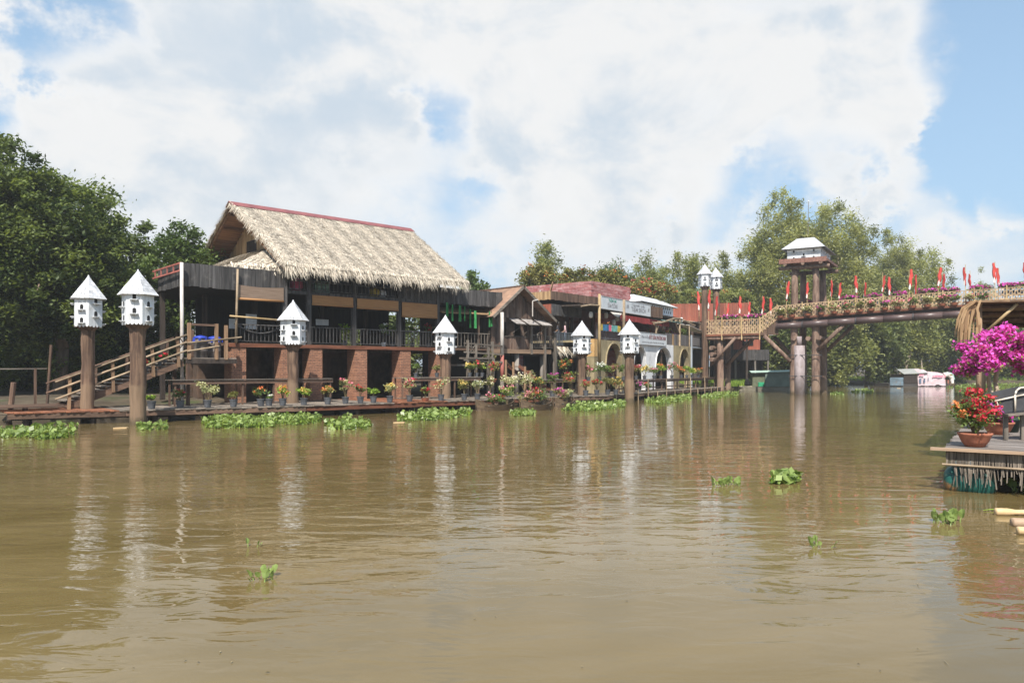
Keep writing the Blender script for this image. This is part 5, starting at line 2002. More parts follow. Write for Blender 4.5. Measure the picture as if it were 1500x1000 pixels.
for a in ((745, 30, 24, 'cream', ('cream',), 'cream flowering bush behind the first sampan', 1.0), (769, 34, 34, 'cream', ('cream',), 'wide cream white bush behind the sampans', 1.1),
          (790, 30, 22, 'green', ('orange', 'yellow'), 'orange flowering bush behind the second sampan', .5), (809, 32, 18, 'green', ('magenta',), 'magenta flowering plant in a bucket at the sampan bow', .5),
          (835, 34, 22, 'olive', ('red',), 'tall red flowering plant left of the fifth pigeon post', .6), (858, 20, 14, 'olive', ('red',), 'low red plant at the foot of the pigeon post', .3),
          (874, 24, 16, 'green', ('red',), 'crimson flowering plant in a dish right of the pigeon post', .5), (890, 26, 18, 'olive', (), 'olive green bush on the dock corner', .6),
          (902, 24, 16, 'olive', ('yellow',), 'yellowish bush on the dock corner', .4)):
    dock_pot(*a[:6], inset=a[6], dens=1.3)


def frame_pot(fr, px, d, z, hpx, wpx, fol, flw, lab, group, pot='bucket', ps=.9, dens=1.0):
    p = fr.w(fr.L(px, d), d, z)
    k = p.y / FPX
    return potted(p, hpx * k, wpx * k / 2, fol, flw, lab, group, pot, ps, dens, .06, .05)


for a in ((609, 20, 12, 'green', (), 'thin green plant at the left end of the pot table'), (640, 17, 14, 'olive', (), 'olive plant beside the fourth pigeon post on the pot table'),
          (688, 20, 14, 'green', ('yellow',), 'green plant in a grey pot on the pot table'), (698, 24, 16, 'green', ('red',), 'crimson flowering plant on the pot table'),
          (706, 18, 14, 'lime', ('cream',), 'cream flowering plant at the end of the pot table')):
    frame_pot(F, a[0], -1.8, 1.65, a[1], a[2], a[3], a[4], a[5], 'plants on the pot table', 'bucket', .8)
frame_pot(F, 722, -1.75, 1.3, 34, 22, 'olive', ('red',), 'olive bush with pink blooms in a red bowl by the painted pole', None, 'bowl', .8)
frame_pot(F, 715, -1.0, 1.5, 40, 26, 'olive', (), 'dull olive bush standing behind the pot table', None, 'bucket', .9)
frame_pot(F, 828, -2.05, 1.46, 30, 24, 'green', ('orange',), 'orange flowering bush in a red pot on the short shelf', None, 'bowl', .6, 1.4)
frame_pot(F, 836, -2.2, 1.46, 10, 8, 'lime', (), 'small plant in a white pot on the short shelf', None, 'white', .8, .5)
for a in ((862, 24, 18, 'green', ('pink',), 'pink flowering plant right of the fifth pigeon house post'), (878, 24, 22, 'green', ('white',), 'white flowering bush on the long flower shelf'),
          (889, 20, 16, 'green', (), 'plain green bush on the long flower shelf'), (898, 22, 18, 'olive', ('pink',), 'rose pink bush below the first arch'),
          (913, 20, 16, 'green', (), 'leafy green plant left of the water standing pigeon post'), (932, 20, 15, 'olive', ('pink', 'red'), 'deep pink plant right of the water standing pigeon post'),
          (944, 18, 18, 'cream', ('yellow',), 'cream yellow bush below the second arch'), (958, 15, 15, 'green', ('pink',), 'pink flowering plant under the white wall'),
          (968, 21, 15, 'lime', ('orange',), 'orange and lime plant below the third arch'), (984, 21, 17, 'green', ('pink',), 'large pale pink bush between third and fourth arch'),
          (998, 15, 13, 'olive', ('orange',), 'orange tipped plant below the fourth arch'), (1006, 16, 14, 'lime', (), 'lime green plant below the fourth arch'),
          (1014, 12, 11, 'lime', ('yellow',), 'yellow lime plant at the shelf end'), (1023, 13, 12, 'olive', ('orange',), 'tan coloured plant in a grey pot at the shelf end')):
    frame_pot(G, a[0], -1.15, 1.35, a[1] * 1.1, a[2] * 1.25, a[3], a[4], a[5], 'plants on the long flower shelf', 'bucket', .9, 1.2)
for a in ((903, 20, 18, 'cream', ('orange', 'cream'), 'cream and orange bush low on the arched wall dock'), (914, 18, 16, 'cream', ('cream',), 'pale cream bush beside the water standing post'),
          (936, 15, 14, 'green', ('magenta',), 'magenta flowering plant low on the arched wall dock'), (948, 13, 16, 'green', ('red',), 'bright red plant low on the arched wall dock')):
    frame_pot(G, a[0], -1.95, DZ, a[1], a[2], a[3], a[4], a[5], 'plants low on the arched wall dock', 'bucket', .8, 1.1)
for px, d, lab in ((234, -.5, 'red potted flower on the lower stair treads'), (242, -.5, 'red potted flower next to another on the stairs'), (216, -.5, 'red potted flower half way down the stairs')):
    L = F.L(px, d)
    frame_pot(F, px, d, .78 + (2.55 - .75) * (L - F.L(92, -.2)) / (F.L(262, -.2) - F.L(92, -.2)), 14, 10, 'green', ('red',), lab, 'red flowers on the stairs', 'bucket', .6, .6)
for px, d, fol, flw, lab in ((505, .6, 'lime', (), 'small pale plant hung inside the restaurant railing'), (562, .5, 'green', ('white',), 'plant in a white pot on the restaurant railing ledge'),
                             (575, 1.5, 'green', (), 'leafy green plant inside the restaurant bay'), (604, 1.8, 'lime', (), 'bright green bush seen through the last restaurant bay'),
                             (628, 1.2, 'green', ('red',), 'red blossom plant inside the last restaurant bay')):
    frame_pot(F, px, d, 3.32, 34, 18, fol, flw, lab, 'plants inside the restaurant', 'white' if px == 562 else 'bucket', 1.0)
for px, d, fol, flw, lab in ((887, .9, 'olive', ('orange',), 'orange goods basket plant behind the bunting'), (968, 1.6, 'green', (), 'leafy green plant under the bamboo pergola'), (978, 1.8, 'green', ('red',), 'tall green plant with red blooms under the pergola'),
                             (984, .9, 'olive', ('magenta',), 'magenta flowers on the terrace by the pergola post'), (1003, 1.2, 'green', (), 'green shrub behind the terrace boards'), (948, 2.0, 'green', ('red',), 'dark shrub with red flowers under the second sign')):
    frame_pot(G, px, d, 4.02, 28, 18, fol, flw, lab, 'plants on the terrace', 'bucket', 1.0)

# flower boxes along the bridge
random.seed(9)
fb = [('pink', 'green'), ('cream', 'olive'), ('pink', 'olive'), ('magenta', 'green'), ('pink', 'cream')]
for k, px in enumerate([1143, 1160, 1183, 1203, 1222, 1241, 1260, 1276, 1296, 1315, 1337, 1358, 1380, 1398, 1420, 1440]):
    L = B.L(px, -.45)
    f, g = fb[k % 5] if k > 2 else fb[1]
    p = B.w(L, -.42, zd(L) + .07)
    potted(p, .72, .44, g, (f,), {'pink': 'pink', 'cream': 'dull cream', 'magenta': 'magenta'}[f] + ' flowers in the ' + ORD[k] + ' dish from the stair top on the bridge kerb', 'flower dishes on the outer kerb of the bridge', 'dish', 1.3, 1.0, .09, .075)
for k, px in enumerate([1172, 1184, 1204, 1236, 1242, 1250, 1275, 1284, 1312, 1320, 1350, 1358, 1364, 1386, 1400, 1426, 1434, 1444, 1472, 1480, 1488, 1496]):
    L = B.L(px, BW - .2)
    p = B.w(L, BW - .15, zd(L) + .86)
    f = 'magenta' if k > 2 else 'pink'
    potted(p, .85, .50, 'green', (f,), f + ' flowers in the ' + ORD[k] + ' pot from the tower along the far bridge railing', 'flower pots on the far railing of the bridge', 'bucket', 1.3, 1.1, .09, .09, .8)
for k, px in enumerate([1056, 1066, 1076, 1088, 1102, 1110, 1124]):
    L = B.L(px, 2.9)
    p = B.w(L, 2.75, WZ + 1.0)
    potted(p, .8, .5, 'green', ('magenta' if k % 3 else 'pink',), ('magenta' if k % 3 else 'pink') + ' flowers in the ' + ORD[6 - k] + ' pot from the stair foot on the walkway railing', 'flower pots on the lower walkway', 'bucket', 1.2, 1.1, .09, .09, .8)


# ================================================================== sampans loaded with flowers
def sampan(px0, px1, wl, lab, fl, ang):
    a, b = gnd(px0, wl), gnd(px1, wl)
    c = (a + b) / 2
    ln = (b - a).length
    t = thing('sampan', lab, 'boat', (c.x, c.y, 0), ang, 'flower sampans moored at the dock')
    n, wmax = 14, .55
    vs, fs = [], []
    for k in range(n + 1):
        u = -1 + 2 * k / n
        w = wmax * math.sqrt(max(.02, 1 - abs(u) ** 2.6))
        sh = .30 + .30 * abs(u) ** 2.4
        x = u * ln / 2
        x2 = x * 1.06
        vs += [(x2, -w, sh), (x, -w * .62, -.12), (x, w * .62, -.12), (x2, w, sh), (x2, w - .05, sh), (x, w * .5, .02), (x, -w * .5, .02), (x2, -w + .05, sh)]
    for k in range(n):
        for i in range(8):
            j = (i + 1) % 8
            fs.append((k * 8 + i, k * 8 + 8 + i, k * 8 + 8 + j, k * 8 + j))
    fs += [tuple(range(8)), tuple(n * 8 + i for i in range(8))[::-1]]
    m = MB()
    m.add(vs, fs, .5)
    m.build('hull', hullwood, t)
    for u in (-.55, .05, .6):
        one('thwart', greywood, t, 'box', u * ln / 2 - .1, u * ln / 2 + .1, -wmax * .8, wmax * .8, .24, .28)
    return t, c, ln, ang


def boat_plants(bt, lst):
    t, c, ln, ang = bt
    for u, h, w, fol, flw, lab in lst:
        p = Vector((c.x + math.cos(ang) * u * ln / 2, c.y + math.sin(ang) * u * ln / 2, .06))
        potted(p, h, w, fol, flw, lab, 'plants in the sampans', 'bucket', .7, 1.5)


b1 = sampan(693, 757, 601, 'low sampan with pink and red flowers beside the dock', None, R(36))
boat_plants(b1, [(-.1, .75, .42, 'green', ('pink',), 'pink flowered plant in the low sampan'), (.35, .7, .38, 'green', ('red',), 'scarlet flowered plant in the low sampan'), (.7, 1.25, .45, 'lime', ('cream', 'pink'), 'cream topped plant at the bow of the low sampan')])
b2 = sampan(757, 812, 600.5, 'sampan crowded with orange and red flowers at the dock', None, R(38))
boat_plants(b2, [(-.6, .95, .5, 'olive', ('pink',), 'pink bush in the crowded sampan'), (-.1, 1.1, .5, 'green', ('orange', 'pink'), 'orange pink bush amid the crowded sampan'), (.35, 1.05, .5, 'green', ('red',), 'red bush at the bow of the crowded sampan')])
b3 = sampan(808, 841, 597, 'short sampan with magenta flowers before the pigeon post', None, R(40))
boat_plants(b3, [(-.3, 1.0, .5, 'olive', ('magenta', 'pink'), 'magenta bush in the short sampan'), (.4, .95, .4, 'cream', ('cream',), 'pale bush in the short sampan')])


# ================================================================== water hyacinth
def hya_leaf(size):
    """one spoon leaf on a swollen stalk, origin at the water"""
    m = MB()
    n = 7
    pts_u = []
    for k in range(n):
        th = -math.pi / 2 + 2 * math.pi * k / n
        pts_u.append((.5 * math.cos(th) * size, .10 * size * math.cos(2 * th), size * (1.0 + .55 * math.sin(th))))
    m.add([(0, -.06 * size, size)] + pts_u, [(0, 1 + k, 1 + (k + 1) % n) for k in range(n)], .6)
    m.path([(0, 0, -.05), (0, .02, size * .2), (0, 0, size * .52)], .10 * size, .05 * size, 5, .9)
    return m.mesh('leaf', leaf_hya)


HL = [hya_leaf(.16), hya_leaf(.22), hya_leaf(.28)]


def hyacinth_small(px, py, n, s, lab, flower=False):
    p = gnd(px, py)
    t = thing('water_hyacinth', lab, 'water hyacinth', p, 0, 'drifting water hyacinths')
    for k in range(n):
        th = random.uniform(0, 6.28)
        r = random.uniform(.05, .48) * s
        put('leaf', HL[k % 3], t, (r * math.cos(th), r * math.sin(th), 0), (random.uniform(-.2, .7), random.uniform(-.3, .3), th + math.pi / 2), (s,) * 3)
    return t


random.seed(31)
hyacinth_small(383, 847, 16, .30, 'small clump of water hyacinth alone in the smooth water')
hyacinth_small(373, 801, 3, .25, 'tiny leaf tuft drifting by the lone water hyacinth clump')
hyacinth_small(1057, 711, 13, .42, 'dark leaved water hyacinth clump in the middle of the river')
hyacinth_small(1079, 710, 10, .36, 'smaller water hyacinth clump next to the dark leaved one')
hyacinth_small(1390, 765, 20, .44, 'leafy water hyacinth clump before the drum raft')
hyacinth_small(1203, 800, 8, .32, 'low flat water hyacinth sprig off the rafts')
hyacinth_small(1376, 764, 5, .38, 'little water hyacinth sprig touching the leafy clump')
hyacinth_small(1500, 717, 6, .55, 'water hyacinth leaves at the shaded raft side')


def hyacinth_mat(pts, n, lab, hgt=.24):
    """floating raft of hyacinth: pts = photo corners of its outline on the water"""
    P = [gnd(*q) for q in pts]
    c = sum(P, Vector()) / len(P)
    t = thing('water_hyacinth', lab, 'water hyacinth', c, 0, 'mats of water hyacinth along the dock')
    L = []
    while len(L) < n:
        i = random.randrange(len(P))
        a, b = P[i], P[(i + 1) % len(P)]
        u, v = random.random(), math.sqrt(random.random())
        q = c.lerp(a.lerp(b, u), v)
        if math.sin(q.x * 3.1) + math.sin(q.y * 2.3 + q.x) + random.gauss(0, .35) > -.75:
            L.append((q.x - c.x, q.y - c.y))
    A = np.array(L)
    m = len(A)
    zz = RNG.uniform(.06, 1, m) ** 1.2 * hgt
    pos = np.concatenate([A, zz[:, None]], axis=1)
    pos[:, :2] += RNG.normal(size=(m, 2)) * .03
    q1 = leaf_quads(pos, .095, .75, .25)
    q2 = leaf_quads(pos * np.array([1, 1, .4]), .07, .7, 1.2)
    S = np.stack([pos + np.array([-.012, 0, 0]), pos + np.array([.012, 0, 0]), pos * np.array([1, 1, 0]) + np.array([.02, 0, -.03]), pos * np.array([1, 1, 0]) + np.array([-.02, 0, -.03])], axis=1)
    r = RNG.uniform(0, 1, m)
    put('leaves', quads_mesh('leaves', np.concatenate([q1, q2]), np.concatenate([r, r * .6]), leaf_hya), t)['kind'] = 'stuff'
    put('stalks', quads_mesh('stalks', S, r, leaf_lime), t)['kind'] = 'stuff'


for pts, n, lab in (
    ([(0, 634), (60, 630), (115, 627), (108, 640), (60, 645), (0, 642)], 420, 'thin mat of water hyacinth off the broken plank walk'),
    ([(200, 624), (245, 621), (244, 629), (204, 630)], 130, 'small tuft of water hyacinth beside the thick pigeon post'),
    ([(294, 618), (360, 611), (468, 607), (470, 619), (400, 626), (300, 628)], 1500, 'long mat of water hyacinth below the left table'),
    ([(474, 622), (510, 613), (545, 622), (536, 629), (485, 630)], 330, 'ragged tuft of water hyacinth below the tall pink plant'),
    ([(578, 612), (620, 603), (690, 602), (688, 610), (640, 616), (585, 617)], 900, 'mat of water hyacinth before the low sampan'),
    ([(748, 604), (784, 601), (782, 608), (752, 610)], 260, 'small water hyacinth mat at the crowded sampan'),
    ([(822, 601), (850, 592), (916, 589), (914, 597), (860, 603)], 800, 'bright water hyacinth mat left of the water standing post'),
    ([(944, 589), (975, 579), (1015, 577), (1012, 586), (965, 593)], 800, 'bright water hyacinth mat right of the water standing post'),
    ([(1022, 582), (1050, 576), (1082, 575), (1080, 581), (1040, 585)], 420, 'water hyacinth mat below the walkway'),
    ([(1246, 574), (1262, 570), (1280, 572), (1276, 576)], 150, 'far water hyacinth mat beyond the bridge piers'),
    ([(1384, 568), (1420, 563), (1500, 561), (1500, 568), (1430, 570)], 700, 'spreading water hyacinth beside the houseboat'),
    ([(1128, 706), (1150, 700), (1172, 702), (1168, 709), (1135, 710)], 130, 'flat drifting mat of water hyacinth in open water'),
    ([(1215, 577), (1232, 574), (1236, 578)], 70, 'small mat of water hyacinth at the tower piers'),
):
    hyacinth_mat(pts, int(n * .8), lab, .24 if n > 300 else .17)

# ================================================================== trees
trunkmat = M('tree_bark', (.19, .14, .10), (.09, .065, .045), (4, 4, .8), rnd=.3, bump=.5, bdist=.03)
palebark = M('tree_bark_pale', (.40, .33, .26), (.24, .18, .14), (4, 4, .8), rnd=.3, bump=.4, bdist=.03)


def tree(lab, x, y, h, crown, mat, leaf, n_clump, per, crad=1.0, gz=.6, trunk_r=.25, bark=None, group=None, name='tree', flat=.75, droop=0.0, aspect=.45, flower=None, seed=0, drop=0.0, bias=None, flsize=.85, ragged=.13):
    """crown = (cx, cy, cz, rx, ry, rz) relative to the base; leaves fill clumps spread through that volume"""
    global RNG
    RNG = np.random.default_rng(1000 + seed)
    random.seed(seed)
    t = thing(name, lab, 'tree' if name != 'shrub' else 'shrub', (x, y, gz), 0, group)
    cx, cy, cz, rx, ry, rz = crown
    D = nrm(RNG.normal(size=(n_clump, 3)))
    rr = RNG.uniform(.12, 1, n_clump) ** .45
    bump = 1 + .16 * np.sin(D[:, 0] * 5 + seed) + .14 * np.sin(D[:, 2] * 6 + seed * 2) + RNG.normal(size=n_clump) * ragged
    bump = np.minimum(bump, 1.10 / np.maximum(rr, .3))
    C = D * (rr * bump)[:, None] * np.array([rx, ry, rz]) + np.array([cx, cy, cz])
    if drop:
        C[:, 2] -= drop * RNG.uniform(0, 1, n_clump) * (np.abs(D[:, 0]) + .3)
    C[:, 2] = np.maximum(C[:, 2], .5)
    rad = crad * np.where(rr * bump > 1.02, RNG.uniform(.35, .7, n_clump), RNG.uniform(.6, 1.25, n_clump))
    lean = random.uniform(-.03, .03)
    tb = MB()
    top = Vector((cx * .9, cy * .9, cz + rz * .35))
    tp = [Vector((0, 0, -.6)), Vector((cx * .1 + lean * h, cy * .1, cz * .35)), Vector((cx * .5, cy * .5 + .1, cz * .75)), top]
    tb.path([tuple(p) for p in tp], trunk_r, trunk_r * .3, 8)
    for k in range(min(22, n_clump)):
        c = Vector(C[k])
        f = random.uniform(.3, .85)
        s = tp[1].lerp(tp[3], f)
        mid = s.lerp(c, .5) + Vector((0, 0, .12 * (c - s).length))
        tb.path([tuple(s), tuple(mid), tuple(c)], trunk_r * .32, trunk_r * .07, 5)
    tb.build('trunk', bark or trunkmat, t, smooth=True)
    val = np.clip(.45 + .38 * RNG.normal(size=n_clump), .02, .98)
    P, r = clump_points(C, rad, per, flat, val)
    if droop:
        P[:, 2] -= np.abs(RNG.normal(size=len(P))) * droop
    o = put('crown', quads_mesh('crown', leaf_quads(P, leaf, aspect, .55, droop), r, mat), t)
    if flower is not None:
        fm, ratio = flower
        sel = RNG.permutation(n_clump)[:max(3, int(n_clump * ratio * .65))]
        sel = sel[C[sel, 2] > cz - rz * .3]
        P, r = clump_points(C[sel] + np.array([0, -.15, .25]), rad[sel] * .9, max(6, int(per * .22)), flat)
        put('blossom', quads_mesh('blossom', leaf_quads(P, leaf * flsize, .8, .3), r, fm), t)
    return t


def ptree(lab, px, Y, ytop, wpx, hfrac, mat, leaf, n_clump, per, **kw):
    """tree by photo column, depth, top row and crown width in pixels; hfrac = share of the height that is crown"""
    x = (px - 750) / FPX * Y
    gz = kw.pop('gz', .8)
    H_ = CAMZ + (HOR - ytop) / FPX * Y - gz
    rx = wpx * Y / FPX / 2
    ry = kw.pop('ry', rx * .85)
    rz = H_ * hfrac / 2
    return tree(lab, x, Y, H_, (kw.pop('dx', 0), kw.pop('dy', 0), H_ - rz * 1.0, rx, ry, rz), mat, leaf, n_clump, per, gz=gz, **kw)


GL = 'broadleaf trees beside the stairs'
ptree('tall dense dark green tree rising at the bank edge beyond the plank walk', -15, 37, 222, 270, .88, leaf_dark, .12, 360, 210, crad=.92, trunk_r=.4, seed=1, group=GL)
ptree('dense dark green tree whose crown spreads above the stair foot', 85, 39, 246, 215, .86, leaf_dark, .12, 340, 200, crad=.88, trunk_r=.38, seed=2, group=GL, dy=-1.0)
ptree('dark green tree with a feathery crown above the stairway', 152, 44, 280, 130, .9, leaf_dark, .125, 240, 190, crad=.82, trunk_r=.32, seed=3, group=GL)
ptree('small bright green tree against the thatched gable', 262, 43, 338, 112, .62, leaf_mid, .125, 110, 190, crad=.85, trunk_r=.22, seed=4, group=GL)
ptree('low shady tree filling the gap behind the stair landing', 215, 47, 420, 200, .9, leaf_dark, .17, 120, 150, crad=1.1, seed=5, group=GL)
ptree('low shady tree behind the broken plank walk', 40, 46, 430, 260, .95, leaf_dark, .17, 150, 150, crad=1.2, seed=6, group=GL)
ptree('dark bank tree beyond the tall dense one', -150, 48, 275, 260, .9, leaf_dark, .18, 150, 150, crad=1.4, trunk_r=.4, seed=7, group=GL)
ptree('bright tree top showing past the thatched eave', 694, 62, 402, 50, .5, leaf_mid, .17, 40, 150, crad=.7, seed=8)
ptree('shady green tree behind the restaurant', 420, 60, 430, 220, .95, leaf_bank, .2, 120, 140, crad=1.3, seed=9)
ptree('shady green tree behind the passage', 560, 64, 445, 200, .95, leaf_bank, .2, 110, 140, crad=1.3, seed=10)

for i, (px, Y, yt, w, lab) in enumerate(((30, 41, 505, 110, 'dark undergrowth bush behind the plank walk rail'), (105, 41.5, 500, 100, 'dark undergrowth bush behind the white slatted box'), (170, 42.5, 495, 110, 'dark undergrowth bush behind the lower stairs'), (232, 43.5, 500, 90, 'dark undergrowth bush under the stair landing'))):
    ptree(lab, px, Y, yt, w, 1.0, leaf_dark, .12, 60, 150, crad=.6, seed=90 + i, name='shrub', group='undergrowth behind the stairs', trunk_r=.06)

GR = 'pale feathery trees behind the bridge'
T = leaf_euc
for i, (lab, px, Y, yt, w, hf, nc, pr, cr, mt) in enumerate((
    ('round topped pale tree standing over the block parapet', 795, 84, 362, 62, .62, 60, 150, 1.0, leaf_euc2),
    ('bushy green tree right of the block parapet', 900, 88, 385, 80, .7, 70, 140, 1.1, leaf_mid),
    ('feathery pale tree behind the white pigeon loft', 952, 90, 372, 76, .8, 90, 140, 1.1, leaf_euc2),
    ('feathery pale tree left of the taller pigeon house', 1000, 92, 379, 84, .85, 100, 140, 1.1, leaf_euc2),
    ('feathery pale tree behind the two tall pigeon houses', 1042, 95, 369, 80, .85, 100, 140, 1.1, T),
    ('pale tree right of the two tall pigeon houses', 1086, 90, 385, 70, .85, 90, 140, 1.1, leaf_euc2),
    ('tallest pale drooping tree behind the pigeon tower', 1142, 86, 291, 112, .86, 190, 150, 1.15, T),
    ('broad pale drooping tree right of the pigeon tower', 1228, 90, 299, 118, .86, 200, 150, 1.2, T),
    ('pale drooping tree between the tower and the broad tree', 1185, 96, 315, 90, .86, 130, 140, 1.2, leaf_euc2),
    ('slender pointed pale tree behind the bridge flags', 1318, 100, 338, 80, .9, 130, 140, 1.1, T),
    ('pale tree leaning on the slender pointed one', 1356, 104, 365, 80, .9, 120, 140, 1.1, leaf_euc2),
    ('rounded pale tree low behind the bridge', 1278, 105, 368, 90, .9, 120, 140, 1.2, leaf_euc2),
    ('lone far round tree beyond the bridge', 1441, 150, 396, 48, .9, 60, 130, 1.1, leaf_euc2),
)):
    ptree(lab, px, Y, yt, w, hf, mt, .17, int(nc * 1.5), int(pr * 1.15), crad=cr * .95, bark=palebark, seed=20 + i, group=GR, flat=1.1, droop=.30, aspect=.36, trunk_r=.24, ragged=.05)
GB = 'dark bank trees under the bridge'
for i, (lab, px, Y, yt, w) in enumerate((
    ('dark leafy bank tree behind the green canopied boat', 1095, 88, 470, 110), ('dark leafy bank tree left of the tower piers', 1145, 86, 462, 90), ('deep green bank tree behind the tower piers', 1215, 92, 455, 100),
    ('deep green bank tree right of the tower piers', 1268, 97, 450, 100), ('willowy bank tree above the houseboat stern', 1318, 103, 452, 90), ('shadowy bank tree above the houseboat', 1365, 106, 448, 90),
    ('shadowy bank tree right of the houseboat', 1412, 108, 450, 90), ('bank tree behind the leaf roofed shelter', 1460, 110, 452, 90), ('bank tree at the shelter back', 1510, 112, 455, 90))):
    ptree(lab, px, Y, yt, w, 1.0, leaf_bank if i % 2 else leaf_euc2, .23, 110, 130, crad=1.25, seed=50 + i, group=GB, flat=1.1, droop=.3, gz=.4, dy=-1.5)
# flowering hedges growing on the roofs
for i, (lab, px, Y, yt, w, hm, fm, fr) in enumerate((
    ('flame flowered bush over the left end of the block parapet', 790, 66, 390, 64, 1.4, fl_orange, .34), ('orange speckled bush over the middle of the parapet', 842, 66, 392, 60, 1.2, fl_orange, .26),
    ('orange speckled bush at the parapet corner', 890, 67, 395, 60, 1.2, fl_orange, .22), ('crimson bougainvillea behind the pigeon loft roof', 950, 66, 411, 72, 1.4, fl_red, .85),
    ('green and orange hedge behind the red board fence', 1020, 82, 425, 70, 1.6, fl_orange, .18), ('green and orange hedge right of the tall pigeon houses', 1078, 82, 424, 60, 1.6, fl_orange, .18))):
    base = at(px, yt, Y)
    rx = w * Y / FPX / 2
    tree(lab, base.x, base.y, 2.2, (0, 0, 1.3, rx, rx * .5, .9), leaf_olive if i < 4 else leaf_euc2, .13, 46, 90, crad=.62, gz=base.z - 2.3, trunk_r=.08, seed=70 + i, name='shrub', flsize=.6, group='flowering bushes on the roofs', flower=(fm, fr))

# ================================================================== roofs and houses behind
t = thing('roof_garden_building', 'plain dark building behind the bar whose flat roof bears flowering bushes', 'building', at(840, 420, 66) * Vector((1, 1, 0)) if False else (5.4, 66, .8), K.a)
one('wall', brownwood, t, 'box', -5.5, 18, -1.5, 3.5, 0, 6.2)
one('roof', darkwood, t, 'box', -5.8, 18.3, -1.8, 3.8, 6.201, 6.4)
t = thing('red_board_house', 'low house with a bright orange red board parapet behind the terrace', 'house', (16.6, 76, .7), R(58 - 90) + R(20))
board_band('red_parapet', redboards, t, (-1.5, 0), (7.2, 0), 6.15, 7.95, .22)
one('wall', brownwood, t, 'box', -1.4, 7.1, .1, 4, 5.0, 6.1)
for x in (-1.2, 1.5, 4.2, 6.9):
    one('post', darkwood, t, 'box', x - .1, x + .1, .2, .4, 0, 5.0)
one('rear_wall', darkwood, t, 'box', -1.4, 3.4, 3.5, 3.6, 0, 5.0)
one('roof', darkwood, t, 'box', -1.45, 7.15, .06, 4.2, 6.101, 6.2)
t = thing('tin_roof_shed', 'small shed roofed with pale tin sheets beside the terrace end', 'shed', G.w(G.L(1008, 4), 4, 4.0), G.a)
m = MB()
m.poly([(-2.5, -1.5, 2.75), (2.6, -1.5, 2.6), (2.6, 2, 3.1), (-2.5, 2, 3.2)], .05)
m.build('tin_sheet', pvcwhite, t)
for x in (-2.3, 2.4):
    one('post', brownwood, t, 'box', x - .08, x + .08, -1.3, -1.14, 0, 2.6)
one('back_wall', darkwood, t, 'box', -2.4, 2.5, 1.7, 1.8, 0, 3.0)


def stilt_house():
    p = gnd(1092, 560, .7)
    Yh = 79.0
    x = (1092 - 750) / FPX * Yh
    t = thing('stilt_house', 'dark stilt house with an orange wall seen under the walkway', 'house', (x, Yh, .6), R(-8))
    one('veranda_boards', charcoal, t, 'box', -3.2, 2.4, -.05, .05, 2.4, 3.5)
    one('floor', darkwood, t, 'box', -3.2, 2.4, .06, 4, 2.3, 2.45)
    one('orange_wall', redboards, t, 'box', -1.2, 1.5, .1, .2, 3.2, 5.0)
    one('window', black, t, 'box', -.3, .8, .07, .098, 3.9, 4.4)
    one('side_wall', brownwood, t, 'box', -3.1, -1.21, .1, .2, 3.2, 5.0)
    one('roof', corr, t, 'box', -3.6, 2.8, -.1, 4.6, 5.0, 5.12)
    for L in (-3.0, -1.0, 1.0, 2.3):
        one('stilt', M('stilt_grey', (.27, .24, .21)), t, 'cyl', (L, .1, -.3), (L, .1, 2.4), .1, n=8)
        one('stilt', darkwood, t, 'cyl', (L, 3.5, -.3), (L, 3.5, 2.3), .1, n=8)
    one('rear_wall', darkwood, t, 'box', -3.2, 2.4, 3.8, 3.9, 0, 5)


stilt_house()


def canopy_boat():
    c = gnd(1124, 571.6)
    t = thing('canopy_boat', 'small boat with a green box canopy moored under the walkway', 'boat', c, R(-6))
    n = 12
    vs, fs = [], []
    ln = 5.0
    for k in range(n + 1):
        u = -1 + 2 * k / n
        w = .75 * math.sqrt(max(.05, 1 - abs(u) ** 3))
        s = .34 + .12 * abs(u) ** 2
        vs += [(u * ln / 2 - .3, -w, s), (u * ln / 2 * .95 - .3, -w * .7, -.15), (u * ln / 2 * .95 - .3, w * .7, -.15), (u * ln / 2 - .3, w, s)]
    for k in range(n):
        for i in range(4):
            j = (i + 1) % 4
            fs.append((k * 4 + i, k * 4 + 4 + i, k * 4 + 4 + j, k * 4 + j))
    fs += [(0, 1, 2, 3), (n * 4 + 3, n * 4 + 2, n * 4 + 1, n * 4)]
    m = MB()
    m.add(vs, fs, .5)
    m.build('hull', M('hull_grey', (.36, .34, .27), (.24, .22, .17), HX), t)
    one('canopy_side', tarpgreen, t, 'box', -.35, 2.1, -.72, -.68, .38, 1.75)
    one('canopy_end', M('canopy_olive', (.13, .14, .09), (.09, .1, .06)), t, 'box', -1.5, -.36, -.5, .6, .38, 1.65)
    one('canopy_side', tarpgreen, t, 'box', -.35, 2.1, .68, .72, .38, 1.75)
    one('canopy_end', tarpgreen, t, 'box', 2.06, 2.1, -.67, .67, .38, 1.75)
    m = MB()
    m.poly([(-1.7, -.85, 1.74), (2.25, -.85, 1.84), (2.25, 0, 1.98), (-1.7, 0, 1.9)], .04)
    m.poly([(-1.7, .002, 1.9), (2.25, .002, 1.98), (2.25, .85, 1.84), (-1.7, .85, 1.74)], .04)
    m.build('canopy_roof', tarplight, t)
    one('crate', plasticgreen, t, 'box', -1.0, -.45, -.78, -.52, .4, .8)
    m = MB()
    m.lathe((-1.9, -.1, .35), [(.1, 0), (.3, .2), (.28, .5), (.12, .75)], 10)
    m.build('engine', black, t)
    one('bow_deck', M('hull_pale', (.55, .5, .4), (.42, .37, .28), HX), t, 'box', -2.75, -1.2, -.42, .42, .36, .41)


canopy_boat()


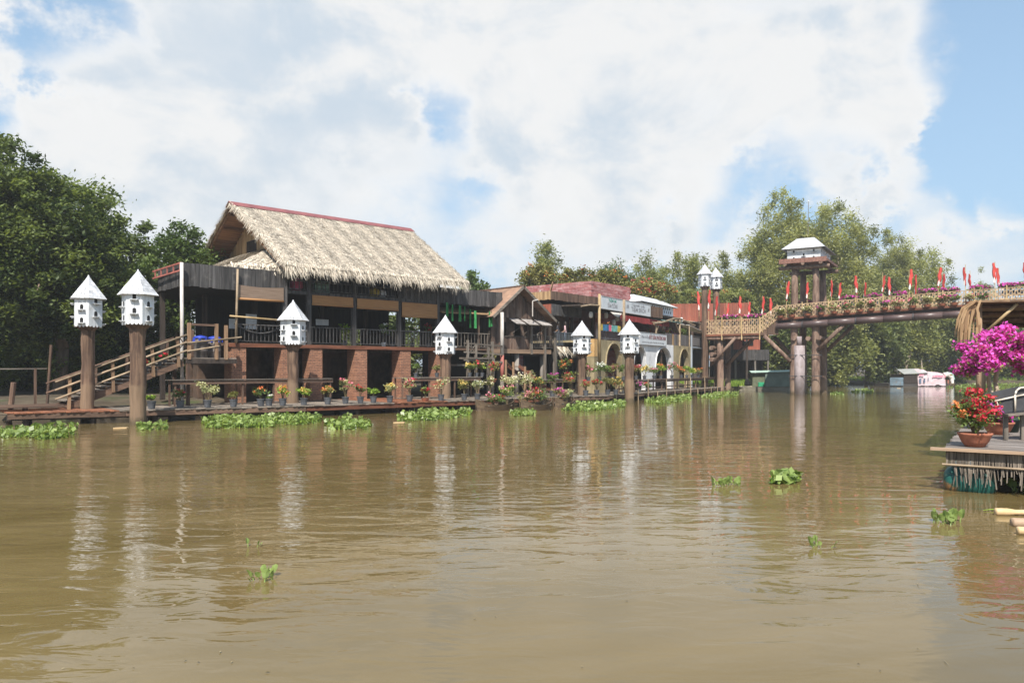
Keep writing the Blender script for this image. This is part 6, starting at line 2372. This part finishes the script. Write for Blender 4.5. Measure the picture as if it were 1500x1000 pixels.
def houseboat():
    c = gnd(1344, 565.5)
    k = c.y / FPX
    t = thing('houseboat', 'old houseboat with tin roof and pink printed tarpaulin at the far bank', 'boat', c, R(4))
    X = lambda px: (px - 1344) * k
    Z = lambda py: (565.5 - py) * k
    one('hull', M('hull_dark', (.06, .055, .05), (.035, .03, .028), HX), t, 'box', X(1294), X(1384), -.9, 2.2, -.2, Z(561))
    one('blue_panel', boatblue, t, 'box', X(1295), X(1315), -1.0, -.902, .1, Z(552.5))
    one('dark_cabin', darkwood, t, 'box', X(1316), X(1337), -.95, 1.8, Z(561) + .01, Z(548))
    m = MB()
    m.poly([(X(1315), -1.1, Z(547.5)), (X(1352), -1.1, Z(545.5)), (X(1354), 1.2, Z(539.5)), (X(1321), 1.2, Z(540.5))], .05)
    m.build('tin_roof', corr, t)
    m = MB()
    n = 12
    pts = []
    for i in range(n + 1):
        x = X(1337) + (X(1379) - X(1337)) * i / n
        pts.append((x, -1.02 - .05 * math.sin(i * 1.9), .06 + (.16 if 8 <= i <= 9 else .05 * math.sin(i * 2.3) ** 2), Z((547, 544.5, 543, 541, 543.5, 545, 545.5, 545, 545.5, 545, 546, 547, 550)[i])))
    vs, fs = [], []
    for (x, y, z0, z1) in pts:
        vs += [(x, y, z0), (x, y + .06, (z0 + z1) / 2), (x, y + .25, z1), (x, 1.0, z1 + .1)]
    for i in range(n):
        for j in range(3):
            fs.append((i * 4 + j, i * 4 + 4 + j, i * 4 + 5 + j, i * 4 + 1 + j))
    m.add(vs, fs, .5)
    m.build('tarpaulin', tarppink, t)
    m = MB()
    for x0, x1, z0, z1 in ((1338, 1345, 548, 550.5), (1358, 1374, 549.5, 552), (1376, 1377.5, 548, 553)):
        m.box(X(x0), X(x1), -1.13, -1.115, Z(z1), Z(z0))
    m.build('red_print', M('print_red', (.55, .10, .18), (.6, .3, .34), (4, 4, 4), rough=.6), t, kind='stuff')
    m = MB()
    for x0, x1, z0, z1 in ((1338, 1341, 554, 561), (1344.5, 1347, 554, 560), (1351, 1352, 553, 558)):
        m.box(X(x0), X(x1), -1.13, -1.115, Z(z1), Z(z0))
    m.build('blue_print', M('print_blue', (.12, .16, .24), rough=.6), t, kind='stuff')
    m = MB()
    m.path([(X(1379), -.6, Z(549)), (X(1386), -.6, Z(548)), (X(1391), -.6, Z(553)), (X(1392), -.6, Z(561))], .28, .2, 8)
    m.build('tarp_roll', clothwhite, t)
    m = MB()
    m.path([(X(1387), -.2, Z(548)), (X(1394), -.2, Z(549)), (X(1397), -.2, Z(556))], .3, .2, 8)
    m.build('tarp_roll', M('tarp_mint', (.45, .62, .56), (.3, .45, .4)), t)
    for i in range(6):
        one('clutter', (terracotta, darkwood, brownwood)[i % 3], t, 'box', X(1379 + i * 1.6), X(1380.5 + i * 1.6), -.8, -.3, Z(564), Z(556 + i % 3))


houseboat()
# pale dead trunks and reeds above the houseboat
for i, (px, yt, Y, lab) in enumerate(((1305, 512, 97, 'pale bare trunk above the blue houseboat panel'), (1311, 508, 97.5, 'second pale bare trunk above the houseboat'), (1326, 520, 98, 'pale leaning trunk behind the tin roof'), (1331, 515, 98.5, 'thin pale trunk behind the tin roof'), (1352, 525, 99, 'slanting pale branch over the pink tarpaulin'))):
    a = at(px, yt, Y)
    o = one('bare_trunk', palebark, None, 'path', [(0, 0, 0), (random.uniform(-.3, .3), 0, (a.z - .3) * .5), (random.uniform(-.5, .9), 0, a.z - .3)], .16, .07, 7)
    o.location = (a.x, a.y, .3)
    tag(o, lab, 'trunk')

# grass on the low bank under the walkway
def grass_patch(pts, n, name, lab, hgt=.35, mat=None):
    P = [Vector(p) for p in pts]
    c = sum(P, Vector()) / len(P)
    A = []
    for _ in range(n):
        i = random.randrange(len(P))
        q = c.lerp(P[i].lerp(P[(i + 1) % len(P)], random.random()), math.sqrt(random.random()))
        A.append((q.x, q.y, q.z))
    A = np.array(A)
    tip = RNG.normal(size=A.shape) * .1
    tip[:, 2] = RNG.uniform(.4, 1.1, n) * hgt
    sd = RNG.normal(size=A.shape) * .025
    sd[:, 2] = 0
    q = np.stack([A - sd, A + sd, A + tip + sd * .1, A + tip - sd * .1], axis=1)
    o = link(bpy.data.objects.new(name, quads_mesh(name, q, RNG.uniform(0, 1, n), mat or leaf_lime)))
    tag(o, lab, 'grass', kind='stuff')


grass_patch([(17, 74, .5), (22, 72.5, .35), (26, 77, .5), (28, 86, .8), (21, 86, .8), (17, 79, .8)], 9000, 'bank_grass', 'bright grass on the low bank under the walkway', .4)
grass_patch([(46, 101, .35), (60, 104.5, .3), (100, 108.5, .3), (100, 115, .7), (60, 110, .7), (46, 106, .6)], 9000, 'bank_grass', 'grass along the far bank beside the houseboat', .6)

# ================================================================== near raft on the right
RF = Frame(7.42, 12.85, -34)      # front edge of the raft; local y runs back


def build_raft():
    t = RF.thing('drum_raft', 'near timber raft floating on a teal drum with a ragged stick skirt', 'raft')
    z = .74
    m = MB()
    y = .0
    while y < 13:
        w = random.uniform(.13, .17)
        m.box(-.02 + random.uniform(-.03, .03), 6.0, y, y + w - .008, z - .04, z + random.uniform(-.006, .004))
        y += w
    m.build('plank_deck', M('raft_planks', (.24, .21, .19), (.13, .11, .095), (1.2, 9, 9), rnd=.5), t, kind='stuff')
    one('edge_board', cream2, t, 'bar', (-.22, -.06, z - .02), (6, -.06, z - .02), .12, .045)
    one('frame_beam', darkwood, t, 'box', .02, 6, .02, .14, z - .2, z - .045)
    one('bamboo_rail', bamboo_old, t, 'cyl', (-.05, -.03, .46), (6, -.03, .44), .018, n=7)
    # the skirt: dense short sticks above, ragged long ones below the bamboo rail
    m = MB()
    x = .03
    while x < 5.5:
        m.bar((x, .0, z - .06), (x + random.uniform(-.02, .02), .0 + random.uniform(-.01, .01), .44 + random.uniform(-.03, .03)), random.uniform(.012, .028), .008)
        x += .019
    x = .12
    while x < 3.0:
        if random.random() < (.95 if x < .62 else .5):
            m.bar((x, .0, .47), (x + random.uniform(-.06, .06), random.uniform(-.06, .0), random.choice((.32, .26, .2, .13)) + random.uniform(-.05, .05)), random.uniform(.008, .02), .008)
        x += .013
    m.build('stick_skirt', M('skirt_sticks', (.20, .165, .13), (.10, .08, .062), V, rnd=.9), t, kind='stuff')
    d = one('teal_drum', drumteal, t, 'lathe', (0, 0, 0), [(.06, 0), (.17, .02), (.24, .07), (.272, .15), (.275, .25), (.285, .26), (.275, .28), (.275, .5), (.285, .51), (.275, .53), (.27, .66), (.235, .72), (.15, .77)], 20, smooth=True)
    d.rotation_euler = (0, R(90), R(3))
    d.location = (-.06, .32, .14)
    for L in (2.0, 4.0):
        d = one('float_drum', M('drum_black', (.035, .035, .038)), t, 'cyl', (L, .8, .12), (L + .9, .8, .12), .28, n=16)
    for L, dd in ((.3, 6.0), (2.5, 6.0), (.3, 3.0), (2.5, 3.0), (4.8, 3), (4.8, 6), (.3, 8.2), (.3, 11), (3, 11)):
        one('float_drum', M('drum_black', (.035, .035, .038)), t, 'cyl', (L, dd, .2), (L + .9, dd, .2), .3, n=14)
    one('tie_board', greywood_x, t, 'box', .0, .06, .05, 12.9, z - .18, z - .045)


build_raft()
RZ = .745


def big_plant(px, py, z, h, w, flw, fol, lab, pot='bowl', ps=1.0, per=60, lsz=.035, fsz=.026, pw=None):
    p = gnd(px, py, z)
    t = thing('potted_plant', lab, 'potted plant', p, 0, 'big flower bowls on the near raft')
    put('pot', POTS[pot], t, (0, 0, 0), (0, 0, 0), (ps,) * 3)
    st = MB()
    C, rad = [], []
    ph = .24 * ps
    for k in range(16):
        th = k * 2.39
        rr = w * math.sqrt((k + .5) / 16)
        q = Vector((rr * math.cos(th), rr * math.sin(th), ph + (h - ph) * (1 - .55 * (rr / w) ** 2) * random.uniform(.75, 1.0)))
        st.path([(0, 0, ph * .7), (q.x * .35 + random.uniform(-.04, .04), q.y * .35, ph + (q.z - ph) * .5), tuple(q)], .012, .005, 5)
        C.append(tuple(q))
        C.append(tuple(Vector((q.x * .6, q.y * .6, ph + (q.z - ph) * .6))))
    st.build('stems', M('plant_stem', (.16, .12, .06)), t)
    C = np.array(C)
    P, r = clump_points(C, np.full(len(C), w * .34), per)
    put('foliage', quads_mesh('foliage', leaf_quads(P, lsz, .5, .4), r, FOL[fol]), t)
    for i, (f, zone) in enumerate(flw):
        sel = [k for k in range(len(C)) if zone(C[k], h)]
        if not sel:
            continue
        P, r = clump_points(C[sel] + np.array([0, -.02, .03]), np.full(len(sel), w * .30), int(per * 1.1))
        put('flowers', quads_mesh('flowers', leaf_quads(P, fsz, .85, .3), r, FLW[f]), t)['kind'] = 'stuff'
    return t


random.seed(77)
RNG = np.random.default_rng(77)
big_plant(1428, 653.5, RZ, .98, .36, (('red', lambda c, h: c[2] > h * .74), ('red', lambda c, h: h * .5 < c[2] < h * .74 and c[0] > -.1), ('orange', lambda c, h: c[0] < -.2 and c[2] > .4), ('magenta', lambda c, h: c[0] > .2 and c[2] < h * .66)), 'green',
          'terracotta bowl of red and orange bougainvillea on the raft corner', 'bowl', .88, 46)
big_plant(1462, 636, RZ, .62, .30, (('magenta', lambda c, h: c[2] > h * .5), ('pink', lambda c, h: c[2] > h * .75)), 'green', 'dark bowl of magenta bougainvillea behind the raft corner bowl', 'bowl', .95, 34)
t = thing('empty_pot', 'dark green bucket pot under the tilted bench', 'pot', gnd(1479, 632, RZ), 0)
one('pot', M('pot_green', (.03, .06, .045), (.02, .04, .03), rough=.5), t, 'lathe', (0, 0, 0), [(.16, 0), (.21, .24), (.23, .25), (.23, .29), (.2, .29)], 16, smooth=True)
one('soil', soil, t, 'lathe', (0, 0, .24), [(.18, 0), (.17, .02)], 12)


def bench():
    Y0 = 14.2
    o = gnd(1478, 640, RZ)
    o = Vector(((1468 - 750) / FPX * Y0, Y0, RZ))
    t = thing('bench', 'tilted dark board bench with bent white tube frame on the raft', 'bench', o, R(-12))
    # tilted back board, sides of white tube, grey seat frame and legs
    def P(px, py, y=0.0):
        a = at(px, py, Y0 + y)
        v = a - o
        c, s = math.cos(R(12)), math.sin(R(12))
        return Vector((c * v.x - s * v.y, s * v.x + c * v.y, v.z))
    pts = [P(1447, 607), P(1500, 600), P(1540, 596), P(1540, 560), P(1490, 566), P(1441, 577)]
    m = MB()
    m.poly(pts, .03, .5)
    m.build('back_board', blackboard, t)
    tube = M('tube_white', (.68, .62, .54), (.45, .38, .3), (4, 4, 4), rough=.4, rnd=.1)
    m = MB()
    m.path([P(1445, 590, -.06), P(1490, 580, -.06), P(1520, 574, -.06)], .016, n=7)
    m.build('frame_tube', tube, t, smooth=True)
    m = MB()
    m.path([P(1487, 603, -.08), P(1487, 578, -.08), P(1489, 572, -.08), P(1494, 568, -.08), P(1505, 567, -.08), P(1515, 570, -.08)], .018, n=7)
    m.build('frame_tube', tube, t, smooth=True)
    m = MB()
    m.path([P(1460, 588, -.05), P(1466, 606, -.05)], .012, n=6)
    m.build('frame_tube', tube, t, smooth=True)
    a, b = P(1470, 607, .0), P(1560, 600, .0)
    m = MB()
    for k in range(4):
        m.bar(a + Vector((0, -.12 + .14 * k, 0)), b + Vector((0, -.12 + .14 * k, 0)), .12, .035)
    m.build('seat_board', greywood_x, t)
    for px in (1473, 1498, 1530):
        q = P(px, 606, .05)
        one('leg', greywood, t, 'bar', (q.x, q.y, 0), (q.x, q.y, q.z), .07)


bench()


def shelter():
    """leaf-roofed shelter further back on the raft"""
    Y0 = 18.0
    o = Vector(((1433 - 750) / FPX * Y0, Y0, RZ))
    t = thing('leaf_shelter', 'open shelter with a dry palm leaf roof on crooked posts at the raft', 'shelter', o, R(-32))
    zr = at(1433, 441, Y0).z - RZ
    rb = M('leaf_roof', (.26, .17, .10), (.13, .08, .05), (2, 8, 2), rnd=.6, rough=.9)
    m = MB()
    nl = 16
    for k in range(nl):
        x0 = -.05 + 5.0 * k / nl
        m.poly([(x0, -.25, zr + random.uniform(-.02, .02)), (x0 + .36, -.25, zr + random.uniform(-.02, .02)), (x0 + .36, 6.0, zr - .34), (x0, 6.0, zr - .34)], .05)
    m.build('roof_leaves', rb, t, kind='stuff')
    for y in (.1, 1.6, 3.1, 4.6):
        one('purlin', brownwood, t, 'cyl', (-.1, y, zr - .12 - y * .055), (5, y, zr - .12 - y * .055), .05, n=7)
    for x, y in ((0, .05), (.1, 4.2), (3.4, .05), (3.4, 4.2)):
        one('post', M('peeled_post', (.40, .29, .19), (.25, .17, .11), V, rnd=.3), t, 'cyl', (x, y, 0), (x + .03, y, zr - .06 - y * .055), .062, .055, n=9, smooth=True)
    one('brace', bamboo, t, 'cyl', (.12, -.02, zr - .78), (.78, -.1, zr - .1), .035, n=8, smooth=True)
    one('brace', brownwood, t, 'cyl', (1.2, 4.2, zr - 1.2), (2.1, 4.1, zr - .35), .045, n=8)
    one('brace', brownwood, t, 'cyl', (.5, 4.4, zr - 1.1), (1.5, 4.3, zr - .35), .045, n=8)
    # dry fronds hanging at the corner
    q, r = [], []
    for k in range(34):
        a = np.array([random.uniform(-.12, .10), random.uniform(-.3, .1), zr + .0])
        ln = random.uniform(.5, 1.25)
        dx = random.uniform(-.45, .0)
        pp = [a, a + np.array([dx * .5 - .05, 0, -.22 * ln]), a + np.array([dx * .9, 0, -.62 * ln]), a + np.array([dx, .02, -ln])]
        w = random.uniform(.015, .04)
        for i in range(3):
            q.append([pp[i] - [w, .01, 0], pp[i] + [w, -.01, 0], pp[i + 1] + [w * (.9 - .3 * i), -.01, 0], pp[i + 1] - [w * (.9 - .3 * i), .01, 0]])
            r.append(random.random())
    put('hanging_fronds', quads_mesh('hanging_fronds', np.array(q), np.array(r), leaf_dry), t)['kind'] = 'stuff'


shelter()


def bougainvillea():
    Y0 = 16.6
    o = Vector(((1462 - 750) / FPX * Y0, Y0, RZ))
    t = thing('bougainvillea_tree', 'spreading magenta bougainvillea on twin trunks before the leaf shelter', 'tree', o, 0)
    k = Y0 / FPX
    st = MB()
    X = lambda px: (px - 1462) * k
    Zz = lambda py: CAMZ + (HOR - py) * k - RZ
    st.path([(.02, 0, -.02), (-.02, 0, Zz(600)), (X(1449), 0, Zz(566)), (X(1447), 0, Zz(535)), (X(1440), -.05, Zz(512))], .06, .03, 8)
    st.path([(.1, .1, -.02), (X(1468), .1, Zz(590)), (X(1462), .1, Zz(560)), (X(1466), .05, Zz(530)), (X(1478), 0, Zz(505))], .06, .03, 8)
    C = []
    outline = [(1415, 540), (1416, 528), (1421, 518), (1425, 508), (1430, 520), (1440, 498), (1445, 512), (1455, 488), (1460, 500), (1468, 484), (1475, 494), (1480, 506), (1490, 496), (1494, 510), (1462, 518), (1475, 520),
               (1488, 522), (1500, 520), (1505, 530), (1515, 512), (1520, 525), (1450, 522), (1435, 530), (1424, 536), (1418, 544), (1498, 538), (1530, 520), (1424, 526), (1448, 505), (1484, 500), (1468, 510)]
    for px, py in outline:
        for q in range(2):
            C.append((X(px), random.uniform(-.55, .5), Zz(py) + random.uniform(-.05, .03)))
    for c in C[::3]:
        st.path([(X(1455), 0, Zz(525)), (c[0] * .6 + X(1455) * .4, c[1] * .5, c[2] + .02), c], .02, .006, 5)
    st.build('trunk', M('twisted_bark', (.33, .26, .19), (.2, .15, .1), V, rnd=.3), t, smooth=True)
    C = np.array(C)
    P, r = clump_points(C, np.full(len(C), .17), 48)
    put('leaves', quads_mesh('leaves', leaf_quads(P + np.array([0, 0, -.05]), .042, .5, .4), r, leaf_olive), t)
    P, r = clump_points(C, np.full(len(C), .18), 130)
    put('crown', quads_mesh('crown', leaf_quads(P, .036, .85, .3), r, fl_mag), t)


RNG = np.random.default_rng(5)
bougainvillea()

# peeled poles floating at the raft
for i, (px, py, lab, mt, prof, ln) in enumerate((
    (1458, 748, 'pale peeled pole with a waisted end floating by the raft', cream, [(.052, 0), (.056, .01), (.056, .16), (.05, .2), (.038, .27), (.04, .4), (.046, 1.2)], 1.2),
    (1482, 764, 'grey brown pole floating next to the waisted one', cream2, [(.06, 0), (.066, .02), (.066, 1.2)], 1.2),
    (1490, 776, 'shortest pale pole end floating by the raft', cream, [(.05, 0), (.055, .015), (.055, 1.2)], 1.2))):
    p = gnd(px, py + 6)
    o = one('floating_pole', mt, None, 'lathe', (0, 0, 0), prof, 14, smooth=True)
    o.rotation_euler = (0, R(90), R(-6 - 3 * i))
    o.location = (p.x, p.y, .045)
    tag(o, lab, 'pole', 'peeled poles floating at the raft')
o = one('floating_reed', leaf_lime, None, 'path', [(0, 0, 0), (.12, .01, .012), (.26, 0, .01)], .004, .012, 6)
p = gnd(1440, 748)
o.location = (p.x, p.y, .01)
tag(o, 'thin green reed floating at the waisted pole', 'reed')
# a few scraps drifting
for px, py, lab in ((176, 627, 'pale wood scrap drifting off the thick pigeon post'), (584, 619, 'white scrap drifting off the hyacinth mat'), (1316, 568.5, 'pale scrap drifting before the houseboat')):
    p = gnd(px, py)
    o = one('driftwood', cream, None, 'poly', [(-.22, -.06, .03), (.2, -.09, .025), (.26, .05, .03), (-.1, .09, .03)], .05)
    o.location = p
    o.rotation_euler = (0, 0, random.uniform(0, .6))
    tag(o, lab, 'driftwood')

# ================================================================== scum and leaf bits on the water
random.seed(91)
m = MB()
for k in range(90):
    px, py = random.uniform(-40, 1540), 600 + 400 * random.random() ** 1.4
    if px > 1380 and py < 725:
        continue
    g = gnd(px, py)
    a = random.uniform(0, 3.14)
    l, w = random.uniform(.008, .022) * (1 + (1000 - py) / 400), random.uniform(.003, .007) * (1 + (1000 - py) / 400)
    if random.random() < .15:
        l, w = random.uniform(.05, .12), .003
    c, s = math.cos(a), math.sin(a)
    m.add([(g.x - l * c, g.y - l * s, .008), (g.x + w * s, g.y - w * c, .012), (g.x + l * c, g.y + l * s, .008), (g.x - w * s, g.y + w * c, .012)], [(0, 1, 2, 3)])
o = m.build('floating_litter', M('litter', (.26, .21, .12), (.09, .07, .035), (9, 9, 9), rnd=1.0, bump=0))
tag(o, 'scattered leaf bits and scum drifting on the river', 'debris', kind='stuff')

# ================================================================== damp river air
hz = bpy.data.materials.new('river_haze')
hz.use_nodes = True
hz.node_tree.nodes.clear()
_t = NT(hz.node_tree)
_o = _t.node('ShaderNodeOutputMaterial')
_v = _t.node('ShaderNodeVolumePrincipled')
_v.inputs['Color'].default_value = (.98, .98, .97, 1)
_v.inputs['Density'].default_value = 0.0008
_v.inputs['Anisotropy'].default_value = 0.25
_t.link(_v.outputs[0], _o.inputs['Volume'])
m = MB()
m.box(-1000, 1200, -320, 1700, -1.6, 26, .5)
o = m.build('haze', hz)
tag(o, 'thin pale haze lying over the river', 'haze', kind='stuff')
